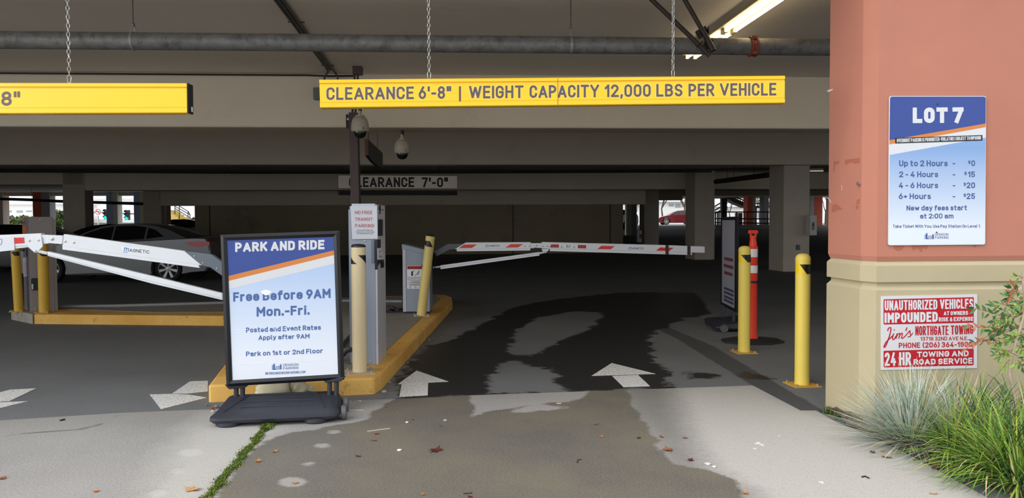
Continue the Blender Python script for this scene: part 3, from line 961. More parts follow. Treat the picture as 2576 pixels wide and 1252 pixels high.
for px_, lab in ((346, 'strap hanger on the big pipe above the left yellow sign'), (1437, 'slim strap hanger on the big pipe above the middle of the long sign')):
    c0 = G(Gs(px_, 7.2), 7.2, ZP)
    h = thing('pipe_hanger', lab, 'pipe hanger', c0, 'hangers of the big pipe')
    b = MB()
    b.lathe([(RP + 0.001, -0.011), (RP + 0.005, -0.011), (RP + 0.005, 0.011), (RP + 0.001, 0.011)], c0, axd, 28)
    for sg in (-1, 1):
        b.hexa([c0 + Vector((-0.011, sg * 0.035 - 0.003, RP - 0.01)), c0 + Vector((0.011, sg * 0.035 - 0.003, RP - 0.01)), c0 + Vector((0.011, sg * 0.035 + 0.003, RP - 0.01)), c0 + Vector((-0.011, sg * 0.035 + 0.003, RP - 0.01)),
                c0 + Vector((-0.011, sg * 0.012 - 0.003, RP + 0.075)), c0 + Vector((0.011, sg * 0.012 - 0.003, RP + 0.075)), c0 + Vector((0.011, sg * 0.012 + 0.003, RP + 0.075)), c0 + Vector((-0.011, sg * 0.012 + 0.003, RP + 0.075))])
    b.build('strap', M('strap_steel', (150, 150, 146), 0.45, 0.5), h)
    b = MB(); b.tube([c0 + Vector((0, 0, RP + 0.05)), Vector((c0.x, c0.y, CEIL))], 0.006, 8)
    b.lathe([(0.014, 0), (0.014, 0.02)], c0 + Vector((0, 0, RP + 0.065)), n=6)
    b.build('rod', m_rod, h)

# --- seismic brace of the pipe
m_br = M('dark_brown_steel_pipe', (58, 48, 42), 0.55, 0.2, var=0.15, vs=15)
t_ = thing('pipe_brace', 'dark brown crossed brace pipes clamped to the big pipe', 'brace', PY(1780, 110, 7.06))
b = MB(); b.tube([PY(1786, 141, 7.02), PY(1740, 95, 7.02), PY(1594, -44, 6.92)], 0.021, 12); b.build('brace_pipe', m_br, t_, smooth=50)
b = MB(); b.tube([PY(1792, 121, 7.04), PY(1768, 78, 7.04), PY(1700, -40, 6.98)], 0.021, 12); b.build('brace_pipe', m_br, t_, smooth=50)
b = MB()
b.tube([PY(1794, 128, 7.03), PY(1776, 92, 7.06)], 0.028, 12)
b.box(-0.05, 0.045, -0.02, 0.03, -0.025, 0.05, Matrix.Translation(PY(1769, 84, 7.08)) @ Matrix.Rotation(-0.5, 4, 'Y'))
b.hexa([PY(1776, 78, 7.06), PY(1784, 82, 7.06), PY(1784, 82, 7.09), PY(1776, 78, 7.09), PY(1781, 66, 7.06), PY(1783, 66, 7.06), PY(1783, 66, 7.09), PY(1781, 66, 7.09)])
b.box(-0.03, 0.03, -0.015, 0.05, -0.05, 0.05, Matrix.Translation(PY(1780, 110, 7.1)) @ Matrix.Rotation(0.5, 4, 'Y'))
b.build('clamp', m_br, t_, smooth=40)
b = MB(); b.tube([PY(1752, 118, 6.97), PY(1768, 104, 7.02)], 0.007, 6); b.tube([PY(1759, 92, 7.0), PY(1763, 80, 7.06)], 0.006, 6)
b.build('bolt', m_br, t_)

# --- fluorescent strip fixture
m_tube = M('lit_fluorescent_tube', (255, 232, 190), 0.4, emit=9.0)
m_fix = M('fixture_enamel', (200, 186, 150), 0.45, var=0.05)
pa, pb = Pz(1966, -14, 3.40), Pz(1735, 145, 3.40)
t_ = thing('ceiling_light', 'long twin tube fluorescent strip lit on the ceiling by the salmon pillar', 'light', (pa + pb) / 2)
d = (pb - pa); d.z = 0; L = d.length; d.normalize()
w_ = Vector((d.y, -d.x, 0)) if d.y * 1 > 0 else Vector((-d.y, d.x, 0))
Mx = Matrix(((d.x, w_.x, 0, pa.x), (d.y, w_.y, 0, pa.y), (0, 0, 1, 3.40), (0, 0, 0, 1)))
b = MB()
b.prism([Mx @ Vector((0, y, z)) for y, z in ((-0.11, 0.02), (-0.045, 0.012), (-0.03, 0.03), (0.03, 0.03), (0.045, 0.012), (0.11, 0.02), (0.06, 0.074), (-0.06, 0.074))], d * L)
b.build('housing', m_fix, t_)
for k, (a0, a1) in enumerate(((0.05, L / 2 - 0.06), (L / 2 + 0.02, L - 0.05))):
    for yy in (-0.05, 0.05):
        b = MB(); b.tube([Mx @ Vector((a0, yy, -0.012)), Mx @ Vector((a1, yy, -0.012))], 0.0165, 12)
        b.build('tube', m_tube, t_, smooth=60)
        for a_ in (a0, a1):
            b = MB(); b.box(a_ - 0.018, a_ + 0.018, yy - 0.02, yy + 0.02, -0.03, 0.03, Mx)
            b.build('lamp_holder', m_fix, t_)

# --- conduits
m_cond = M('grey_conduit', (92, 92, 86), 0.5, 0.4)
t_ = thing('conduit_bundle', 'bundle of grey conduits crossing the ceiling towards the post', 'conduit', Pz(770, 95, 3.44))
e0, e1 = Pz(696, -8, 3.45), Pz(831, 176, 3.45)
dv = (e1 - e0).normalized(); sv = Vector((dv.y, -dv.x, 0)).normalized()
for k, off in enumerate((-0.036, 0.0, 0.036)):
    b = MB()
    pth = [e0 + sv * off, e1 + sv * off]
    if k == 0:
        pth += [e1 - dv * 0.1 + sv * (off - 0.02) + dv * 0.25, PY(817, 192, 10.78), PY(815, 205, 10.81), PY(815, 232, 10.81)]
    if k == 2:
        pth += [PY(848, 189, 10.78), PY(851, 205, 10.81), PY(851, 245, 10.81)]
    b.tube(pth, 0.0145, 8)
    b.build('conduit', m_cond, t_, smooth=60)
for f_ in (0.28, 0.62, 0.93):
    p0 = e0.lerp(e1, f_)
    b = MB(); b.tube([p0 - sv * 0.085 + Vector((0, 0, 0.014)), p0 + sv * 0.085 + Vector((0, 0, 0.014))], 0.008, 6)
    b.build('strut', m_cond, t_)
b = MB(); b.tube([G(-9, 10.96, 3.45), G(Gs(560, 10.96), 10.96, 3.447), G(Gs(780, 10.96), 10.96, 3.447), G(Gs(830, 10.9), 10.95, 3.435), G(Gs(893, 10.9), 10.95, 3.44)], 0.013, 8)
tag(b.build('conduit', M('dark_conduit', (58, 54, 48), 0.6, 0.3), None, smooth=60), 'thin dark conduit along the top of the first beam, left half', 'conduit')
b = MB(); p = PY(798, 236, 10.77); b.box(p.x - 0.045, p.x + 0.30, p.y - 0.05, p.y + 0.06, p.z - 0.082, p.z + 0.082)
o = b.build('junction_box', M('grey_box_enamel', (112, 112, 104), 0.5), None, bevel=0.006)
tag(o, 'grey junction box on the beam peeking past the left end of the long sign', 'junction box')

# --- dark brown camera post with its conduits and reader bracket
m_post = M('dark_brown_post', (74, 56, 54), 0.5, var=0.1, vs=5)
pb0 = PY(895, 500, 10.4)
t_ = thing('camera_post', 'dark brown square post rising behind the grey ticket machine', 'post', (pb0.x, 10.4, KZ))
zt = PY(890, 284, 10.4).z
xb, xt = PY(895, 515, 10.4).x, PY(890, 290, 10.4).x
b = MB()
h = 0.058
b.hexa([(xb + 0.02 - h, 10.34, KZ), (xb + 0.02 + h, 10.34, KZ), (xb + 0.02 + h, 10.46, KZ), (xb + 0.02 - h, 10.46, KZ), (xt - h, 10.34, zt), (xt + h, 10.34, zt), (xt + h, 10.46, zt), (xt - h, 10.46, zt)])
b.build('post', m_post, t_, bevel=0.006)
for px_, px2 in ((886, 893), (893.5, 901)):
    b = MB(); b.tube([PY(px_, 290, 10.4), PY(px2, 178, 10.42)], 0.015, 8); b.build('conduit', m_post, t_, smooth=60)
b = MB(); p = PY(900, 180, 10.42); b.box(p.x - 0.06, p.x + 0.06, p.y - 0.06, p.y + 0.06, p.z - 0.045, CEIL)
b.build('top_plate', m_post, t_, bevel=0.006)
b = MB(); p = PY(877, 305, 10.36); b.box(p.x - 0.035, p.x + 0.03, p.y - 0.012, p.y + 0.012, p.z - 0.092, p.z + 0.092)
o = b.build('bracket', m_black, t_, bevel=0.004)
b = MB(); b.lathe([(0.012, 0), (0.016, 0.004), (0.008, 0.006)], p + Vector((-0.004, -0.012, 0.03)), (0, -1, 0), 12)
b.build('knob', m_galv, o)

# --- dome cameras
m_cam = M('camera_housing', (178, 170, 152), 0.5, var=0.06, vs=12, dirt=(128, 118, 100), ds=20, da=(0.55, 0.8))
m_dome = M('smoked_dome', (14, 14, 18), 0.06, spec=0.8)
def dome_camera(x, ytop, ybot, Y, label, mount):
    pt, pbm = PY(x, ytop, Y), PY(x, ybot, Y)
    H = pt.z - pbm.z
    t_ = thing('dome_camera', label, 'security camera', pbm, 'dome cameras at the entrance')
    k = H / 0.70
    c = pbm
    b = MB(); b.lathe([(r * k, z * k) for r, z in ((0.155, 0.17), (0.20, 0.165), (0.222, 0.19), (0.226, 0.27), (0.222, 0.272), (0.216, 0.36), (0.195, 0.45), (0.16, 0.52), (0.125, 0.545), (0.11, 0.548))], c, n=28)
    b.build('housing', m_cam, t_, smooth=40)
    b = MB(); b.lathe([(r * k, z * k) for r, z in ((0.0, 0.0), (0.06, 0.008), (0.11, 0.04), (0.145, 0.09), (0.157, 0.14), (0.158, 0.175))], c, n=28)
    b.build('dome', m_dome, t_, smooth=80)
    b = MB(); b.lathe([(r * k, z * k) for r, z in ((0.115, 0.546), (0.118, 0.575), (0.05, 0.582), (0.045, 0.62), (0.045, 0.70))], c, n=20)
    b.build('neck', m_cam, t_, smooth=40)
    b = MB(); b.box(-0.004, 0.004, -0.004, 0.004, -0.03 * k, 0.03 * k, Matrix.Translation(c + Vector((0.12 * k, -0.188 * k, 0.235 * k))))
    b.build('latch', m_black, t_)
    b = MB(); mount(b, pt); b.build('mount', m_black, t_, smooth=50)
dome_camera(906, 278, 348, 10.02, 'pale dome camera beside the brown post, just under the long yellow sign',
            lambda b, p: (b.tube([p - Vector((0, 0, 0.01)), p + Vector((0, 0, 0.13)), p + Vector((-0.03, 0.1, 0.17)), Vector((PY(900, 262, 10.4).x, 10.39, p.z + 0.17))], 0.022, 10)))
dome_camera(1012, 338, 401, 11.25, 'pale dome camera hanging alone under the first beam, right of the post',
            lambda b, p: (b.tube([p - Vector((0, 0, 0.01)), Vector((p.x, p.y, PY(1288, 320.5, 11.0).z + 0.0))], 0.023, 10)))

# --- dark hanging direction panel seen edge on, behind the post
q0, q1 = PY(926.5, 370, 11.7), PY(963, 404, 14.0)
t_ = thing('hanging_sign', 'dark edge-on hanging panel with a red-brown end, beside the camera post', 'sign', q0)
zt, zb_ = PY(926, 350, 11.7).z, PY(926, 391, 11.7).z
dv = (q1 - q0); dv.z = 0; dn = Vector((-dv.y, dv.x, 0)).normalized() * 0.05
prof = [(0.0, zb_), (0.0, zt), (1.0, zt), (1.0, zb_ - 0.02), (0.72, zb_ - 0.05), (0.35, zb_ - 0.045), (0.12, zb_ - 0.02)]
base0 = Vector((q0.x, q0.y, 0))
b = MB(); b.prism([base0 + dv * u + Vector((0, 0, z)) for u, z in prof], dn)
b.build('panel', M('dark_sign_face', (34, 31, 28), 0.4), t_)
b = MB(); e_ = -dv.normalized() * 0.006
b.prism([base0 + dv * -0.002 + Vector((0, 0, zb_)), base0 + dv * -0.002 + Vector((0, 0, zt)), base0 + dv * -0.002 + dn + Vector((0, 0, zt)), base0 + dv * -0.002 + dn + Vector((0, 0, zb_))], e_)
tag(b.build('end_panel', M('red_brown_panel', (96, 44, 30), 0.5), t_), 'red-brown end panel')
for u in (0.12, 0.72):
    p = base0 + dv * u + dn * 0.5
    b = MB(); b.tube([p + Vector((0, 0, zt - 0.01)), p + Vector((0, 0, 3.95))], 0.005, 6); b.build('rod', m_rod, t_)

# --- CLEARANCE 7'-0" board deeper inside, with the rubber bar below it
YB = 21.3
pl = Plane(PY(1000, 457, YB), (0.0, -1, 0))
t_ = thing('clearance_board', "white board reading clearance 7'-0\" hung deep inside the garage", 'sign', pl.px(1000, 474))
b = MB(); slab(b, pl, [(850, 440), (1151, 441.5), (1151, 474.5), (850, 474)], 0.03); b.build('board', M('aged_white_board', (255, 242, 224), 0.6, var=0.05, vs=3), t_)
b = MB(); bb = [(850, 440), (1151, 441.5), (1151, 474.5), (850, 474)]
for i in range(4):
    a_, c_ = bb[i], bb[(i + 1) % 4]
    ribbon(b, pl, [a_, c_], 2.0, 0.002)
b.build('edge_trim', M('board_edge', (150, 128, 92), 0.6), t_)
b = MB(); text(b, pl, 'CLEARANCE', 878, 1042, 445.5, 470.5, 445.5, 470.5, bold=0.035); b.build('lettering', m_black, t_)
b = MB(); text(b, pl, "7'-0\"", 1061, 1127, 446, 471, 446, 471, bold=0.035); b.build('lettering', m_black, t_)
for x in (865.5, 1120.5):
    b = MB()
    b.tube([pl.px(x, 441, -0.02), Vector((pl.px(x, 441, -0.02).x, pl.px(x, 441, -0.02).y, 3.95))], 0.005, 6)
    b.build('hanger_wire', m_rod, t_)
    b = MB(); b.tube([pl.px(x, 473, -0.02), pl.px(x, 481, -0.02)], 0.006, 6); b.build('link_rod', m_rod, t_)
b = MB(); slab(b, pl, [(851, 479.5), (1150, 480), (1150, 491), (851, 490.5)], 0.06)
o = b.build('bumper_bar', M('dark_rubber_bar', (30, 28, 26), 0.7), t_, bevel=0.01)

# --- sprinkler lines
m_spr = M('dark_sprinkler_pipe', (44, 40, 36), 0.6, 0.2)
def sprinkler(name, path, r, label, drops=()):
    t_ = thing(name, label, 'pipe', path[0])
    b = MB(); b.tube(path, r, 8); b.build('pipe_run', m_spr, t_, smooth=60)
    for p, zc in drops:
        b = MB(); b.tube([p, Vector((p.x, p.y, zc))], 0.008, 6); b.build('hanger_rod', m_spr, t_)
        b = MB(); b.lathe([(0.03, -0.02), (0.045, 0.0), (0.03, 0.03)], p, n=8); b.build('hanger_ring', m_spr, t_)
y1 = 22.0
sprinkler('sprinkler_pipe', [PY(-60, 426, y1), PY(640, 431, y1), PY(1150, 429.5, y1), PY(1500, 429.5, y1), PY(1935, 425, y1)], 0.028, 'upper dark sprinkler pipe running under the second beam',
          [(PY(x, yy, y1), 3.95) for x, yy in ((290, 429), (577, 431), (1102, 430), (1138, 430), (1402, 430), (1914, 425))])
sprinkler('sprinkler_pipe', [PY(-60, 431, y1 + .4), PY(640, 435.5, y1 + .4), PY(1300, 434, y1 + .4), PY(1790, 431.5, y1 + .4)], 0.022, 'lower dark sprinkler pipe just below the upper one',
          [(PY(x, yy, y1 + .4), 3.95) for x, yy in ((860, 435), (1660, 432.5))])
sprinkler('sprinkler_pipe', [PY(-40, 498, 40), PY(0, 500, 40), PY(80, 502.5, 40), PY(150, 506, 40), PY(360, 512.5, 40)], 0.075, 'dark pipe crossing in front of the bright openings at left',
          [(PY(x, yy, 40), 3.3) for x, yy in ((80, 502.5), (278, 509))])
p0, p1 = PY(1800, 457, 26), PY(1932, 440, 23)
sprinkler('duct_pipe', [p0, p1], 0.08, 'slanting dark pipe between the two right columns', [(p0.lerp(p1, .25), 3.27), (p0.lerp(p1, .75), 3.27)])
for x0, x1, y_, Y, lab in ((1829, 1864, 455, 25.5, 'short pale strip light hanging between the two right columns'), (2038, 2070, 431.5, 24, 'short pale strip light beside the salmon pillar, right of the near column')):
    a_, c_ = PY(x0, y_, Y), PY(x1, y_ - 0.5, Y)
    t_ = thing('strip_light', lab, 'light', a_)
    b = MB(); b.box(a_.x, c_.x, Y - 0.05, Y + 0.05, a_.z, a_.z + 0.04); b.build('diffuser', M('dim_diffuser', (255, 244, 224), 0.5, emit=0.25), t_)
    b = MB(); b.box(a_.x, c_.x, Y - 0.05, Y + 0.05, a_.z + 0.04, a_.z + 0.10); b.build('housing', m_fix, t_)
    b = MB(); b.tube([((a_.x + c_.x) / 2, Y, a_.z + 0.1), ((a_.x + c_.x) / 2, Y, 3.3)], 0.008, 6); b.build('rod', m_rod, t_)
# ================================================================== SIGNS ON THE PILLAR AND THE FREE-STANDING SIGNS
m_blue_p = M('print_blue', (58, 82, 160), 0.45)
m_orange_p = M('print_orange', (226, 140, 72), 0.45)
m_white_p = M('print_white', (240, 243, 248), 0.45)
m_text_b = M('print_text_blue', (74, 104, 162), 0.45)
m_text_n = M('print_text_navy', (66, 84, 142), 0.45)
def print_gradient(name, top, bottom, z0, z1):
    t = NT(name)
    sp = t.n('ShaderNodeSeparateXYZ')
    g = t.n('ShaderNodeNewGeometry')
    t.link(g.outputs['Position'], sp.inputs[0])
    t.link(t.mix(t.ramp(sp.outputs['Z'], z0, z1), lin(bottom), lin(top)), t.b.inputs['Base Color'])
    t.b.inputs['Roughness'].default_value = 0.45
    return t.m

def denison(b, b2, pl, x, y, w, h, tx0, tx1, dy=0.0, e=0.0025):
    """building pictogram and the two lines of lettering beside it"""
    def R(mb, u0, v0, u1, v1):
        f = lambda u, v: (x + u * w, y + v * h + dy * u)
        poly(mb, pl, [f(u0, v0), f(u1, v0), f(u1, v1), f(u0, v1)], e)
    R(b2, 0.0, 0.26, 0.12, 1.0)
    R(b, 0.14, 0.14, 0.30, 1.0); R(b, 0.20, 0.0, 0.25, 0.14)
    R(b, 0.14, 0.88, 0.40, 1.0)
    for v in (0.46, 0.62, 0.78, 0.94):
        R(b, 0.40, v, 0.74, v + 0.055)
    R(b, 0.40, 0.46, 0.44, 1.0); R(b, 0.70, 0.46, 0.74, 1.0)
    R(b, 0.80, 0.30, 0.96, 1.0); R(b2, 0.84, 0.14, 0.92, 0.28)
    text(b, pl, 'DENISON', tx0, tx1, y + h * 0.08, y + h * 0.46, y + h * 0.08 + dy, y + h * 0.46 + dy, bold=0.0, e=e)
    text(b, pl, 'PARKING', tx0, tx1, y + h * 0.56, y + h * 0.95, y + h * 0.56 + dy, y + h * 0.95 + dy, bold=0.0, e=e)

# --- LOT 7 rate board
PB = Plane(PF.o + PF.n * 0.006, PF.n)
t_ = thing('rate_board', 'blue and white LOT 7 parking rate board on the salmon pillar', 'sign', PB.px(2358, 615))
def rounded(pts, r, n=4):
    out = []
    for i in range(len(pts)):
        p0, p1, p2 = (np.array(pts[j % len(pts)], float) for j in (i - 1, i, i + 1))
        a = p1 + (p0 - p1) / np.linalg.norm(p0 - p1) * r
        c = p1 + (p2 - p1) / np.linalg.norm(p2 - p1) * r
        for k in range(n + 1):
            u = k / n
            out.append(tuple((1 - u) ** 2 * a + 2 * u * (1 - u) * p1 + u * u * c))
    return out
b = MB(); slab(b, PB, rounded([(2237.5, 241.5), (2481, 241.5), (2478.5, 615), (2234.5, 617)], 6), 0.006)
b.build('panel', m_white_p, t_)
z0, z1 = PB.px(2358, 580).z, PB.px(2358, 375).z
gm = print_gradient('rate_board_gradient', (132, 166, 214), (222, 230, 240), z0, z1)
b = MB(); poly(b, PB, [(2238.5, 389.5), (2479.5, 346), (2477.5, 613.5), (2236, 615.5)]); b.build('background', gm, t_)
b = MB(); poly(b, PB, [(2239, 246), (2243, 243), (2476, 243), (2480, 246), (2479.6, 310.5), (2237.6, 352.5)], 0.0012); b.build('header', m_blue_p, t_)
b = MB(); poly(b, PB, [(2237.6, 352.5), (2479.6, 310.5), (2479.4, 319.5), (2237.4, 363)], 0.0012); b.build('stripe', m_orange_p, t_)
b = MB(); poly(b, PB, [(2251.5, 347), (2471.5, 339.5), (2471.5, 353.5), (2252, 360.8)], 0.0022); o = b.build('strip_plate', m_black, t_)
b = MB(); text(b, PB, 'OVERNIGHT PARKING IS PROHIBITED-VIOLATORS SUBJECT TO IMPOUND', 2256, 2468, 348.8, 358.3, 341.6, 350.8, bold=0.02, e=0.003); b.build('lettering', m_white_p, o)
b = MB(); text(b, PB, 'LOT', 2296, 2384, 270.5, 309.5, 270, 309, bold=0.075, e=0.0022); text(b, PB, '7', 2396, 2424, 270, 309.5, 269.5, 309, bold=0.075, e=0.0022)
b.build('title_lettering', m_white_p, t_)
LINES = []
def tline(*a, **k):
    LINES.append((a, k))
def flush(name, mat, par):
    for a, k in LINES:
        b = MB(); text(b, *a, **k); b.build(name, mat, par)
    LINES.clear()
b, b2 = MB(), MB()
for s_, x0, x1, ty, by in (('Up to 2 Hours', 2262, 2384, 403, 418), ('2 - 4 Hours', 2262, 2360, 431, 445.5), ('4 - 6 Hours', 2261, 2360, 458.5, 473), ('6+ Hours', 2261, 2342, 486, 500.5)):
    tline(PB, s_, x0, x1, ty, by, bold=0.028)
for yy in (411.5, 439.5, 467, 494.5):
    bd = MB(); poly(bd, PB, [(2396.5, yy - 1.3), (2403, yy - 1.3), (2403, yy + 1.3), (2396.5, yy + 1.3)], 0.002); bd.build('dash', m_text_n, t_)
for s_, xd, x0, yy in (('0', 2435.5, 2443.5, 403), ('15', 2426, 2435, 431), ('20', 2424, 2431.5, 458.5), ('25', 2424, 2431.5, 486)):
    bd = MB(); text(bd, PB, '$', xd, xd + 6, yy + 0.5, yy + 9, bold=0.02)
    text(bd, PB, s_, x0, 2452.8, yy, yy + 14.5, bold=0.028); bd.build('price', m_text_n, t_)
tline(PB, 'New day fees start', 2280.5, 2432.5, 516.5, 529.5, 515.5, 528.5, bold=0.028)
tline(PB, 'at 2:00 am', 2314.5, 2398.5, 537, 549.5, 536.5, 549, bold=0.028)
tline(PB, 'Take Ticket With You. Use Pay Station On Level 1.', 2246, 2466.8, 565, 572.8, 564.5, 572.3, bold=0.015)
denison(b, b2, PB, 2326, 585, 24, 16, 2352, 2386)
b.build('logo', m_text_n, t_); flush('rate_lettering', m_text_n, t_)
b2.build('logo_accent', M('print_light_blue', (120, 160, 215), 0.45), t_)
b = MB()
for x, y in ((2358, 262), (2356, 584)):
    p = PB.px(x, y); b.lathe([(0.005, 0), (0.004, 0.004), (0.001, 0.005)], p, PB.n, 10)
b.build('screws', M('screw_red_brown', (70, 40, 44), 0.5), t_)

# --- towing notice
t_ = thing('towing_notice', 'red and white unauthorized vehicles impounded notice on the tan plinth', 'sign', PB.px(2338, 930))
b = MB(); slab(b, PB, [(2217, 745), (2458.5, 740), (2458, 925.5), (2217, 930.5)], 0.006); b.build('panel', M('notice_white', (238, 238, 244), 0.4), t_)
m_rd = M('notice_red', (196, 24, 44), 0.4)
b = MB()
poly(b, PB, rounded([(2222.7, 752.5), (2449.8, 747), (2449.6, 811.5), (2222.7, 816)], 3), 0.001)
poly(b, PB, rounded([(2222.7, 881.8), (2449.6, 876.3), (2449.4, 918.3), (2222.7, 924)], 3), 0.001)
b.build('red_band', m_rd, t_)
b = MB()
tline(PB, 'UNAUTHORIZED', 2225.5, 2358, 755.5, 780.6, 753, 777.8, bold=0.06)
tline(PB, 'VEHICLES', 2364.6, 2448, 753, 777.4, 750.6, 775, bold=0.06)
tline(PB, 'IMPOUNDED', 2225, 2359, 786.5, 812, 783.6, 808.9, bold=0.065)
tline(PB, 'AT OWNERS', 2374, 2435, 782.8, 792.8, 781.6, 791.6, bold=0.05)
tline(PB, 'RISK & EXPENSE', 2361.5, 2448, 797.8, 808.6, 796.2, 806.6, bold=0.05)
tline(PB, '24', 2225.5, 2254, 886.5, 920, 885.8, 919, bold=0.06)
tline(PB, 'HR', 2261.8, 2292, 885.6, 919, 885, 918.2, bold=0.06)
tline(PB, 'TOWING AND', 2307, 2436.5, 884.2, 898.2, 881, 895.5, bold=0.055)
tline(PB, 'ROAD SERVICE', 2298, 2446.5, 903.2, 917.2, 899.2, 914.2, bold=0.055)
flush('white_lettering', m_white_p, t_)
b = MB()
tline(PB, 'NORTHGATE', 2302.7, 2386, 819.8, 843.3, 818.4, 842, bold=0.02)
tline(PB, 'TOWING', 2392, 2448.5, 818.3, 841.6, 816.6, 839.6, bold=0.02)
tline(PB, '13718 32ND AVE N.E.', 2315.5, 2435.2, 847, 856.6, 845.8, 855.2, bold=0.02)
tline(PB, 'PHONE', 2261, 2314.5, 861.8, 875.2, 861, 874.3, bold=0.03)
tline(PB, '(206) 364-1500', 2321, 2446, 860.6, 874.2, 858.8, 871.8, bold=0.03)
flush('red_lettering', m_rd, t_)
b = MB()
zx = lambda pts: [(2180 + a * 0.2557, 640 + c * 0.2556) for a, c in pts]
for pts, w in (([(208, 752), (214, 728), (232, 718), (240, 730), (232, 775), (215, 830), (195, 885), (178, 912), (172, 905), (188, 868), (225, 828), (262, 795)], 3.0),
               ([(268, 775), (256, 812), (258, 834), (272, 832), (290, 800)], 2.8), ([(270, 745), (274, 736)], 3.2),
               ([(300, 776), (290, 828)], 2.8), ([(292, 812), (310, 782), (324, 776), (326, 790), (316, 828)], 2.6),
               ([(318, 812), (336, 780), (350, 773), (352, 788), (344, 818), (354, 824), (376, 806)], 2.6), ([(398, 716), (386, 752)], 2.8),
               ([(376, 806), (410, 768), (425, 748), (428, 770), (434, 792), (424, 808), (404, 808)], 2.6), ([(424, 808), (446, 786), (457, 768)], 2.0)):
    ribbon(b, PB, smooth_path(zx(pts), 5), w)
b.build('script_lettering', m_rd, t_)

# --- free-standing poster signs on ballast bases
m_frame = M('black_anodised_frame', (20, 22, 28), 0.35, 0.1)
m_base = M('dark_grey_plastic_base', (48, 50, 60), 0.55, var=0.12, vs=8, dirt=(80, 80, 84), ds=60, da=(0.66, 0.75), bump=0.15, bs=80)
def frame_bars(quad, n, width, depth):
    """four mitred snap-frame bars around a quad (TL, TR, BR, BL)"""
    out = []
    c = sum(quad, Vector()) / 4
    tl, tr, br, bl = quad
    U, V = (tr - tl).normalized(), (bl - tl).normalized()
    inn = [tl + (U + V) * width, tr + (V - U) * width, br - (U + V) * width, bl + (U - V) * width]
    for i in range(4):
        a, c_, d, e = quad[i], quad[(i + 1) % 4], inn[(i + 1) % 4], inn[i]
        b = MB()
        m0, m1 = a.lerp(e, 0.5), c_.lerp(d, 0.5)
        f = n * depth
        rings = []
        for o_, mid_, in_ in ((a, m0, e), (c_, m1, d)):
            rings.append([o_ - f * 0.5, o_ + f * 0.15, mid_ + f * 0.5, in_ + f * 0.1, in_ - f * 0.5])
        b.loft(rings)
        out.append(b)
    return out, inn
def sign_base(t_, c, yaw):
    Mx = Matrix.Translation(c) @ Matrix.Rotation(yaw, 4, 'Z')
    def ring(pts, z):
        return [Mx @ Vector((x, y, z)) for x, y in pts]
    def outline(fw, bw, yf, yb, r):
        return rounded([(-fw, yf), (fw * 0.93, yf), (bw, yb), (-bw, yb)], r, 5)
    b = MB()
    rings = [ring(outline(0.435, 0.40, -0.235, 0.225, 0.07), 0.028), ring(outline(0.45, 0.415, -0.25, 0.24, 0.075), 0.05), ring(outline(0.448, 0.415, -0.248, 0.238, 0.075), 0.066)]
    top = [(x, y, 0.08 + 0.05 * (y + 0.24) / 0.46) for x, y in outline(0.415, 0.385, -0.215, 0.205, 0.06)]
    rings.append([Mx @ Vector(p) for p in top])
    top2 = [(x, y, 0.084 + 0.05 * (y + 0.24) / 0.46) for x, y in outline(0.36, 0.34, -0.17, 0.17, 0.05)]
    rings.append([Mx @ Vector(p) for p in top2])
    b.loft(rings)
    o = b.build('ballast_base', m_base, t_, smooth=35)
    b = MB()
    for y0 in (-0.10, 0.01):
        pts = []
        for k in range(9):
            x = -0.26 + 0.06 * k
            pts.append(Mx @ Vector((x, y0 + 0.012 * math.sin(k * 0.4), 0.087 + 0.05 * (y0 + 0.24) / 0.46)))
        b.tube(pts, 0.004, 6)
    for a_, c_ in (((-0.36, -0.17), (-0.25, 0.16)), ((0.31, -0.17), (0.23, 0.16)), ((-0.25, 0.16), (0.23, 0.16))):
        b.tube([Mx @ Vector((x, y, 0.086 + 0.05 * (y + 0.24) / 0.46)) for x, y in (a_, c_)], 0.004, 6)
    b.build('raised_rib', m_base, o, smooth=60)
    for x, y in ((-0.33, -0.16), (0.25, -0.17), (-0.3, 0.16), (0.25, 0.16)):
        b = MB(); b.lathe([(0.075, 0.0), (0.085, 0.008), (0.085, 0.03), (0.07, 0.04)], Mx @ Vector((x, y, 0)), n=18)
        b.build('foot', m_base, t_, smooth=40)
    for y in (-0.15, 0.1):
        cw = Mx @ Vector((0.44, y, 0.05))
        axw = Mx.to_3x3() @ Vector((1, 0, 0))
        b = MB(); b.lathe([(0.01, -0.018), (0.044, -0.018), (0.05, -0.012), (0.05, 0.012), (0.044, 0.018), (0.036, 0.016), (0.034, 0.01), (0.01, 0.012)], cw, axw, 20)
        b.build('wheel', M('grey_wheel', (92, 92, 94), 0.5), t_, smooth=40)
    return Mx
def sign_posts(t_, pts):
    for p0, p1 in pts:
        b = MB()
        n = 14
        path, rad = [], []
        for k in range(n * 2 + 1):
            path.append(p0.lerp(p1, k / (2 * n))); rad.append(0.0185 if k % 2 else 0.0168)
        b.tube(path, rad, 12)
        b.build('spring_post', m_base, t_, smooth=70)

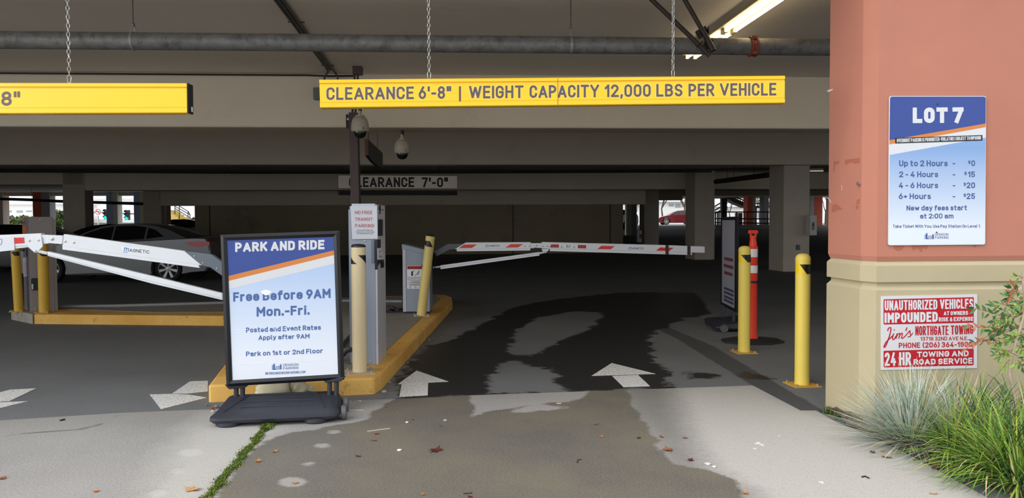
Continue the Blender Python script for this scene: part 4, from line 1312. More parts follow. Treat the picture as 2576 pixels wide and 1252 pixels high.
pl = Plane(PY(712, 775, 5.52), (math.sin(0.11), -math.cos(0.11), 0))
quad = [pl.px(*q) for q in ((555, 590), (853.5, 580), (866, 954), (570, 971.5))]
baseC = Vector((-1.635, 5.42, AP_Z))
t_ = thing('poster_sign', 'black-framed PARK AND RIDE poster stand in front of the island nose', 'sign', baseC, 'poster stands on black bases')
bars, inn = frame_bars(quad, pl.n, 0.042, 0.03)
for b in bars:
    b.build('frame_bar', m_frame, t_)
b = MB(); b.prism([q - pl.n * 0.004 for q in quad], -pl.n * 0.012); b.build('back_panel', m_frame, t_)
PP = Plane(pl.o - pl.n * 0.001, pl.n)
z0, z1 = PP.px(712, 900).z, PP.px(712, 680).z
b = MB(); poly(b, PP, [(567, 600), (843, 590), (853, 942), (582, 960)], 0.0)
poster = b.build('poster', print_gradient('poster_gradient', (180, 203, 236), (230, 236, 246), z0, z1), t_)
b = MB(); poly(b, PP, [(568, 601), (842, 592), (843.5, 628.5), (570, 695)], 0.001); b.build('header', m_blue_p, poster)
b = MB(); poly(b, PP, [(570, 695), (843.5, 628.5), (844, 640.5), (570.5, 707.5)], 0.001); b.build('stripe', m_orange_p, poster)
b = MB(); poly(b, PP, [(570.5, 707.5), (844, 640.5), (844.6, 662), (571.2, 728)], 0.001); b.build('pale_stripe', m_white_p, poster)
b = MB(); text(b, PP, 'PARK AND RIDE', 591.5, 816, 609.8, 633.6, 602.8, 626.6, bold=0.06)
b.build('title_lettering', m_white_p, poster)
b, b2 = MB(), MB()
tline(PP, 'Free Before 9AM', 586.5, 831.5, 735, 758.5, 725.3, 749, bold=0.045)
tline(PP, 'Mon.-Fri.', 645.5, 778.5, 771.8, 796, 767.5, 791, bold=0.045)
tline(PP, 'Posted and Event Rates', 618.8, 807, 823.6, 836.2, 816.4, 829, bold=0.035)
tline(PP, 'Apply after 9AM', 650, 778.5, 843.2, 855, 839, 850.8, bold=0.035)
tline(PP, 'Park on 1st or 2nd Floor', 618.8, 812, 883.8, 896.2, 875.8, 887.6, bold=0.035)
denison(b, b2, PP, 684, 913.5, 25, 16.5, 712, 750.5, dy=-1.5)
tline(PP, 'INFONGS@DENISONPARKING.COM', 667.3, 768.3, 935.8, 942.3, 931.8, 938.3, bold=0.0)
b.build('logo', m_text_b, poster); flush('lettering', m_text_b, poster)
b2.build('logo_accent', M('print_light_blue', (120, 160, 215), 0.45), poster)
b = MB()        # torn spot over the word Before and scratches of the cover film
poly(b, PP, [(655, 733), (668, 728), (679, 731), (683, 733), (676, 741), (668, 743), (660, 738)], 0.003)
ribbon(b, PP, [(577, 830), (700, 826), (845, 843)], 0.8, 0.0025)
ribbon(b, PP, [(582, 915), (690, 913), (850, 903)], 0.9, 0.0025)
ribbon(b, PP, smooth_path([(678, 852), (720, 872), (752, 900), (772, 915)], 5), 0.7, 0.0025)
b.build('film_scratches', M('film_white', (246, 248, 252), 0.3), poster)
sign_base(t_, baseC, 0.16)
def post_pair(xs_, yt, yb, Y):
    return [(PY(x, yb, Y), PY(x + 0.5, yt, Y)) for x in xs_]
sign_posts(t_, post_pair((594, 610), 962, 1003, 5.53) + post_pair((829, 846), 950, 996, 5.58))
for x0, x1, yy, Y in ((567, 628, 968, 5.52), (810, 869, 952, 5.57)):
    b = MB()
    a_, c_ = PY(x0, yy, Y), PY(x1, yy - 3.5, Y)
    b.hexa([a_ + Vector((0.03, -0.02, -0.028)), c_ + Vector((-0.03, -0.02, -0.028)), c_ + Vector((-0.03, 0.03, -0.028)), a_ + Vector((0.03, 0.03, -0.028)), a_ + Vector((0, -0.022, 0.006)), c_ + Vector((0, -0.022, 0.006)), c_ + Vector((0, 0.032, 0.006)), a_ + Vector((0, 0.032, 0.006))])
    b.build('bracket', m_base, t_, bevel=0.006)

# the second stand, turned edge on, inside the right lane
qr, ql = Vector((2.80, 9.62, 0)), Vector((2.86, 10.52, 0))
dvx = (ql - qr).normalized()
nn = Vector((-dvx.y, dvx.x, 0))
if nn.x > 0: nn = -nn
quad2 = [ql + Vector((0, 0, 1.44)), qr + Vector((0, 0, 1.44)), qr + Vector((0, 0, 0.24)), ql + Vector((0, 0, 0.24))]
c2 = (qr + ql) / 2
t2 = thing('poster_sign', 'dark poster stand seen edge on behind the orange marker post', 'sign', Vector((c2.x, c2.y, 0)), 'poster stands on black bases')
bars, _i = frame_bars(quad2, nn, 0.042, 0.03)
for b in bars:
    b.build('frame_bar', m_frame, t2)
b = MB(); b.prism([q - nn * 0.002 for q in quad2], -nn * 0.03); b.build('back_panel', m_frame, t2)
p2 = Plane(c2 + nn * 0.0, nn)
b = MB(); b.add([q + nn * 0.001 for q in (_i[0], _i[1], _i[2], _i[3])], [[0, 1, 2, 3]])
po2 = b.build('poster', M('plain_grey_poster', (176, 176, 188), 0.2), t2)  # one even grey over the whole poster face
b = MB()
for yy, f0, f1, in ((652, .25, .9), (670, .2, .92), (688, .25, .85)):
    zz = PY(1835, yy, 10.05).z
    a_, c_ = ql.lerp(qr, f0 * 0.9), ql.lerp(qr, f1 * 0.9)
    b.quad(a_ + nn * .003 + Vector((0, 0, zz - .02)), c_ + nn * .003 + Vector((0, 0, zz - .02)), c_ + nn * .003 + Vector((0, 0, zz + .02)), a_ + nn * .003 + Vector((0, 0, zz + .02)))
b.build('red_print', M('dull_red_print', (128, 70, 74), 0.4), po2)
b = MB()
for yy in (728, 738, 749, 758):
    zz = PY(1835, yy, 10.05).z
    a_, c_ = ql.lerp(qr, .2), ql.lerp(qr, .85)
    b.quad(a_ + nn * .003 + Vector((0, 0, zz - .015)), c_ + nn * .003 + Vector((0, 0, zz - .015)), c_ + nn * .003 + Vector((0, 0, zz + .015)), a_ + nn * .003 + Vector((0, 0, zz + .015)))
b.build('blue_print', M('dull_blue_print', (78, 80, 108), 0.4), po2)
sign_base(t2, Vector((c2.x - 0.02, c2.y - 0.1, 0)), math.atan2(dvx.y, dvx.x) + math.pi)
sign_posts(t2, [(qr.lerp(ql, f) + Vector((0, 0, 0.1)), qr.lerp(ql, f) + Vector((0, 0, 0.26))) for f in (0.12, 0.17, 0.83, 0.88)])
# ================================================================== TICKET MACHINES, BOLLARDS, BARRIERS
m_mach = M('blue_grey_machine_enamel', (152, 162, 178), 0.42, var=0.03, vs=3)
m_mach2 = M('side_panel_steel', (196, 198, 204), 0.4, 0.0, var=0.05, vs=4)
m_bolt = M('zinc_bolt', (190, 188, 180), 0.35, 0.7)
m_paper = M('white_paper', (232, 236, 246), 0.7)
X0, X1, Y0, Y1 = -1.415, -1.178, 6.73, 7.17
zt = PY(916, 512, Y0).z
t_ = thing('ticket_machine', 'tall blue-grey ticket machine wearing the NO FREE TRANSIT PARKING sheet', 'ticket machine', ((X0 + X1) / 2, (Y0 + Y1) / 2, KZ))
b = MB(); b.box(X0, X1 - 0.02, Y0, Y1, KZ, zt - 0.02); b.build('cabinet', m_mach, t_, bevel=0.004)
b = MB(); b.box(X1 - 0.02, X1, Y0 + 0.004, Y1, KZ, zt - 0.008); side = b.build('side_panel', m_mach2, t_, bevel=0.003)
b = MB(); b.box(X0 + 0.02, X1 - 0.015, Y0 - 0.006, Y0 + 0.05, zt - 0.05, zt); b.build('top_cap', M('pale_cap', (196, 204, 216), 0.4), t_, bevel=0.003)
b = MB(); b.box(X0 - 0.012, X0, Y0 + 0.01, Y1, KZ + 0.02, zt - 0.05); b.build('left_rail', m_mach, t_)
SP = Plane((X1, 7, 1), (1, 0, 0))
def sidepart(name, mat, pts, e=0.002, depth=0.012, par=None):
    b = MB(); slab(b, SP, pts, depth, e + depth); return b.build(name, mat, par or t_)
sidepart('screen', m_black, [(952, 552.5), (962.5, 552), (962.5, 592.5), (952, 593)], 0.0, 0.004)
b = MB(); ribbon(b, SP, [(951.5, 551.5), (963.5, 551), (963.5, 593.5)], 1.6, 0.005); b.build('screen_rim', m_galv, t_)
sidepart('torn_label', m_black, [(954, 517), (958.5, 516), (957, 524), (959.5, 527), (956.5, 534), (958, 538), (953.5, 537), (955.5, 530), (952.5, 526)], 0.0, 0.002)
sidepart('ticket_slot', m_black, [(962.5, 525.5), (964, 525.5), (964, 530), (962.5, 530)], 0.0, 0.003)
sidepart('reader', m_black, [(949.5, 603), (958, 602), (958, 620), (961, 651), (965, 653), (966.5, 659), (966.5, 672), (964, 673.5), (963, 662), (958, 656), (951, 668), (949.5, 678)], 0.0, 0.022)
sidepart('wrinkled_paper', m_paper, [(950.5, 624), (958.5, 623), (964.5, 636), (965, 648), (962.5, 652.5), (951, 653)], 0.024, 0.004)
b = MB(); text(b, SP, 'NOT', 954, 960, 630, 633.5, bold=0.0, e=0.03); text(b, SP, 'IN USE', 953, 962, 643, 646.5, bold=0.0, e=0.03)
b.build('faint_print', M('faint_grey_print', (150, 150, 156), 0.7), t_)
b = MB(); b.box(X1 - 0.05, X1 - 0.02, Y0 - 0.014, Y0 + 0.002, PY(945, 660, Y0).z, PY(945, 604, Y0).z)
b.build('reader_bracket', M('blue_grey_bracket', (118, 128, 148), 0.5), t_, bevel=0.003)
for x, y in ((931.5, 908), (918, 606)):
    p = Plane((0, Y0, 0), (0, -1, 0)).px(x, y)
    b = MB(); b.lathe([(0.009, 0), (0.008, 0.004), (0.003, 0.006)], p, (0, -1, 0), 10); b.build('bolt', m_bolt, t_)
for x, y in ((951, 855.5), (968, 843)):
    p = SP.px(x, y)
    b = MB(); b.lathe([(0.008, 0), (0.007, 0.004), (0.003, 0.006)], p, (1, 0, 0), 10); b.build('bolt', m_bolt, side)
# taped notice sheet
FPp = Plane((0, Y0 - 0.007, 0), (0, -1, 0))
t_ = thing('paper_notice', 'white NO FREE TRANSIT PARKING sheet fixed to the ticket machine', 'notice', FPp.px(915, 600))
b = MB(); slab(b, FPp, [(881.5, 518.5), (948.5, 517.5), (950, 600.5), (886, 601.5)], 0.003, 0.006)
b.build('sheet', m_paper, t_)
b = MB()
text(b, FPp, 'NO FREE', 893, 936.5, 530, 538.3, bold=0.012, e=0.0075)
text(b, FPp, 'TRANSIT', 893, 937.5, 547, 555.3, bold=0.012, e=0.0075)
text(b, FPp, 'PARKING', 893.5, 941, 563.2, 571.5, bold=0.012, e=0.0075)
b.build('red_lettering', M('notice_soft_red', (188, 92, 96), 0.6), t_)
b = MB()
for s_, x0, x1, y_ in (('The only exception Monday-Friday', 898, 938, 577.3), ('Transit customers entering the garage', 894.5, 942, 581.8), ('Prior to 9am may park at no charge', 898, 938.5, 586)):
    text(b, FPp, s_, x0, x1, y_, y_ + 2.3, bold=0.02, e=0.0075)
b.build('small_lettering', M('print_grey', (92, 92, 104), 0.6), t_)

# --- bollards
m_by = M('yellow_bollard_paint', (240, 214, 96), 0.5, var=0.03, vs=4, dirt=(170, 130, 60), ds=30, da=(0.74, 0.8))
m_bc = M('cream_bollard_paint', (232, 214, 172), 0.5, var=0.03, vs=4, dirt=(150, 110, 60), ds=40, da=(0.75, 0.8))
m_bo = M('old_yellow_bollard_paint', (222, 178, 58), 0.55, var=0.05, vs=6, dirt=(120, 86, 40), ds=18, da=(0.66, 0.78))
m_bk = M('khaki_yellow_bollard_paint', (226, 204, 124), 0.5, var=0.03, vs=5)
m_tapey = M('reflective_yellow_tape', (250, 212, 20), 0.35)
m_tapek = M('black_tape', (22, 20, 20), 0.45)
m_plate_y = M('yellow_base_plate', (214, 164, 66), 0.6, var=0.08, vs=20)
m_plate_c = M('pinkish_base_plate', (196, 176, 152), 0.6, var=0.08, vs=20)
def bollard(label, base, r, h, mat, plate, tape, cap='dome', lean=(0, 0), prot=0.2, tape_y=None, plate_w=0.115):
    t_ = thing('bollard', label, 'bollard', base, 'steel bollards at the entrance')
    base = Vector(base)
    ax = Vector((lean[0], lean[1], 1)).normalized()
    b = MB()
    if cap == 'dome':
        b.lathe([(r, 0.008), (r, h - 0.055)], base, ax, 32)
        o = b.build('post', mat, t_, smooth=60)
        b = MB(); b.lathe([(r * 1.02, h - 0.055), (r * 1.02, h - 0.045), (r * 0.93, h - 0.024), (r * 0.72, h - 0.010), (r * 0.4, h - 0.002), (0.002, h)], base, ax, 32)
        b.build('cap', mat, t_, smooth=50)
    else:
        b.lathe([(r, 0.008), (r, h - 0.03)], base, ax, 32)
        o = b.build('post', mat, t_, smooth=60)
        b = MB(); b.lathe([(r * 1.0, h - 0.03), (r * 1.0, h - 0.018), (r * 0.8, h - 0.006), (0.002, h)], base, ax, 32)
        b.build('cap', M('black_cap', (40, 36, 34), 0.4), t_, smooth=50)
    # wrapped tape: patches on the cylinder, angle 0 faces the street
    a_ = ax.cross(Vector((0, 1, 0))).normalized()
    c_ = ax.cross(a_)
    if c_.y > 0: c_ = -c_
    if a_.x < 0: a_ = -a_
    def patch(mb, quads, e):
        for (u0, z0), (u1, z1), (u2, z2), (u3, z3) in quads:
            n, nz_ = 30, 8
            rows = []
            for j in range(nz_ + 1):
                g = j / nz_
                row = []
                for k in range(n + 1):
                    f = k / n
                    ub, zb2 = u0 + (u1 - u0) * f, z0 + (z1 - z0) * f
                    ut, zt2 = u3 + (u2 - u3) * f, z3 + (z2 - z3) * f
                    u, z = ub + (ut - ub) * g, zb2 + (zt2 - zb2) * g
                    row.append(base + ax * z + (a_ * math.sin(math.radians(u)) + c_ * math.cos(math.radians(u))) * (r + e))
                rows.append(row)
            mb.loft(rows, closed=False)
    if tape_y:
        b = MB(); patch(b, tape_y, 0.0010); b.build('yellow_tape', m_tapey, t_, smooth=80)
    b = MB(); patch(b, tape, 0.0020); b.build('black_tape', m_tapek, t_, smooth=80)
    Mx = Matrix.Translation(base) @ Matrix.Rotation(prot, 4, 'Z')
    b = MB(); b.box(-plate_w, plate_w, -plate_w, plate_w, 0.0, 0.009, Mx); b.build('base_plate', plate, t_, bevel=0.002)
    for sx in (-1, 1):
        for sy in (-1, 1):
            b = MB(); b.lathe([(0.011, 0.009), (0.011, 0.017), (0.007, 0.018), (0.007, 0.028), (0.001, 0.029)], Mx @ Vector((sx * plate_w * 0.78, sy * plate_w * 0.78, 0)), n=8)
            b.build('anchor_bolt', m_bolt, t_)
    return t_
def hz(x, y, Y, base):
    return PY(x, y, Y).z - base[2]
def gbase(x, y, z):
    p = Pz(x, y, z)
    return Vector((p.x, p.y, z))
B = gbase(2017.5, 968, 0.0); Yb = B.y
h1, h2 = hz(2017, 688, Yb, B), hz(2017, 662, Yb, B)
bollard('tall yellow dome-topped bollard standing closest to the salmon pillar', B, 0.0605, hz(2017, 637, Yb, B), m_by, m_plate_y,
        [((9, h1), (78, h1), (62, h2 - 0.006), (-45, h2 - 0.006))], tape_y=[((-90, h1), (90, h1), (90, h2), (-90, h2))], prot=0.12)
B = gbase(1871.5, 886, 0.0); Yb = B.y
h1, h2 = hz(1871, 659, Yb, B), hz(1871, 640, Yb, B)
bollard('yellow dome-topped bollard directly in front of the orange marker post', B, 0.0615, hz(1871, 618, Yb, B), m_by, m_plate_y,
        [((16, h1), (89, h1), (72, h2), (-52, h2))], tape_y=[((-90, h1), (10, h1), (-55, h2), (-90, h2))], prot=0.1, plate_w=0.11)
B = gbase(905, 936, KZ); Yb = B.y
h1, h2 = hz(905, 663, Yb, B), hz(905, 641, Yb, B)
bollard('cream bollard with a dark flat cap in front of the tall ticket machine', B, 0.0595, hz(905, 612.5, Yb, B), m_bc, m_plate_c,
        [((-90, h1), (-2, h1), (-88, h2), (-89, h2)), ((86, h1), (90, h1), (90, h2), (8, h2))], cap='flat', prot=0.25, plate_w=0.12)
B = gbase(1059.5, 794, KZ); Yb = B.y
h1, h2 = hz(1065, 619, Yb, B), hz(1065, 604.5, Yb, B)
bollard('leaning khaki-yellow bollard in front of the grey barrier cabinet', B, 0.0625, hz(1070, 587, Yb, B), m_bk, m_plate_c,
        [((-25, h1), (50, h1), (8, h2), (-85, h2)), ((-86, h1 + 0.03), (-25, h1), (-85, h2), (-88, h2))], cap='flat', lean=(0.125, 0.0), prot=0.2, plate_w=0.105)
B = gbase(111.5, 786, KZ); Yb = B.y
bollard('worn yellow bollard in front of the far-left grey machine', B, 0.068, hz(112, 611, Yb, B), m_bo, m_plate_y,
        [((20, 0.80), (80, 0.80), (70, 0.86), (-30, 0.86))], cap='dome', prot=0.1, plate_w=0.10)
B = gbase(47.5, 783, KZ); Yb = B.y
bollard('slim yellow bollard at the far left end of the island, partly hidden', B, 0.06, hz(50, 600, Yb, B), m_bo, m_plate_y,
        [((20, 0.80), (80, 0.80), (70, 0.86), (-30, 0.86))], cap='dome', prot=0.1, lean=(-0.03, 0), plate_w=0.095)

# --- far-left machine
m_left = M('warm_grey_machine_enamel', (146, 138, 134), 0.5, var=0.03, vs=3)
m_left2 = M('mauve_grey_panel', (116, 112, 122), 0.5, var=0.05, vs=5)
zt = PY(90, 545, 11.0).z
A_, B_, C_, D_ = Vector((-7.24, 11.42, 0)), Vector((-6.875, 10.98, 0)), Vector((-6.62, 11.13, 0)), Vector((-6.98, 11.57, 0))
up = Vector((0, 0, 1))
t_ = thing('ticket_machine', 'warm grey machine with orange buttons at the far left end of the island', 'ticket machine', (A_ + C_) / 2 + up * KZ)
b = MB(); b.hexa([q + up * KZ for q in (A_, B_, C_, D_)] + [q + up * zt for q in (A_, B_, C_, D_)]); b.build('cabinet', m_left, t_, bevel=0.005)
LS = Plane((A_ + B_) / 2 + up, (-(B_ - A_).normalized().y * -1, -(B_ - A_).normalized().x, 0))
nrm = Vector(((B_ - A_).y, -(B_ - A_).x, 0)).normalized()
LS = Plane((A_ + B_) / 2 + up, nrm)
zb_, zt_ = KZ + 0.03, zt - 0.01
b = MB(); b.hexa([A_.lerp(B_, .02) + up * zb_, A_.lerp(B_, .98) + up * zb_, A_.lerp(B_, .98) + up * zb_ + LS.n * .006, A_.lerp(B_, .02) + up * zb_ + LS.n * .006,
                 A_.lerp(B_, .02) + up * zt_, A_.lerp(B_, .98) + up * zt_, A_.lerp(B_, .98) + up * zt_ + LS.n * .006, A_.lerp(B_, .02) + up * zt_ + LS.n * .006])
fp = b.build('front_panel', m_left2, t_)
def lpart(name, mat, pts, e=0.009):
    b = MB(); slab(b, LS, pts, 0.006, e); return b.build(name, mat, t_)
m_or = M('amber_button', (196, 104, 30), 0.4)
lpart('orange_button', m_or, [(57, 548), (61.5, 548), (61.5, 559), (57, 559)])
lpart('orange_panel', m_or, [(56, 567), (66, 567), (67, 586), (56, 586)])
lpart('slot', m_black, [(57, 559), (61.5, 558), (61.5, 560.5), (57, 560.5)], 0.01)
lpart('slot', m_black, [(66, 627), (68, 627), (69, 643), (66.5, 643)])
lpart('opening', m_black, [(56, 626), (62, 626), (62, 632), (56, 632)])
lb = lpart('instruction_label', M('pale_lilac_label', (198, 192, 204), 0.5), [(57, 648), (66.5, 647), (68.5, 695), (59, 696)])
b = MB()
for k in range(6):
    ribbon(b, LS, [(60 + k * .12, 663 + k * 5), (66.3 + k * .2, 663 + k * 5)], 1.4, 0.011)
b.build('red_print', M('faded_red_print', (188, 120, 128), 0.5), lb)
RS = Plane((B_ + C_) / 2 + up, Vector(((C_ - B_).y, -(C_ - B_).x, 0)))
b = MB(); slab(b, RS, rounded([(78, 700), (99, 699), (99, 729), (78, 730)], 3), 0.04, 0.04); lk = b.build('lock_box', m_black, t_, bevel=0.004)
b = MB(); slab(b, RS, [(79.5, 714), (83.5, 714), (83.5, 727.5), (79.5, 728)], 0.004, 0.045); b.build('lock_plate', m_galv, lk)
for x, y in ((88.5, 777), (101, 552)):
    b = MB(); b.lathe([(0.012, 0), (0.010, 0.005), (0.002, 0.007)], RS.px(x, y), RS.n, 10); b.build('bolt', m_bolt, t_)
b = MB(); b.hexa([C_ + up * KZ, C_ + Vector((.03, .02, KZ)), D_ + Vector((.03, .02, KZ)), D_ + up * KZ, C_ + up * (zt - .03), C_ + Vector((.03, .02, zt - .03)), D_ + Vector((.03, .02, zt - .03)), D_ + up * (zt - .03)])
b.build('side_rail', m_left, t_)

# --- barrier cabinets and folding arms
m_arm = M('white_barrier_enamel', (226, 230, 236), 0.35, var=0.02)
m_brk = M('dark_grey_bracket', (86, 92, 100), 0.45, 0.2)
m_redr = M('red_reflector', (226, 52, 44), 0.3)
m_redd = M('dark_red_reflector', (168, 52, 40), 0.4)
m_logo = M('logo_blue', (40, 122, 190), 0.4)
m_logok = M('logo_dark_grey', (70, 74, 84), 0.4)
def cabinet(label, x0, x1, y0, y1, zl, zr, sticker):
    t_ = thing('barrier_cabinet', label, 'barrier cabinet', ((x0 + x1) / 2, (y0 + y1) / 2, KZ), 'barrier cabinets on the island')
    b = MB(); b.hexa([(x0, y0, KZ + .03), (x1, y0, KZ + .03), (x1, y1, KZ + .03), (x0, y1, KZ + .03), (x0, y0, zl), (x1, y0, zr), (x1, y1, zr), (x0, y1, zl)])
    b.build('housing', m_mach, t_, bevel=0.006)
    b = MB(); b.hexa([(x0 - .012, y0 - .012, zl - .05), (x1 + .012, y0 - .012, zr - .05), (x1 + .012, y1 + .012, zr - .05), (x0 - .012, y1 + .012, zl - .05),
                      (x0 - .012, y0 - .012, zl + .02), (x1 + .012, y0 - .012, zr + .012), (x1 + .012, y1 + .012, zr + .012), (x0 - .012, y1 + .012, zl + .02)])
    b.build('lid', m_mach, t_, bevel=0.008)
    b = MB(); b.box(x0 + .01, x1 - .01, y0 + .01, y1 - .01, KZ, KZ + .035); b.build('plinth', m_black, t_)
    b = MB(); b.hexa([(x0 - .004, y0 - .006, KZ + .03), (x0 + .04, y0 - .006, KZ + .03), (x0 + .04, y0, KZ + .03), (x0 - .004, y0, KZ + .03), (x0 - .004, y0 - .006, zl - .04), (x0 + .04, y0 - .006, zl - .046), (x0 + .04, y0, zl - .046), (x0 - .004, y0, zl - .04)])
    b.build('door_edge', m_mach2, t_, bevel=0.002)
    b = MB(); b.tube([(x0 + .30, y0 - .004, zr - .19 + .04 * math.sin(a)) if False else (x0 + .295 + .036 * math.cos(a), y0 - .004, zr - .20 + .036 * math.sin(a)) for a in np.linspace(0, 6.28, 15)[:-1]], 0.008, 6, closed=True)
    b.build('hand_wheel', m_black, t_, smooth=60)
    if sticker:
        CP = Plane((0, y0 - .001, 0), (0, -1, 0))
        b = MB(); slab(b, CP, [(1024, 668.5), (1067, 668.5), (1067, 726), (1024, 726)], .002, .003); st_ = b.build('warning_sticker', m_white, t_)
        b = MB(); poly(b, CP, [(1024.6, 669), (1066.4, 669), (1066.4, 676.8), (1024.6, 676.8)], .004); b.build('red_header', M('sticker_red', (196, 44, 34), 0.4), st_)
        b = MB(); text(b, CP, 'WARNING', 1032, 1066, 670.3, 675.6, bold=.015, e=.005); poly(b, CP, [(1028, 670.2), (1030.6, 675.4), (1025.4, 675.4)], .005); b.build('header_lettering', m_black, st_)
        b = MB()
        poly(b, CP, [(1034.5, 682.5), (1039, 681.8), (1039, 693.5), (1034.5, 693.5)], .004)
        ribbon(b, CP, [(1037, 682.5), (1043, 680.2)], 1.2, .004)
        disc_px(b, CP, 1054, 681.5, 1.5, .004, 8)
        ribbon(b, CP, [(1053, 683), (1051, 688), (1048, 689.5), (1044.5, 693.5)], 1.4, .004); ribbon(b, CP, [(1051, 688), (1052.5, 691)], 1.4, .004); ribbon(b, CP, [(1049, 685.5), (1052.5, 684.5), (1056, 687)], 1.0, .004)
        ribbon(b, CP, [(1025, 696.3), (1066, 696.3)], .5, .004)
        text(b, CP, 'Moving Gate Can Cause', 1025.3, 1065.5, 697.6, 700, bold=.03, e=.004)
        text(b, CP, 'Serious Injury or Death', 1025.8, 1065, 701.3, 703.7, bold=.03, e=.004)
        for k, (u0, u1) in enumerate(((1028, 1062), (1036, 1056), (1026, 1065), (1032, 1060), (1026, 1064), (1030, 1060))):
            ribbon(b, CP, [(u0, 706.2 + k * 2.25), (u1, 706.2 + k * 2.25)], .9, .004)
        for x in (1032, 1045, 1058):
            ribbon(b, CP, [(x + 2.6 * math.cos(a), 722 + 2.6 * math.sin(a)) for a in np.linspace(0, 6.28, 13)], .6, .004); ribbon(b, CP, [(x - 1.5, 720.5), (x + 1.5, 723.5)], .8, .004)
        b.build('sticker_print', m_black, st_)
    return t_
YG = 10.52
cabinet('grey barrier cabinet with a warning sticker at the back of the island', PY(1014, 700, YG).x, PY(1081, 700, YG).x, YG, YG + .34, PY(1014, 617, YG).z, PY(1081, 633, YG).z, True)
cabinet('grey barrier cabinet hidden behind the PARK AND RIDE stand', -2.24, -1.90, 6.12, 6.46, 1.10, 1.04, False)

def part_slab(t_, name, mat, pl, pts, depth, e=0.0, bevel=0.0):
    b = MB(); slab(b, pl, pts, depth, e); return b.build(name, mat, t_, bevel=bevel)
def magnetic(t_, pl, x0, x1, tl, bl, tr, br, e):
    w = x1 - x0
    f = lambda v: (tl + (tr - tl) * v, bl + (br - bl) * v)
    t0, b0 = f(0); t1, b1 = f(.215); t2, b2_ = f(.235); t3, b3 = f(1)
    b = MB()
    text(b, pl, 'm', x0 + w * .02, x0 + w * .20, t0 + (b0 - t0) * -.42, b0, t1 + (b1 - t1) * -.42, b1, bold=.012, e=e, slant=w * .03)
    ribbon(b, pl, [(x0 - w * .02, b0 + (b0 - t0) * .22), (x0 + w * .17, b1 + (b1 - t1) * .22)], max(.6, (b0 - t0) * .12), e)
    b.build('logo_mark', m_logo, t_)
    b = MB(); text(b, pl, 'AGNETIC', x0 + w * .235, x1, t2, b2_, t3, b3, bold=.02, e=e); b.build('logo_lettering', m_logok, t_)
# right-hand arm, lowered across the right lane
GP = Plane((0, 10.38, 1), (0, -1, 0))
t_ = thing('folding_barrier', 'lowered folding barrier arm with red markings across the right lane', 'barrier', GP.px(1090, 660), 'folding barrier arms')
part_slab(t_, 'bracket', m_brk, GP, [(1084.5, 633), (1097, 629), (1126.8, 613), (1166, 613), (1166, 626.5), (1132, 627), (1100, 644), (1086, 644)], .06, -.005, .004)
a1 = part_slab(t_, 'arm_section', m_arm, GP, [(1171.5, 609.6), (1335.5, 608.8), (1335.5, 624.8), (1144, 626.8)], .05, 0, .004)
part_slab(t_, 'lower_rail', m_arm, GP, [(1149, 625), (1334, 623), (1334, 630), (1149, 632)], .035, -.006, .003)
b = MB()
for q in ([(1167, 615), (1200, 614.4), (1187, 623.4), (1154.5, 623.8)], [(1285, 613.9), (1316, 613.6), (1303, 622), (1271, 622.5)]):
    poly(b, GP, q, .001)
b.build('red_marking', m_redr, a1)
magnetic(a1, GP, 1221, 1257, 615.8, 620.5, 615.6, 620.3, .0015)
part_slab(t_, 'hinge_plate', m_arm, GP, [(1335, 611.5), (1344, 611.3), (1344, 623.8), (1335, 624)], .04, -.004)
hp = part_slab(t_, 'hinge_plate', m_arm, GP, rounded([(1343.5, 611.4), (1363.5, 611.4), (1363.5, 623.6), (1343.5, 622.6)], 3), .04, .004)
b = MB(); b.lathe([(.014, 0), (.012, .008), (.006, .01)], GP.px(1349, 617.5, .004), GP.n, 12); b.build('pivot', m_galv, hp)
a2 = part_slab(t_, 'arm_section', m_arm, GP, [(1362.5, 608.4), (1480, 611.3), (1681, 616.3), (1773, 620), (1773, 635.8), (1681, 633), (1480, 628), (1362.5, 625)], .05, 0, .004)
part_slab(t_, 'lower_rail', m_arm, GP, [(1383, 623.8), (1480, 626), (1681, 631), (1741, 633), (1741, 641.3), (1681, 639.7), (1480, 634), (1383, 631.5)], .035, -.006, .003)
b = MB()
for q in ([(1513, 617.9), (1546.6, 618.8), (1536, 626.9), (1502.6, 626)], [(1661, 622), (1694.7, 623.1), (1683, 631), (1650.4, 630)]):
    poly(b, GP, q, .001)
b.build('red_marking', m_redr, a2)
magnetic(a2, GP, 1581, 1619, 621.6, 626.4, 622.6, 627.3, .0015)
b = MB(); poly(b, GP, [(1386.5, 614.3), (1406, 614.6), (1406, 622.6), (1383.5, 622.2)], .001); poly(b, GP, [(1453.5, 615.8), (1474.5, 616.2), (1474.5, 624.6), (1453.5, 624.2)], .001); b.build('dark_red_marking', m_redd, a2)
b = MB(); poly(b, GP, [(1406, 614.6), (1453.5, 615.8), (1453.5, 624.2), (1406, 622.9)], .001); sk = b.build('warning_strip', m_white, a2)
b = MB()
for x, y in ((1413.5, 619.6), (1445, 620.5)):
    ribbon(b, GP, [(x - 3, y + 2.6), (x, y - 2.8), (x + 3, y + 2.6), (x - 3, y + 2.6)], .7, .002); ribbon(b, GP, [(x, y - .8), (x, y + 1.4)], .7, .002)
ribbon(b, GP, [(1426, 617), (1426, 622.5)], 1.8, .002); ribbon(b, GP, [(1426, 617.3), (1430, 616.3)], 1.0, .002); ribbon(b, GP, [(1434, 617), (1431.5, 620.5), (1428.5, 622.5)], 1.1, .002); ribbon(b, GP, [(1432, 618), (1435, 620.5)], .9, .002)
b.build('warning_print', m_black, sk)
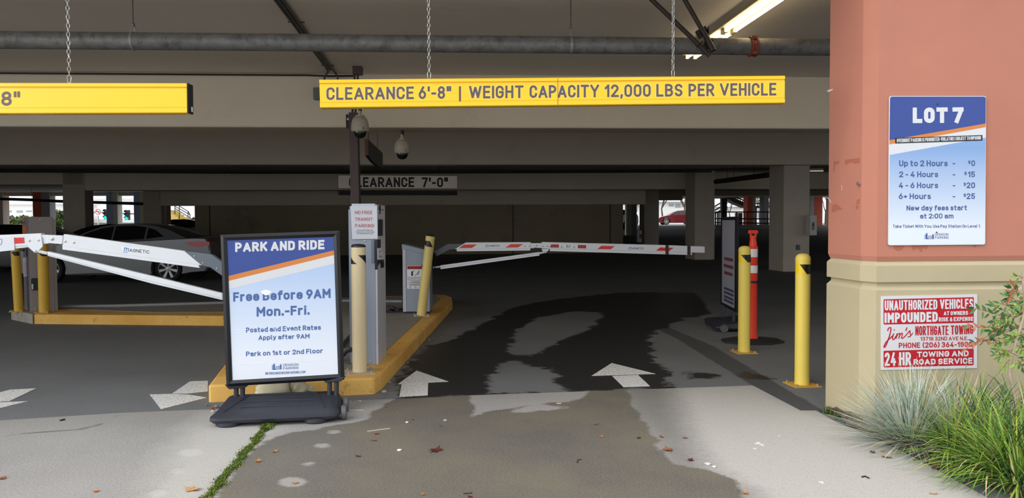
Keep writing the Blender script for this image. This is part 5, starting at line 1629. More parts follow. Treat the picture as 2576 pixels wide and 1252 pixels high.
for x0, x1, y0, y1 in ((1674, 1682, 616, 640.5), (1729, 1737, 618, 641.5)):
    b = MB(); b.hexa([GP.px(x0, y1, .004), GP.px(x1, y1 - .6, .004), GP.px(x1, y1 - .6, -.055), GP.px(x0, y1, -.055), GP.px(x0, y0, .004), GP.px(x1, y0 + .3, .004), GP.px(x1, y0 + .3, -.055), GP.px(x0, y0, -.055)])
    b.build('tape_wrap', M('dark_brown_tape', (52, 44, 46), 0.4), t_)
part_slab(t_, 'gusset', m_arm, GP, [(1362.5, 626), (1381, 626), (1381, 628), (1373, 636), (1370, 636), (1362.5, 628)], .006, .006)
part_slab(t_, 'strut', m_arm, GP, [(1107, 667.3), (1357, 633.6), (1357.5, 642.6), (1108.5, 677)], .04, 0, .004)
b = MB(); ribbon(b, GP, [(1107.5, 671.8), (1357, 637.8)], .7, .0015); b.build('strut_groove', M('groove_grey', (150, 156, 164), 0.5), t_)
b = MB(); b.tube([GP.px(1357, 637, -.01), GP.px(1370, 634, -.005)], .013, 8); b.build('strut_end', m_arm, t_); b = MB(); b.tube([GP.px(1095, 672, -.015), GP.px(1109, 670.5, -.015)], .012, 8); b.build('strut_end', m_arm, t_)
b = MB(); b.lathe([(.022, -.012), (.022, .012)], GP.px(1091, 672, -.015), GP.n, 16); e_ = b.build('eyelet', m_black, t_); b = MB(); b.lathe([(.010, .011), (.010, .015)], GP.px(1091, 672, -.015), GP.n, 10); b.build('pin', m_bolt, e_)
for x, y in ((1320.5, 619.5), (1332.5, 619), (1366, 619.7), (1377.5, 619.8), (1371, 633.5)):
    b = MB(); b.lathe([(.007, 0), (.006, .005), (.001, .006)], GP.px(x, y, .001 if y < 630 else .006), GP.n, 8); b.build('rivet', m_brk, t_)
b = MB()
for k in range(5):
    p = GP.px(1086 + 2.2 * k, 631 + 1.5 * k, .01)
    b.tube([p, p + Vector((.012, -.02, -.03)), p + Vector((.02, -.005, -.07)), p + Vector((-.005, .0, -.075 - .01 * k))], .005, 6)
b.build('cable_knot', m_black, t_)
# left-hand arm, half folded, close to the camera
LP = Plane((0, 6.05, 1), (0, -1, 0))
t_ = thing('folding_barrier', 'tilted folding barrier arm with a red sticker across the left lane', 'barrier', LP.px(560, 690), 'folding barrier arms')
part_slab(t_, 'bracket', M('slate_bracket', (98, 108, 118), 0.45, 0.2), LP, [(455, 630), (501, 635), (533, 640), (554, 655), (600, 690), (600, 716), (557, 693), (528.7, 673), (507, 668), (470, 655)], .05, -.006, .006)
for x, y in ((489, 644), (511, 661), (545.5, 675)):
    b = MB(); b.lathe([(.006, 0), (.005, .004), (.001, .005)], LP.px(x, y, -.006), LP.n, 8); b.build('rivet', m_bolt, t_)
a2 = part_slab(t_, 'arm_section', m_arm, LP, [(160, 588.5), (463.5, 631), (507.5, 667.3), (157, 619)], .05, 0, .003)
part_slab(t_, 'lower_rail', m_arm, LP, [(156.5, 615), (497, 658), (502, 674), (156.5, 627.5)], .035, -.002, .004)
b = MB(); poly(b, LP, [(303, 618), (380, 628), (377, 641), (305.5, 632)], .0012); b.build('logo_plate', m_white, a2)
magnetic(a2, LP, 310, 376, 622.5, 631.5, 629.5, 638.2, .002)
part_slab(t_, 'hinge_plate', m_arm, LP, [(103.5, 590.5), (121, 590), (122, 612.5), (104, 613.5)], .04, -.005, .004)
hp = part_slab(t_, 'hinge_plate', m_arm, LP, rounded([(119.5, 590.5), (158.5, 592), (156.5, 614.5), (119.5, 611)], 4), .04, .005, .004)
b = MB(); b.lathe([(.013, 0), (.013, .004), (.008, .006), (.007, .010), (.001, .011)], LP.px(131.5, 600.7, .005), LP.n, 16); b.build('pivot', m_galv, hp)
a1 = part_slab(t_, 'arm_section', m_arm, LP, [(-240, 592), (0, 590.5), (104, 586.3), (105, 616), (0, 622), (-240, 624)], .05, 0, .005)
part_slab(t_, 'lower_rail', m_arm, LP, [(-240, 624), (0, 622), (72, 618.3), (72, 621.5), (40, 625), (0, 631), (-240, 634)], .035, -.003, .003)
pa_ = part_slab(t_, 'taped_paper', M('taped_white_paper', (224, 229, 238), 0.6), LP, [(-30, 597), (35, 597), (36.5, 628.5), (0, 632.5), (-30, 633)], .003, .006)
b = MB(); ribbon(b, LP, smooth_path([(-6, 602), (3, 601), (4.5, 606), (3.8, 612), (0.5, 616)], 5), .9, .008); b.build('pen_mark', m_black, pa_)
rs = part_slab(t_, 'red_sticker', m_redr, LP, [(34.7, 597.6), (60, 596.8), (61.2, 611.3), (35.4, 613)], .002, .003)
b = MB()
for k in range(4):
    ribbon(b, LP, [(37.5, 601.3 + k * 3.0), (55 + (k % 2) * 3, 600.6 + k * 3.0)], .7, .004)
b.build('sticker_print', M('sticker_dark_red', (150, 24, 24), 0.5), rs)
part_slab(t_, 'gusset', m_arm, LP, [(68.5, 597), (104, 595), (107.5, 619.5), (92, 635.5), (86, 635), (69.5, 620.5)], .006, .008, .003)
for x, y in ((73.8, 605.3), (96.8, 604), (89.3, 630.8), (163.8, 607), (185.5, 609.8)):
    b = MB(); b.lathe([(.009, 0), (.008, .005), (.001, .007)], LP.px(x, y, .008 if x < 110 else .001), LP.n, 10); b.build('rivet', m_bolt, t_)
part_slab(t_, 'strut', m_arm, LP, [(118, 631.8), (380, 693.6), (559.5, 737.8), (560, 755), (380, 712.8), (119, 643.5)], .045, 0, .006)
b = MB(); ribbon(b, LP, [(120, 640.5), (380, 707.5), (559, 750)], .8, .0015); b.build('strut_groove', M('groove_grey', (150, 156, 164), 0.5), t_)
b = MB(); b.tube([LP.px(98, 632, -.004), LP.px(119, 637, -.015)], .013, 8); b.build('strut_end', m_arm, t_)
b = MB(); b.tube([LP.px(555, 745, -.02), LP.px(590, 752, -.02)], .012, 8); b.build('strut_end', m_arm, t_)

# --- conduits on the island
m_flex = M('flexible_conduit', (74, 76, 78), 0.5, 0.3, bump=0.6, bs=220)
b = MB(); b.tube(smooth_path([tuple(Pz(x, y, KZ + z)) for x, y, z in ((846, 905, .02), (862, 895, .05), (872, 884, .09), (882, 880, .13), (884, 872, .15))], 4), 0.016, 8)
tag(b.build('flexible_conduit', m_flex, None, smooth=60), 'short ribbed conduit rising from the island by the cream bollard', 'conduit')
b = MB(); b.tube(smooth_path([tuple(Pz(x, y, KZ + .018)) for x, y in ((860, 872), (872, 858), (884, 846), (900, 835))], 4), 0.016, 8)
tag(b.build('cable_run', m_flex, None, smooth=60), 'dark cable lying on the island left of the cream bollard', 'cable')
b = MB(); b.tube(smooth_path([tuple(Pz(x, y, KZ + .05)) for x, y in ((860, 868), (872, 853), (884, 841), (900, 830))], 4), 0.013, 8)
tag(b.build('cable_run', m_flex, None, smooth=60), 'thinner dark cable just behind the other one left of the cream bollard', 'cable')
b = MB(); b.tube([Pz(130, 771, KZ + .03), Pz(300, 769, KZ + .03), Pz(560, 761.5, KZ + .03), Pz(880, 756, KZ + .03), Pz(1012, 758, KZ + .03)], 0.028, 10)
tag(b.build('ground_pipe', M('pale_ground_pipe', (150, 150, 150), 0.45, 0.3), None, smooth=60), 'pale pipe laid along the back edge of the island', 'pipe')
b = MB(); b.tube(smooth_path([tuple(Pz(x, y, KZ + z)) for x, y, z in ((968, 783, .02), (978, 778, .06), (990, 780, .03), (1000, 779, .05), (1013, 777, .04))], 4), 0.018, 8)
tag(b.build('cable_tangle', m_flex, None, smooth=60), 'thick dark cable between the ticket machine and the barrier cabinet', 'cable')
b = MB(); b.tube(smooth_path([tuple(Pz(x, y, KZ + z)) for x, y, z in ((966, 773, .02), (978, 769, .10), (990, 771, .10), (998, 777, .03))], 4), 0.010, 8)
tag(b.build('cable_tangle', m_flex, None, smooth=60), 'thin looped cable over the thick one beside the ticket machine', 'cable')

# --- sandbag tucked behind the stand
t_ = thing('sandbag', 'tied cream sandbag lying behind the base of the PARK AND RIDE stand', 'sandbag', Vector((-1.66, 5.82, 0.02)))
m_bag = M('cream_sandbag_cloth', (208, 200, 172), 0.85, var=0.08, vs=10, dirt=(160, 146, 110), ds=8, da=(0.6, 0.8), bump=0.5, bs=28)
def blob(mb, c, rx, ry, rz, yaw=0.0, seed=0, n=20, mrows=12, amp=0.06):
    r_ = random.Random(seed)
    ph = [(r_.uniform(2, 6), r_.uniform(0, 6), r_.uniform(2, 5), r_.uniform(0, 6)) for _ in range(3)]
    rings = []
    cy, sy = math.cos(yaw), math.sin(yaw)
    for i in range(1, mrows):
        th = math.pi * i / mrows
        ring = []
        for k in range(n):
            p = 2 * math.pi * k / n
            f = 1 + amp * sum(math.sin(a * th + b_) * math.sin(c_ * p + d_) for a, b_, c_, d_ in ph)
            q = Vector((math.cos(th) * rx, math.sin(th) * math.cos(p) * ry, math.sin(th) * math.sin(p) * rz)) * f
            if q.z < -rz * .6: q.z = -rz * .6 + (q.z + rz * .6) * .2
            ring.append(Vector((c[0] + q.x * cy - q.y * sy, c[1] + q.x * sy + q.y * cy, c[2] + q.z)))
        rings.append(ring)
    mb.loft(rings)
bc = PY(697, 980, 5.84)
b = MB(); blob(b, bc, .165, .085, .085, .05, 3); b.build('bag', m_bag, t_, smooth=80, sub=1)
b = MB(); blob(b, PY(752, 979, 5.84), .075, .06, .065, -.1, 5, amp=.12); blob(b, PY(776, 978, 5.85), .05, .03, .03, -.25, 8, amp=.18); b.build('tied_neck', m_bag, t_, smooth=80, sub=1)
b = MB(); c0 = PY(737, 976, 5.84); b.tube([c0 + Vector((.012 * math.sin(a * 2), .068 * math.cos(a), .072 * math.sin(a))) for a in np.linspace(0, 6.28, 19)[:-1]], .006, 6, closed=True); b.build('tie', M('tie_cord', (120, 104, 74), 0.9), t_, smooth=60)

# --- orange marker post on its rubber base
B = gbase(1893, 853, 0.03); Yb = B.y
t_ = thing('marker_post', 'orange marker post with white reflective bands on a black rubber base', 'marker post', (B.x, B.y, 0))
m_or2 = M('fluorescent_orange_plastic', (236, 66, 40), 0.45, var=0.03)
k = Yb / F_PX
def zz(y): return PY(1890, y, Yb).z
b = MB(); b.lathe([(.062, 0.02), (.062, .07), (.05, .085), (.049, zz(706)), (.052, zz(705)), (.052, zz(626)), (.056, zz(624)), (.056, zz(621)), (.045, zz(618))], (B.x, B.y, 0), n=28); b.build('post', m_or2, t_, smooth=35)
b = MB(); b.lathe([(.045, zz(619)), (.040, zz(608)), (.030, zz(594)), (.024, zz(592))], (B.x, B.y, 0), n=20)
b.build('top_cone', m_or2, t_, smooth=50)
b = MB()
for sx in (-1, 1):
    b.box(B.x + sx * .028 - .010, B.x + sx * .028 + .010, B.y - .012, B.y + .012, zz(600), zz(586))
b.box(B.x - .055, B.x + .055, B.y - .014, B.y + .014, zz(588), zz(578.5)); b.build('grip', m_or2, t_, bevel=.012)
for y0, y1 in ((646, 625), (686, 667)):
    b = MB(); b.lathe([(.0530, zz(y0)), (.0530, zz(y1))], (B.x, B.y, 0), n=28); b.build('white_band', M('white_reflective_sheet', (232, 226, 226), 0.35), t_, smooth=60)
b = MB(); b.lathe([(.0500, zz(712)), (.0500, zz(699))], (B.x, B.y, 0), n=28); b.build('black_band', m_black, t_, smooth=60)
b = MB(); oc = [(.36 * math.cos(a) * 1.0, .26 * math.sin(a)) for a in np.linspace(math.pi / 8, 2 * math.pi + math.pi / 8, 9)[:-1]]
b.loft([[Vector((B.x + x * f, B.y + y * f, z)) for x, y in oc] for f, z in ((1, 0.0), (1, .018), (.93, .03), (.3, .045))]); b.build('rubber_base', M('black_rubber', (34, 34, 36), 0.75, bump=.3, bs=60), t_, bevel=.004)

# --- fire extinguisher cabinets and box on the columns
m_ext = M('white_cabinet_enamel', (212, 210, 206), 0.5)
def fire_box(label, x0, x1, y0, y1, Y, dep, xt0, xt1, yt0, yt1):
    t_ = thing('extinguisher_cabinet', label, 'cabinet', PY((x0 + x1) / 2, y1, Y))
    a_, c_ = PY(x0, y1, Y), PY(x1, y0, Y)
    b = MB(); b.box(a_.x, c_.x, Y, Y + dep, a_.z, c_.z); b.build('box', m_ext, t_, bevel=.02)
    P_ = Plane((0, Y, 0), (0, -1, 0))
    b = MB(); poly(b, P_, rounded([(xt0, yt0), (xt1, yt0), (xt1, yt1), (xt0, yt1)], 1.5), .002); lb = b.build('label_plate', M('label_dark_red', (84, 24, 26), 0.5), t_)
    b = MB(); n = 4; hh = (yt1 - yt0) / n
    for i, ch in enumerate('FIRE'):
        m_ = (xt1 - xt0) * .24
        text(b, P_, ch, xt0 + m_, xt1 - m_, yt0 + i * hh + hh * .15, yt0 + (i + 1) * hh - hh * .12, bold=.03, e=.004)
    b.build('lettering', m_white, lb)
fire_box('white fire extinguisher cabinet on the side of the near right column', 2037.5, 2056, 541, 592, 20.75, .3, 2042, 2048.5, 558, 579)
fire_box('white fire extinguisher cabinet low on the farthest right column', 1602.5, 1615, 579, 609, 34.7, .25, 1609, 1614, 588, 601)
p = PY(2007, 622, 20.58); b = MB(); b.box(p.x - .045, p.x + .045, p.y - .05, p.y + .02, p.z - .07, p.z + .07)
tag(b.build('outlet_box', M('grey_outlet', (96, 100, 106), 0.5), None, bevel=.006), 'small grey outlet box on the near right column', 'outlet box')
for x, Y, yy, lab in ((225, 29.05, 548, 'small red notice on the left column'), (1744, 27.7, 518, 'small red notice on the middle right column')):
    pass
# ================================================================== PARKED CARS
m_glass = M('dark_car_glass', (10, 12, 14), 0.05, spec=0.8)
m_tyre = M('tyre_rubber', (20, 20, 20), 0.8)
m_rim = M('alloy_rim', (176, 176, 176), 0.35, 0.6)
m_trim = M('black_car_trim', (16, 16, 18), 0.5)
def car(label, loc, paint, rotz=0.0, kind='sedan', group='cars parked inside the garage', name='car', wheels=True):
    """side outline pushed across the width in slices; nose at -x, near side at -y"""
    t_ = thing(name, label, 'car', loc, group)
    o0 = Vector(loc)
    H = {'sedan': 1.40, 'suv': 1.62, 'hatch': 1.42}[kind]
    W, WB = 0.90, 1.40
    rw, ra = 0.325, 0.385
    Rz = Matrix.Translation(o0) @ Matrix.Rotation(rotz, 4, 'Z')
    def arcw(cx):
        return [(cx + ra * math.cos(math.radians(a)), 0.325 + ra * math.sin(math.radians(a))) for a in range(200, -21, -20)]
    if kind == 'sedan':
        low = [(-2.26, .24), (-2.33, .42), (-2.31, .60), (-2.18, .72), (-1.75, .84), (-1.05, .94), (.2, .97), (1.3, 1.02), (2.05, 1.06), (2.33, 1.05), (2.40, .92), (2.42, .60), (2.40, .40), (2.30, .26)]
        gh = [(-1.15, .92), (-.62, 1.20), (-.30, 1.33), (.10, H - .01), (.55, H), (.95, H - .04), (1.35, 1.25), (1.80, 1.05), (1.80, .95)]
        side = [[(-.92, .98), (-.55, 1.19), (-.25, 1.29), (.02, 1.335), (.02, 1.0)], [(.07, 1.0), (.07, 1.337), (.55, 1.345), (.80, 1.31), (.80, 1.03)], [(.85, 1.035), (.85, 1.295), (1.02, 1.25), (1.26, 1.09)]]
    elif kind == 'suv':
        low = [(-2.26, .28), (-2.32, .5), (-2.30, .78), (-2.15, .92), (-1.2, 1.03), (.2, 1.06), (1.5, 1.10), (2.28, 1.12), (2.34, .9), (2.36, .6), (2.30, .30)]
        gh = [(-1.25, 1.0), (-.65, 1.42), (-.35, 1.56), (.2, H), (1.2, H), (1.9, H - .07), (2.22, 1.12), (2.2, 1.0)]
        side = [[(-1.0, 1.08), (-.58, 1.40), (-.3, 1.50), (.02, 1.53), (.02, 1.1)], [(.07, 1.1), (.07, 1.53), (.95, 1.53), (.95, 1.13)], [(1.02, 1.13), (1.02, 1.52), (1.75, 1.48), (1.98, 1.18)]]
    else:
        low = [(-2.10, .26), (-2.18, .45), (-2.14, .66), (-1.95, .78), (-1.2, .93), (.2, 1.0), (1.3, 1.08), (1.95, 1.12), (2.05, .95), (2.08, .55), (2.0, .28)]
        gh = [(-1.25, .90), (-.6, 1.26), (-.25, 1.38), (.25, H), (.9, H), (1.55, H - .08), (1.95, 1.10), (1.9, 1.0)]
        side = [[(-.95, .98), (-.52, 1.24), (-.2, 1.33), (.05, 1.36), (.05, 1.02)], [(.1, 1.02), (.1, 1.36), (.85, 1.36), (1.0, 1.1)], [(1.05, 1.1), (.92, 1.35), (1.35, 1.29), (1.6, 1.14)]]
    out = low + [(2.0, .24)] + arcw(WB)[::-1] + [(.4, .22), (-.4, .22)] + arcw(-WB)[::-1]
    # split outline into columns so that the slices stay clean: one ring per slice
    b = MB()
    rings = []
    for y, f in ((-W, .955), (-W + .03, .985), (-W + .12, 1.0), (W - .12, 1.0), (W - .03, .985), (W, .955)):
        rings.append([Rz @ Vector((x * (.985 if abs(y) > W - .02 else 1) , y, .58 + (z - .58) * f)) for x, z in out])
    n = len(out)
    vs = [p for r in rings for p in r]
    fs = [[k * n + i, k * n + (i + 1) % n, (k + 1) * n + (i + 1) % n, (k + 1) * n + i] for k in range(5) for i in range(n)]
    fs += [list(range(n)), [5 * n + i for i in range(n)]]
    b.add(vs, fs)
    b.build('body', paint, t_, smooth=35)
    def yw(z):
        return .84 - .26 * max(0, z - .93) / .47
    b = MB()
    rings = []
    for s_, f in ((-1, .985), (-.96, 1.0), (.96, 1.0), (1, .985)):
        rings.append([Rz @ Vector((x, s_ * yw(z), .95 + (z - .95) * f)) for x, z in gh])
    b.loft(rings)
    cab = b.build('cabin', paint, t_, smooth=35)
    for s_ in (-1, 1):
        for q in side:
            b = MB(); b.prism([Rz @ Vector((x, s_ * (yw(z) + .004), z)) for x, z in q], Rz.to_3x3() @ Vector((0, -s_ * .02, 0)))
            b.build('side_window', m_glass, t_)
    def screen(i0, i1, nm):
        (xa, za), (xb, zb) = gh[i0], gh[i1]
        d = Vector((zb - za, 0, -(xb - xa))).normalized()
        if d.z < 0: d = -d
        pts = []
        for f, s_ in ((.06, -1), (.06, 1), (.94, 1), (.94, -1)):
            x, z = xa + (xb - xa) * f, za + (zb - za) * f
            pts.append(Rz @ (Vector((x, s_ * (yw(z) - .06), z)) + d * .006))
        b = MB(); b.prism(pts, Rz.to_3x3() @ (-d * .02)); b.build(nm, m_glass, t_)
    screen(0, 2, 'windscreen')
    screen(len(gh) - 4 if kind == 'sedan' else len(gh) - 3, len(gh) - 2, 'rear_window')
    xr, xf = low[-3][0], low[1][0]
    zl = .90 if kind != 'suv' else .98
    for s_ in (-1, 1):
        b = MB(); b.prism([Rz @ Vector((x, s_ * (W + .004), z)) for x, z in ((xr - .62, zl + .05), (xr - .30, zl + .08), (xr - .02, zl + .06), (xr - .02, zl - .02), (xr - .30, zl - .06), (xr - .48, zl - .03))], Rz.to_3x3() @ Vector((0, -s_ * .25, 0)))
        b.build('tail_light', M('tail_light_red', (210, 22, 30), 0.15, coat=.5), t_)
        b = MB(); b.prism([Rz @ Vector((x, s_ * (W - .01), z)) for x, z in ((xf + .02, .62), (xf + .1, .72), (xf + .42, .78), (xf + .30, .66))], Rz.to_3x3() @ Vector((0, -s_ * .3, 0)))
        b.build('head_light', M('head_light_lens', (190, 196, 204), 0.1), t_)
        for x in (.0 - .12, .72):
            b = MB(); b.tube([Rz @ Vector((x, s_ * (W + .012), .84)), Rz @ Vector((x - .16, s_ * (W + .012), .835))], .012, 6); b.build('door_handle', paint, t_)
        b = MB(); b.box(-.92, -.72, s_ * .98 - .09, s_ * .98 + .09, .98, 1.10, Rz); b.build('mirror', paint, t_, bevel=.03)
        b = MB()
        for q in ([(-.98, .30), (-.98, .92)], [(.045, .26), (.045, .98)], [(.86, .52), (.98, 1.0)]):
            b.tube([Rz @ Vector((x, s_ * (W * .995), z)) for x, z in q], .006, 4)
        b.build('door_gap', m_trim, t_)
        b = MB(); b.box(-1.0, 1.0, s_ * (W - .02) - .015, s_ * (W - .02) + .015, .19, .27, Rz); b.build('sill', m_trim, t_)
        for cx in (-WB, WB):
            c0 = Rz @ Vector((cx, s_ * (W - .12), rw))
            ax = Rz.to_3x3() @ Vector((0, s_, 0))
            b = MB(); b.lathe([(.20, -.10), (rw - .02, -.10), (rw, -.07), (rw, .07), (rw - .02, .10), (.235, .10), (.225, .08)], c0, ax, 28)
            wh = b.build('wheel', m_tyre, t_, smooth=40)
            b = MB(); b.lathe([(.228, .06), (.236, .095), (.222, .10), (.212, .06)], c0, ax, 28)
            b.lathe([(.05, .05), (.055, .085), (.02, .09)], c0, ax, 14)
            u_ = Vector((0, 0, 1)); v_ = ax.cross(u_)
            for k in range(7):
                a = 2 * math.pi * k / 7
                d_ = u_ * math.cos(a) + v_ * math.sin(a); e_ = -u_ * math.sin(a) + v_ * math.cos(a)
                b.hexa([c0 + d_ * .04 - e_ * .018 + ax * .055, c0 + d_ * .04 + e_ * .018 + ax * .055, c0 + d_ * .04 + e_ * .018 + ax * .085, c0 + d_ * .04 - e_ * .018 + ax * .085,
                        c0 + d_ * .222 - e_ * .036 + ax * .06, c0 + d_ * .222 + e_ * .036 + ax * .06, c0 + d_ * .222 + e_ * .036 + ax * .092, c0 + d_ * .222 - e_ * .036 + ax * .092])
            b.build('rim', m_rim, wh)
            b = MB(); b.lathe([(.20, -.02), (.20, .03)], c0, ax, 20); b.build('brake', m_trim, wh)
    return t_
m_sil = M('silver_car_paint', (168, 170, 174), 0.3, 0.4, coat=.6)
m_blkp = M('black_car_paint', (14, 15, 17), 0.2, coat=.8)
m_redp = M('dark_red_car_paint', (96, 10, 20), 0.25, coat=.8)
m_dkg = M('charcoal_car_paint', (40, 42, 46), 0.25, coat=.8)
Ys = 18.25
xc = ((427 + 123) / 2 - 1288) / F_PX * Ys
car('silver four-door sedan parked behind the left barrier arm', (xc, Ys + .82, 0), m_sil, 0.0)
car('black sedan behind the far-left machine, mostly in shadow', (PY(70, 560, 22.6).x, 22.9, 0), m_blkp, math.pi)
car('black sedan with its roof showing over the silver sedan', (PY(300, 560, 26).x, 26.8, 0), m_blkp, math.pi)
car('black car nearest the yellow stair, behind the silver sedan boot', (PY(428, 560, 38).x, 38.5, .24), m_blkp, 0.2)
car('black hatchback just inside the right end of the back wall', (PY(1572, 560, 53).x - 1.2, 53.5, float(floor_z(np.array([[0, 53.5]]))[0])), m_blkp, 0.0, 'hatch')
car('dark red car out on the street beyond the right openings', (PY(1676, 560, 75).x + 1.4, 75.8, 1.13), m_redp, 0.0, 'hatch', group='cars on the street')

# ================================================================== BEYOND THE GARAGE
ST = 1.13
m_leaf = [M('hedge_leaf_dark', (44, 66, 36), 0.7), M('hedge_leaf_mid', (78, 100, 50), 0.7), M('leaf_yellow_green', (150, 160, 80), 0.7)]
def leaf_cloud(mb, c, rx, ry, rz, n, size, seed):
    r_ = random.Random(seed)
    for _ in range(n):
        while True:
            q = Vector((r_.uniform(-1, 1), r_.uniform(-1, 1), r_.uniform(-1, 1)))
            if q.length <= 1: break
        q = q * (0.75 + 0.25 * r_.random())
        p = Vector((c[0] + q.x * rx, c[1] + q.y * ry, c[2] + q.z * rz))
        u = Vector((r_.gauss(0, 1), r_.gauss(0, 1), r_.gauss(0, 1))).normalized()
        v = u.cross(Vector((r_.gauss(0, 1), r_.gauss(0, 1), r_.gauss(0, 1)))).normalized()
        s_ = size * r_.uniform(.6, 1.3)
        mb.mat(r_.choice((0, 0, 1, 1, 2)))
        mb.add([p - u * s_, p + v * s_ * .5, p + u * s_, p - v * s_ * .5], [[0, 1, 2, 3]])
    mb.mat(0)
m_bark = M('grey_bark', (70, 56, 46), 0.9, var=.15, vs=8)
def branches(mb, p, d, L, r, depth, r_):
    q = p + d * L
    mid = p.lerp(q, .5) + Vector((r_.gauss(0, .04), r_.gauss(0, .04), 0)) * L
    mb.tube([p, mid, q], [r, r * .85, r * .65], 5, caps=False)
    tips = []
    if depth == 0:
        return [q]
    for _ in range(3 if depth > 1 else 2):
        nd = (d + Vector((r_.gauss(0, .55), r_.gauss(0, .55), r_.uniform(-.1, .45)))).normalized()
        tips += branches(mb, q, nd, L * r_.uniform(.6, .85), r * .6, depth - 1, r_)
    return tips
def tree(label, base, H, leafy, seed, group='trees on the street'):
    t_ = thing('street_tree', label, 'tree', base, group)
    r_ = random.Random(seed)
    b = MB(); tips = branches(b, Vector(base), Vector((r_.gauss(0, .08), 0, 1)).normalized(), H * .34, H * .022, 4, r_)
    b.build('trunk', m_bark, t_)
    if leafy:
        b = MB()
        for q in tips[::2]:
            leaf_cloud(b, q, H * .08, H * .08, H * .07, leafy, H * .022, r_.random())
        b.build('foliage', m_leaf, t_)
    return t_
def shrub(label, x0, x1, ytop, Y, seed, name='hedge'):
    p0, p1 = PY(x0, 560, Y), PY(x1, 560, Y)
    h = PY((x0 + x1) / 2, ytop, Y).z - ST
    c = Vector(((p0.x + p1.x) / 2, Y, ST + h * .5))
    b = MB()
    for k in range(7):
        f = (k + .5) / 7
        leaf_cloud(b, (p0.x + (p1.x - p0.x) * f, Y + .3 * math.sin(k * 2.1), ST + h * (.45 + .1 * math.sin(k * 1.7))), (p1.x - p0.x) / 7, .9, h * .52, 170, .16, seed + k)
    tag(b.build(name, m_leaf, None), label, 'hedge', 'hedges along the street')
shrub('dark green hedge in the leftmost bright opening', -6, 86, 541, 56, 11)
shrub('taller green shrub in the second bright opening from the left', 124, 160, 527, 57, 31)
shrub('green bush at the foot of the red column behind the right railing', 1985, 2030, 545, 58, 51)
m_wb = M('white_building', (226, 226, 222), 0.8, var=.03)
m_win = M('dull_window_band', (150, 156, 158), 0.3)
def building(label, x0, x1, ytop, Y, bands, fascia=None):
    p0, p1 = PY(x0, 560, Y), PY(x1, 560, Y)
    zt_ = PY((x0 + x1) / 2, ytop, Y).z
    t_ = thing('building', label, 'building', ((p0.x + p1.x) / 2, Y, 0.5), 'buildings across the street')
    b = MB(); b.box(p0.x, p1.x, Y, Y + 8, 0.5, zt_); b.build('wall', m_wb, t_)
    b = MB(); b.box(p0.x - .3, p1.x + .3, Y - .6, Y + 8.2, zt_, zt_ + .5); b.build('roof', m_wb, t_)
    for (a0, a1, y0, y1) in bands:
        q0, q1 = PY(a0, y1, Y), PY(a1, y0, Y)
        b = MB(); b.box(q0.x, q1.x, Y - .05, Y + .1, q0.z, q1.z); b.build('window', m_win, t_)
building('long pale building behind the left openings', -60, 166, 514, 105, [(-20, 2, 529, 534), (17, 29, 529, 534), (42, 57, 529, 535), (66, 80, 529, 533), (130, 150, 530, 545)])
building('pale grey building behind the traffic signals', 225, 372, 560, 110, [])
building('pale building behind the right openings', 1560, 1750, 508, 120, [(1682, 1695, 512, 519), (1698, 1712, 512, 522), (1715, 1730, 513, 521)])
building('white building seen between the right columns', 1790, 2030, 520, 120, [(1905, 1920, 528, 548)])
# overhead walkway edge beyond the left openings
m_wk = M('pale_walkway', (214, 216, 214), 0.7)
q0, q1 = PY(190, 508, 62), PY(400, 499, 62)
t_ = thing('walkway', 'pale overhead walkway edge above the traffic signals', 'walkway', Vector(((q0.x + q1.x) / 2, 62.5, ST)))
b = MB(); b.box(q0.x, q1.x, 62, 63, q0.z, q1.z); b.build('deck', m_wk, t_)
for px_ in (205, 388):
    b = MB(); q2 = PY(px_, 512, 62); b.box(q2.x - .2, q2.x + .2, 62.2, 62.7, ST, q0.z); b.build('post', m_wk, t_)
# traffic signals on their span wire, and the turn ban sign
m_sig = M('dark_signal_housing', (46, 42, 40), 0.5)
m_green = M('lit_green_lens', (0, 220, 196), 0.3, emit=1.6)
YS = 66.0
def signal(x, y0, y1, label):
    k = YS / F_PX
    p = PY(x, y1, YS); H = (y1 - y0) * k
    t_ = thing('traffic_signal', label, 'traffic light', p, 'traffic signals on the span wire')
    w = 5.2 * k
    b = MB(); b.box(p.x - w, p.x + w, YS, YS + .3, p.z, p.z + H); b.build('housing', m_sig, t_, bevel=.03)
    for i in range(3):
        c0 = Vector((p.x, YS, p.z + H * (.19 + .31 * i)))
        b = MB(); b.lathe([(w * .82, 0), (w * .7, .03), (.01, .06)], c0, (0, -1, 0), 16); b.build('lens', m_green if i == 0 else M('dark_lens', (70, 60, 60), 0.2), t_)
        b = MB()
        arc_ = [c0 + Vector((w * .86 * math.cos(a), 0, w * .86 * math.sin(a))) for a in np.linspace(0, math.pi, 9)]
        b.loft([arc_, [q + Vector((0, -.22, 0)) for q in arc_]], closed=False)
        b.build('visor', m_sig, t_)
signal(266, 526, 551, 'traffic signal with green light, just left of the blue-grey column')
signal(319, 528, 553, 'traffic signal with green light, between the two blue-grey columns')
b = MB(); b.tube([PY(200, 533, YS + .15), PY(266, 534.5, YS + .15), PY(319, 537, YS + .15), PY(380, 539, YS + .15)], .05, 6)
for x in (200, 380):
    q = PY(x, 538, YS + .15); b.tube([(q.x, q.y, ST), (q.x, q.y, q.z + .6)], .10, 8)
tag(b.build('span_wire', m_sig, None), 'dark wire carrying the two green traffic signals', 'wire')
PSg = Plane((0, YS - .6, 0), (0, -1, 0))
t_ = thing('turn_ban_sign', 'white no left turn sign with a red ring beside the traffic signals', 'sign', PSg.px(246.5, 543))
b = MB(); slab(b, PSg, [(238.5, 525), (254.5, 525), (254.5, 543), (238.5, 543)], .03); b.build('panel', m_white, t_)
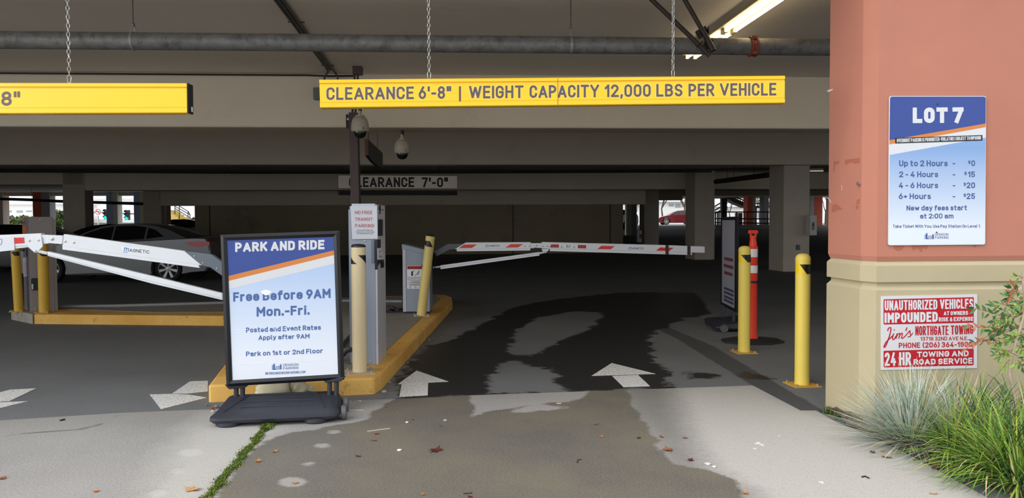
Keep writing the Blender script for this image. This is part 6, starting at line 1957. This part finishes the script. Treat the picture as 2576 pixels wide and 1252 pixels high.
b = MB(); ribbon(b, PSg, [(246.3 + 6.6 * math.cos(a), 532.5 + 6.6 * math.sin(a)) for a in np.linspace(0, 6.2832, 19)], 1.5, .01); ribbon(b, PSg, [(241.8, 528), (250.8, 537)], 1.4, .012); b.build('red_ring', M('ban_red', (206, 60, 60), 0.5), t_)
b = MB(); ribbon(b, PSg, [(249, 537), (249, 531.5), (244, 531.5)], 1.6, .006); poly(b, PSg, [(244.5, 529), (241.5, 531.5), (244.5, 534)], .006); b.build('arrow', m_black, t_)
b = MB(); b.tube([PSg.px(246.5, 543, -.05), Vector((PSg.px(246.5, 543).x, YS - .55, ST))], .05, 6); b.build('pole', m_galv, t_)
# yellow stair flight in the opening nearest the back wall
YT = 58.0
m_sy = M('stair_ochre', (206, 176, 92), 0.7, var=.08)
t_ = thing('stair', 'ochre stair flight with dark railings in the opening left of the back wall', 'stair', PY(455, 572, YT))
SPp = Plane((0, YT, 0), (0, -1, 0))
stp = [(415, 528), (424, 536)]
b = MB()
top = []
x, y = 418, 528
while x < 476:
    top += [(x, y), (x + 7.5, y)]
    x += 7.5; y += 5.6
b.prism([SPp.px(px_, py_) for px_, py_ in top + [(476, 580), (462, 580), (414, 540)]], (0, 1.6, 0)); b.build('flight', m_sy, t_)
b = MB()
for o_ in (0, 3.2):
    b.tube([SPp.px(440, 518.5 + o_ * 1.6, -.1), SPp.px(478, 540 + o_ * 2.4, -.1)], .03, 6)
b.tube([SPp.px(451, 518, -.1), SPp.px(474, 532, -.1), SPp.px(478, 540, -.1)], .03, 6)
b.build('handrail', m_trim, t_)
for x, y0, y1 in ((440, 518, 547), (451, 517, 552), (473, 531, 571), (478, 539, 572)):
    b = MB(); b.tube([SPp.px(x, y0, -.1), SPp.px(x, y1, -.1)], .03, 6); b.build('baluster', m_trim, t_)
q0, q1 = PY(405, 575, 64), PY(505, 547, 64)
b = MB()
for k in range(60):
    r0 = random.random(); b.mat(random.choice((0, 1, 1, 2)))
    x, z = q0.x + (q1.x - q0.x) * random.random(), ST + (q1.z - ST) * random.random() * .9
    b.box(x - .18, x + .18, 64, 64.3, z - .15, z + .15)
tag(b.build('planter_display', [M('display_orange', (222, 130, 70), .7), M('display_cream', (232, 214, 180), .7), M('display_pink', (214, 120, 110), .7)], None), 'jumble of orange and cream goods beyond the ochre stair', 'goods', kind='stuff')
# right: stair, railings, trees
YR = 54.0
zr = float(floor_z(np.array([[0, YR]]))[0])
RP_ = Plane((0, YR, 0), (0, -1, 0))
m_rail = M('dark_railing', (40, 38, 38), 0.5)
t_ = thing('railing', 'dark horizontal railing along the far right openings', 'railing', RP_.px(1900, 566))
for y0, y1 in ((533, 533), (549.5, 550.5), (559.5, 561.5)):
    b = MB(); b.tube([RP_.px(1798, y0), RP_.px(1940, y1)], .045, 6); b.build('rail', m_rail, t_)
for x in (1800, 1805, 1809, 1853, 1880, 1932):
    b = MB(); b.tube([RP_.px(x, 533), Vector((RP_.px(x, 533).x, YR, zr))], .05, 6); b.build('post', m_rail, t_)
b = MB(); q0, q1 = RP_.px(1798, 567), RP_.px(1940, 565); b.box(q0.x, q1.x, YR - .1, YR + .15, zr - .1, q1.z)
tag(b.build('kerb', M('pale_kerb', (168, 166, 162), .8), None), 'pale kerb below the far right railing', 'kerb')
YU = 60.0
UP = Plane((0, YU, 0), (0, -1, 0))
t_ = thing('stair', 'dark concrete stair sloping down behind the far right railing', 'stair', UP.px(1860, 566))
m_st = M('stair_concrete', (120, 112, 104), .8)
b = MB(); b.prism([UP.px(x, y) for x, y in ((1822, 494), (1840, 494), (1893, 518), (1893, 522), (1878, 522), (1845, 508))], (0, 1.5, 0)); b.build('flight', m_st, t_)
b = MB(); b.prism([UP.px(x, y) for x, y in ((1800, 493), (1824, 493), (1826, 497), (1800, 498))], (0, 2, 0)); b.build('landing', M('pale_landing', (150, 148, 148), .8), t_)
b = MB(); b.prism([UP.px(x, y) for x, y in ((1891, 518), (1936, 516), (1936, 522), (1891, 522))], (0, 2, 0)); b.build('landing', m_st, t_)
b = MB(); q0, q1 = PY(1893, 560, 60.5), PY(1903, 519, 60.5); b.box(q0.x, q1.x, 60.4, 60.9, ST, q1.z); b.build('pier', m_st, t_)
for x0, x1, y0, y1 in ((1798, 1830, 519, 500), (1798, 1830, 529, 510), (1798, 1830, 537, 520)):
    b = MB(); b.tube([UP.px(x0, y0, .2), UP.px(x1, y1, .2)], .05, 6); b.build('handrail', m_rail, t_)
b = MB(); b.tube([UP.px(1845, 494, .2), UP.px(1893, 512, .2), UP.px(1936, 512, .2)], .05, 6); b.build('handrail', m_rail, t_)
for k in range(14):
    x = 1850 + k * 6.2
    y0 = 496 + max(0, min(1, (x - 1850) / 43)) * 15
    b = MB(); b.tube([UP.px(x, y0 - 2, .2), UP.px(x, y0 + 8, .2)], .03, 4); b.build('baluster', m_rail, t_)
b = MB(); q0, q1 = PY(1815, 560, 57), PY(1829, 498, 57); b.box(q0.x, q1.x, 57, 57.4, ST, q1.z)
tag(b.build('support_post', M('dark_post', (44, 40, 38), .6), None), 'dark riveted post holding the landing of the far right stair', 'post')
for k in range(6):
    b = MB()
b = MB(); q0, q1 = PY(1858, 566, 59), PY(1868, 535, 59); b.box(q0.x, q1.x, 59, 60, ST, q1.z)
tag(b.build('bin_enclosure', M('taupe_panel', (140, 128, 118), .8), None), 'taupe low enclosure behind the far right railing', 'enclosure')
tree('bare street tree standing left of the dark red car', (PY(1664, 560, 84).x, 84, ST), 5.2, 0, 3)
tree('bare street tree standing right of the dark red car', (PY(1722, 560, 86).x, 86, ST), 5.6, 0, 4)
tree('leafy tree standing between the two right columns', (PY(1912, 560, 68).x, 68, ST), 2.7, 14, 9)
tree('leafy tree at the left of the far right stair', (PY(1838, 560, 72).x, 72, ST), 3.2, 16, 12)
tree('leafy tree glimpsed beside the salmon pillar', (PY(2076, 560, 66).x, 66, ST), 3.2, 24, 15)
tree('small leafy tree glimpsed past the right end of the back wall', (PY(1598, 560, 70).x, 70, ST), 2.2, 14, 17)
# ================================================================== PLANTS BESIDE THE PILLAR
def blade_mb(mb, p, d, L, w, droop, r_, seg=6, curl=0.0):
    """one arching grass blade with a folded cross section"""
    side = Vector((-d.y, d.x, 0))
    if side.length < 1e-4: side = Vector((1, 0, 0))
    side.normalize()
    q, dd = Vector(p), Vector(d).normalized()
    rows = []
    for k in range(seg + 1):
        f = k / seg
        ww = w * (1 - f ** 2.2) * .5 + .0003
        rows.append((q - side * ww, q + Vector((0, 0, -ww * .5)), q + side * ww))
        dd = (dd + Vector((0, 0, -droop * (f + .15) / seg)) + side * (curl / seg)).normalized()
        q = q + dd * (L / seg)
        if q.z < 0.012: q.z = 0.012
    vs = [v for r in rows for v in r]
    fs = []
    for k in range(seg):
        o = 3 * k
        fs += [[o, o + 1, o + 4, o + 3], [o + 1, o + 2, o + 5, o + 4]]
    mb.add(vs, fs)
def clump(name, label, cat, group, base, n, L, w, mats, weights, tilt=(5, 80), droop=(.2, 1.2), spread=.05, seed=1, aim=None):
    r_ = random.Random(seed)
    t_ = thing(name, label, cat, base, group)
    b = MB()
    for _ in range(n):
        a = r_.uniform(0, 2 * math.pi)
        ti = math.radians(tilt[0] + (tilt[1] - tilt[0]) * r_.random() ** .8)
        d = Vector((math.sin(ti) * math.cos(a), math.sin(ti) * math.sin(a), math.cos(ti)))
        if aim: d = (d + Vector(aim) * r_.random()).normalized()
        p = Vector(base) + Vector((math.cos(a), math.sin(a), 0)) * r_.uniform(0, spread)
        b.mat(r_.choices(range(len(mats)), weights)[0])
        blade_mb(b, p, d, r_.uniform(*L), w * r_.uniform(.6, 1.3), r_.uniform(*droop), r_, curl=r_.gauss(0, .15))
    b.build('blades', mats, t_)
    return t_
mb1 = [M('fescue_blue_green', (158, 180, 170), .6), M('fescue_pale', (206, 216, 206), .6), M('fescue_deep', (96, 124, 116), .6), M('dry_straw', (214, 196, 150), .7), M('fescue_olive', (128, 140, 98), .6)]
GF = 'blue-grey grass tussocks by the pillar'
clump('blue_fescue', 'big blue-grey spiky grass tussock at the corner of the tan plinth', 'ornamental grass', GF, (2.44, 4.68, .02), 1300, (.26, .54), .0052, mb1, (4, 6, 2, 3, 1), (3, 84), (.05, .8), .08, 3)
clump('blue_fescue', 'second paler grass tussock with straw blades, right of the big blue-grey one', 'ornamental grass', GF, (2.64, 4.54, .03), 900, (.26, .54), .005, mb1, (2, 5, 1, 5, 2), (25, 88), (.2, 1.1), .08, 5, aim=(.25, -.15, 0))
mb2 = [M('grass_bright_green', (136, 172, 62), .6), M('grass_mid_green', (92, 130, 50), .6), M('grass_deep_green', (46, 76, 36), .6), M('grass_yellowing', (176, 178, 70), .6), M('dry_straw', (214, 196, 150), .7)]
GL_ = 'green grass clumps in the planting bed'
spots = [(2.62, 4.28, 'in front of the blue-grey tussocks'), (2.80, 4.45, 'just right of the paler tussock'), (2.86, 4.14, 'nearest the concrete edge at the lower right'), (3.02, 4.58, 'against the plinth below the leafy shrub'),
         (3.10, 4.28, 'at the right edge of the picture'), (2.72, 3.98, 'at the very front of the bed'), (3.0, 3.92, 'in the bottom right corner'), (3.22, 4.75, 'behind the shrub stem'), (2.86, 4.80, 'touching the plinth right of the tussocks'), (3.28, 4.02, 'cut off by the right edge of the picture'),
         (2.50, 4.36, 'low at the bed edge under the paler tussock'), (2.56, 4.08, 'low at the bed edge, left of the front clumps'), (2.56, 3.86, 'at the concrete edge near the bottom of the picture')]
for i, (x, y, where) in enumerate(spots):
    back = y > 4.5
    clump('grass_clump', 'arching green grass clump ' + where, 'ornamental grass', GL_, (x, y, .06), (140 if i in (0, 10) else 420) if i < 8 or i == 10 else 300, (.20, .46), .0095, mb2, (2, 4, 5, .3, .5) if back else (5, 5, 3, 1, .7), (10, 86), (.6, 2.2), .09, 20 + i)
# dead thatch at the bed edge
clump('dry_thatch', 'matted dry straw under the front grass clumps', 'dry grass', None, (2.82, 3.98, .03), 300, (.08, .20), .004, [M('thatch_grey', (170, 156, 132), .8), M('dry_straw', (214, 196, 150), .7), M('thatch_brown', (120, 98, 72), .8)], (3, 2, 2), (50, 88), (.3, 1.5), .22, 60)
# moss at the foot of the plinth
b = MB(); r_ = random.Random(4)
for k in range(420):
    f = r_.random() ** 1.4
    px_, py_ = 2076 + 95 * f + r_.gauss(0, 4), 1034 + 44 * f + r_.gauss(0, 3)
    p = Pz(px_, py_, .006); L = r_.uniform(.008, .035) * (1.8 if f < .12 else 1)
    a = r_.uniform(0, 6.28)
    d = Vector((math.cos(a) * .5, math.sin(a) * .5, 1))
    b.mat(r_.choice((0, 1, 1, 2)))
    blade_mb(b, (p.x, p.y, .006), d, L, .008, .8, r_, 2)
tag(b.build('moss', [m_leaf[1], m_leaf[0], M('moss_yellow', (120, 128, 52), .9)], None), 'low weeds and moss along the foot of the tan plinth', 'moss', kind='stuff')
# moss in the joint of the apron
b = MB()
P0, P1 = Pz(682, 1062, AP_Z), Pz(517, 1256, AP_Z)
for k in range(5200):
    f = r_.random()
    wob = .006 * math.sin(f * 23) + .005 * math.sin(f * 61)
    wd = .010 + .006 * math.sin(f * 17) ** 2 + .018 * max(0, .25 - f)
    p = P0.lerp(P1, f) + Vector((r_.gauss(0, wd) + wob, 0, 0))
    a = r_.uniform(0, 6.28)
    tall = f < .14
    d = Vector((math.cos(a) * .8, math.sin(a) * .8, 1))
    b.mat(r_.choices((0, 1, 2), (4, 4, 2))[0])
    blade_mb(b, (p.x, p.y, AP_Z), d, r_.uniform(.006, .017) * (1.9 if tall else 1), .0045, .8, r_, 2)
tag(b.build('moss', [M('moss_green', (92, 118, 38), .9), M('moss_dark_green', (58, 80, 30), .9), M('moss_yellow_green', (146, 158, 60), .9)], None), 'green moss strip growing in the concrete joint at lower left', 'moss', kind='stuff')

# --- leafy shrub (pinnate leaves on thin stems)
t_ = thing('leafy_shrub', 'leafy shrub with green and reddish leaves at the right edge before the plinth', 'shrub', (3.04, 4.62, .05))
mlv = [M('shrub_leaf_green', (84, 132, 66), .55), M('shrub_leaf_light', (140, 172, 72), .55), M('shrub_leaf_deep', (58, 104, 62), .55), M('shrub_leaf_red', (176, 104, 74), .6)]
YN = 4.62
r_ = random.Random(12)
b = MB()
stem = [Vector((3.04, 4.62, .05)), PY(2553, 1000, YN), PY(2540, 930, YN), PY(2556, 860, YN), PY(2578, 780, YN), PY(2574, 700, YN)]
b.tube(smooth_path([tuple(p) for p in stem], 5), [.011] * 6 + [.009] * 20, 7)
stem2 = [Vector((3.12, 4.66, .05)), PY(2600, 980, YN), PY(2600, 860, YN), PY(2590, 760, YN), PY(2572, 680, YN)]
b.tube(smooth_path([tuple(p) for p in stem2], 5), .008, 7)
b.build('stem', M('pale_grey_stem', (176, 158, 138), .8, var=.15, vs=30), t_, smooth=60)
tw = MB(); lf = MB()
def leaf(mb, p, d, L, w, mi, r_):
    d = d.normalized()
    s_ = d.cross(Vector((r_.gauss(0, .4), -1, r_.gauss(0, .6)))).normalized()
    up_ = s_.cross(d).normalized()
    mb.mat(mi)
    m0 = p + d * L * .45 + up_ * .004
    mb.add([p, p + d * L * .38 - s_ * w * .5, p + d * L * .75 - s_ * w * .32, p + d * L - up_ * .006, p + d * L * .75 + s_ * w * .32, p + d * L * .38 + s_ * w * .5, m0 - up_ * .006],
           [[0, 1, 6], [1, 2, 6], [2, 3, 6], [3, 4, 6], [4, 5, 6], [5, 0, 6]])
def spray(p0, p1, n, L, mis, droop=.2):
    tw.tube([p0, p0.lerp(p1, .5) + Vector((0, 0, .01)), p1], .0018, 5)
    ax_ = (p1 - p0).normalized()
    for k in range(n):
        f = .25 + .75 * (k + .5) / n
        q = p0.lerp(p1, f)
        sgn = 1 if k % 2 else -1
        d = (ax_ * .7 + Vector((r_.gauss(0, .25), r_.gauss(0, .35), sgn * .7 - droop)))
        leaf(lf, q, d, L * r_.uniform(.75, 1.2), L * .36, r_.choice(mis), r_)
    leaf(lf, p1, ax_ + Vector((0, 0, -droop)), L * 1.1, L * .38, r_.choice(mis), r_)
def S(x0, y0, x1, y1, n, L=.05, mis=(0, 0, 2, 1), dY=0.0):
    spray(PY(x0, y0, YN + dY), PY(x1, y1, YN + dY + r_.uniform(-.08, .05)), n, L, mis)
S(2530, 800, 2452, 775, 7, .055, (0, 2)); S(2540, 790, 2500, 770, 6, .05); S(2560, 760, 2535, 745, 8, .05, (2, 0)); S(2570, 740, 2545, 725, 6, .05, (2, 0))
S(2560, 740, 2548, 720, 4, .06, (3, 3, 1)); S(2572, 700, 2556, 695, 2, .05, (1,)); S(2565, 720, 2540, 745, 3, .06, (3,))
S(2540, 830, 2440, 822, 8, .045, (3, 3, 0)); S(2530, 850, 2450, 862, 8, .04, (3, 3, 2)); S(2500, 840, 2432, 875, 4, .045, (3,))
for k in range(34):
    x, y = r_.uniform(2505, 2585), r_.uniform(760, 905)
    S(x + r_.uniform(15, 40), y + r_.uniform(-15, 20), x - r_.uniform(5, 30), y + r_.uniform(-12, 16), r_.randint(4, 7), r_.uniform(.035, .052), (0, 0, 1, 1, 2) if y < 850 else (1, 1, 0), r_.uniform(-.12, .14))
S(2548, 880, 2515, 895, 5, .045, (1, 1, 0)); S(2545, 900, 2524, 925, 4, .045, (1, 1)); S(2560, 905, 2575, 930, 4, .045, (0, 1))
tw.build('twigs', M('red_brown_twig', (140, 92, 70), .7), t_)
lf.build('foliage', mlv, t_)

# ================================================================== FALLEN LEAVES, STONES AND LITTER
m_lf = [M('leaf_orange_brown', (186, 124, 72), .6, var=.2, vs=40), M('leaf_dark_maroon', (92, 40, 32), .5, var=.2, vs=40), M('leaf_rusty', (142, 88, 60), .6, var=.2, vs=40), M('leaf_tan', (200, 156, 104), .6, var=.15, vs=40)]
def fallen_leaf(label, x, y, wpx, col, lobed=True, rot=None, z=AP_Z, seed=0, group='fallen leaves on the ground', curl=.25):
    p = Pz(x, y, z)
    R = wpx * p.y / F_PX * .5
    q = random.Random(seed * 7 + int(x))
    n = 20
    rot = q.uniform(0, 6.28) if rot is None else rot
    b = MB()
    top, bot = [], []
    for k in range(n):
        a = 2 * math.pi * k / n
        rr = (1 + .30 * math.cos(5 * a) + .12 * math.cos(11 * a)) * .78 if lobed else (1 - .1 * abs(math.sin(a)))
        X, Y = R * rr * math.cos(a), R * rr * math.sin(a) * (.8 if lobed else .45)
        h = .003 + curl * R * (math.cos(a * 2 + q.random()) * .5 + .5) * rr * rr
        cx, sx = math.cos(rot), math.sin(rot)
        v = Vector((p.x + X * cx - Y * sx, p.y + X * sx + Y * cx, z + h))
        top.append(v + Vector((0, 0, .0012))); bot.append(v)
    c0 = Vector((p.x, p.y, z + .002))
    vs = top + bot + [c0 + Vector((0, 0, .0012)), c0]
    fs = [[k, (k + 1) % n, 2 * n] for k in range(n)] + [[n + (k + 1) % n, n + k, 2 * n + 1] for k in range(n)] + [[n + k, n + (k + 1) % n, (k + 1) % n, k] for k in range(n)]
    b.add(vs, fs)
    if lobed:
        d = Vector((math.cos(rot + math.pi), math.sin(rot + math.pi), 0))
        b.tube([c0, c0 + d * R * .7 + Vector((0, 0, .003)), c0 + d * R * 1.25], .0012, 5)
    tag(b.build('fallen_leaf', m_lf[col]), label, 'leaf', group)
LV = [
 ('rust-brown leaf cut off at the lower left edge of the picture', 6, 1204, 26, 2, 1), ('small tan leaf at the bottom left, left of the moss strip', 242, 1236, 20, 0, 1), ('large tan maple-like leaf with a stem beside the moss strip', 484, 1232, 46, 3, 1),
 ('small orange leaf just right of the moss strip near the poster stand', 647, 1121, 11, 0, 0), ('orange leaf lying alone right of the moss strip', 692, 1136, 20, 0, 1), ('curled orange leaf close to the moss strip, halfway down', 650, 1160, 22, 0, 1),
 ('rust leaf on the wet slab near the thin white twig', 947, 1091, 18, 2, 1), ('flat rust leaf just below the thin white twig', 939, 1108, 20, 2, 0), ('small maroon leaf alone on the wet slab, left part', 901, 1148, 17, 1, 0),
 ('large wet maroon leaf in the middle of the wet slab', 1096, 1133, 44, 1, 1), ('rust leaf at the edge of the pale patch by the kerb corner', 970, 1024, 9, 2, 1), ('faint rust leaf on the wet slab below the mid arrow', 1038, 1055, 13, 2, 0),
 ('small rust leaf below the pale dry patch', 1108, 1071, 12, 2, 1), ('orange leaf on the pale spot at the bottom, right of the moss', 742, 1216, 18, 0, 1), ('orange leaf at the bottom edge in the middle', 1064, 1244, 14, 0, 1), ('maroon leaf cut off by the bottom edge in the middle', 1182, 1250, 14, 1, 1),
 ('rust leaf on the wet slab below the right arrow', 1500, 1067, 18, 2, 0), ('bright orange leaf on the dark wet slab', 1513, 1099, 14, 0, 1), ('maroon-brown leaf near the drying edge of the slab', 1607, 1102, 14, 1, 1), ('flattened brown leaf on the drying edge of the slab', 1664, 1099, 20, 2, 0),
 ('rust leaf on the pale concrete right of the wet slab', 1723, 1102, 16, 2, 1), ('dull brown star-shaped leaf on the damp concrete', 1680, 1132, 36, 2, 1), ('dark rust leaf with a brown stain, left of the white litter', 1737, 1158, 22, 1, 1), ('bright orange leaf at the bottom edge, right half', 1876, 1241, 20, 0, 1),
 ('brown curled leaf at the left foot of the blue-grey tussock', 2194, 1138, 20, 1, 1), ('tan leaf under the blue-grey tussock, left side', 2220, 1135, 20, 3, 0), ('long reddish leaf in front of the blue-grey tussock', 2231, 1151, 26, 2, 0), ('orange-brown curled leaf below the paler tussock', 2300, 1157, 14, 0, 1),
 ('flat reddish leaf on the concrete below the paler tussock', 2353, 1177, 34, 2, 0), ('pale orange leaf at the bed edge, lower right', 2424, 1211, 18, 3, 0), ('pale orange oval leaf on the concrete, lower right', 2348, 1242, 22, 3, 0), ('dark brown leaf at the bed edge by the grass clumps', 2396, 1196, 16, 1, 0), ('pale orange leaf at the bottom right corner', 2545, 1246, 26, 3, 0)]
for i, (lab, x, y, w, c, lob) in enumerate(LV):
    fallen_leaf(lab, x, y, w, c, bool(lob), seed=i, curl=.3 if lob else .15)
fallen_leaf('orange leaf alone on the dark asphalt deep in the right lane', 1605, 727, 13, 0, True, z=0.0, seed=77)
# twigs, litter
def twig(label, pts, r, mat, z=AP_Z):
    b = MB(); b.tube([Pz(x, y, z + r * .9) for x, y in pts], r, 6)
    tag(b.build('twig', mat), label, 'twig', 'twigs on the apron')
m_tw, m_tw2 = M('pale_twig', (206, 198, 180), .7), M('dark_twig', (60, 46, 38), .7)
twig('thin white twig on the wet slab', [(924, 1084.5), (950, 1081), (981, 1077)], .003, m_tw)
twig('thin pale twig lying right of the black stand base', [(872, 1031), (895, 1030.5), (914, 1031)], .003, m_tw)
twig('dark hooked twig on the wet slab, right half', [(1452, 1163), (1454, 1156), (1463, 1155)], .003, m_tw2)
twig('dark twig at the bottom edge, right of centre', [(1166, 1241), (1188, 1239)], .003, m_tw2)
twig('dark stick on the left slab near its far edge', [(151, 1057), (163, 1054)], .006, m_tw2)
twig('dark curled twig at the corner of the planting bed', [(2168, 1199), (2176, 1197), (2186, 1202)], .004, m_tw2)
def scrap(name, label, cat, x, y, w, h, mat, group=None):
    p = Pz(x, y, AP_Z); k = p.y / F_PX
    b = MB(); blob(b, (p.x, p.y, AP_Z + .004), w * k * .5, h * k * 1.4, .006, random.uniform(-.4, .4), int(x), 12, 6, .15)
    tag(b.build(name, mat, None, smooth=60), label, cat, group)
scrap('plastic_scrap', 'clear white plastic scrap on the drying concrete', 'litter', 1780.6, 1167, 18, 8, M('clear_scrap', (206, 208, 212), .25))
scrap('plastic_scrap', 'small white scrap just right of the clear plastic scrap', 'litter', 1797, 1175, 10, 4, M('white_scrap', (226, 226, 226), .6))
scrap('paper_scrap', 'white scrap near the large wet maroon leaf', 'litter', 1005, 1133, 13, 5, M('white_scrap', (226, 226, 226), .6))
scrap('paper_scrap', 'grey-white scrap on the wet slab right of the twig', 'litter', 1120, 1058, 11, 5, M('grey_scrap', (176, 180, 178), .6))
scrap('paper_scrap', 'small white scrap on the wet slab between leaf and twig', 'litter', 1024, 1063, 8, 3, M('white_scrap', (226, 226, 226), .6))
b = MB(); p = Pz(1406, 1014.5, AP_Z + .004); b.tube([p - Vector((.018, 0, 0)), p + Vector((.018, .002, 0))], .004, 8)
tag(b.build('cigarette_end', M('cigarette_filter', (220, 176, 150), .7)), 'pale cigarette end on the dry patch of concrete', 'litter')
# white droppings on the pale concrete
b = MB()
for x, y, w in ((1908, 1115, 14), (1917, 1119, 9), (1899, 1128, 7), (1960, 1096, 5), (2067, 1213, 10)):
    p = Pz(x, y, AP_Z); k = p.y / F_PX * w * .5
    b.prism([Vector((p.x + k * (1 + .5 * math.sin(3 * a + x)) * math.cos(a), p.y + k * 1.4 * (1 + .5 * math.sin(3 * a + x)) * math.sin(a), AP_Z + .0005)) for a in np.linspace(0, 6.28, 15)[:-1]], (0, 0, .001))
tag(b.build('floor_marking', M('white_splash', (232, 232, 230), .7)), kind='structure')
# rubble by the kerb nose
m_stn = [M('pale_stone', (186, 182, 174), .9, var=.1, vs=60), M('grey_stone', (134, 130, 126), .9, var=.1, vs=60), M('red_brick_chip', (168, 82, 64), .9)]
def stone(label, x, y, wpx, mi, z=AP_Z, group='rubble by the island kerb'):
    p = Pz(x, y, z); R = wpx * p.y / F_PX * .5
    b = MB(); blob(b, (p.x, p.y, z + R * .35), R, R * .8, R * .6, random.uniform(0, 3), int(x * 3 + y), 9, 6, .16)
    tag(b.build('stone', m_stn[mi]), label, 'stone', group)
for x, y, w, mi, lab in ((966, 987, 14, 0, 'pale stone by the right corner of the kerb nose'), (905, 1010, 9, 0, 'pale stone on the apron right of the stand base'), (889, 1008, 7, 1, 'grey stone beside the stand base'), (536, 1036, 12, 0, 'pale stone at the left tip of the stand base'),
                         (545, 1024, 13, 1, 'grey rubble lump under the left end of the kerb nose'), (534, 1030, 12, 2, 'red brick chip left of the stand base'), (531, 1060, 9, 2, 'red chip on the slab at the left of the stand base'), (520, 1019, 9, 1, 'small grey lump left of the kerb nose'), (787, 1058, 9, 0, 'white chip under the front edge of the stand base'),
                         (980, 962, 6, 0, 'small pale chip against the kerb side, nearest the mid arrow'), (1015, 925, 5, 1, 'small grey chip along the kerb, above the mid arrow'), (1026, 912, 5, 0, 'small pale chip farther along the kerb'), (1080, 855, 6, 0, 'pale chip beside the kerb halfway back')):
    stone(lab, x, y, w, mi, 0.0 if (y < 1000) else AP_Z)
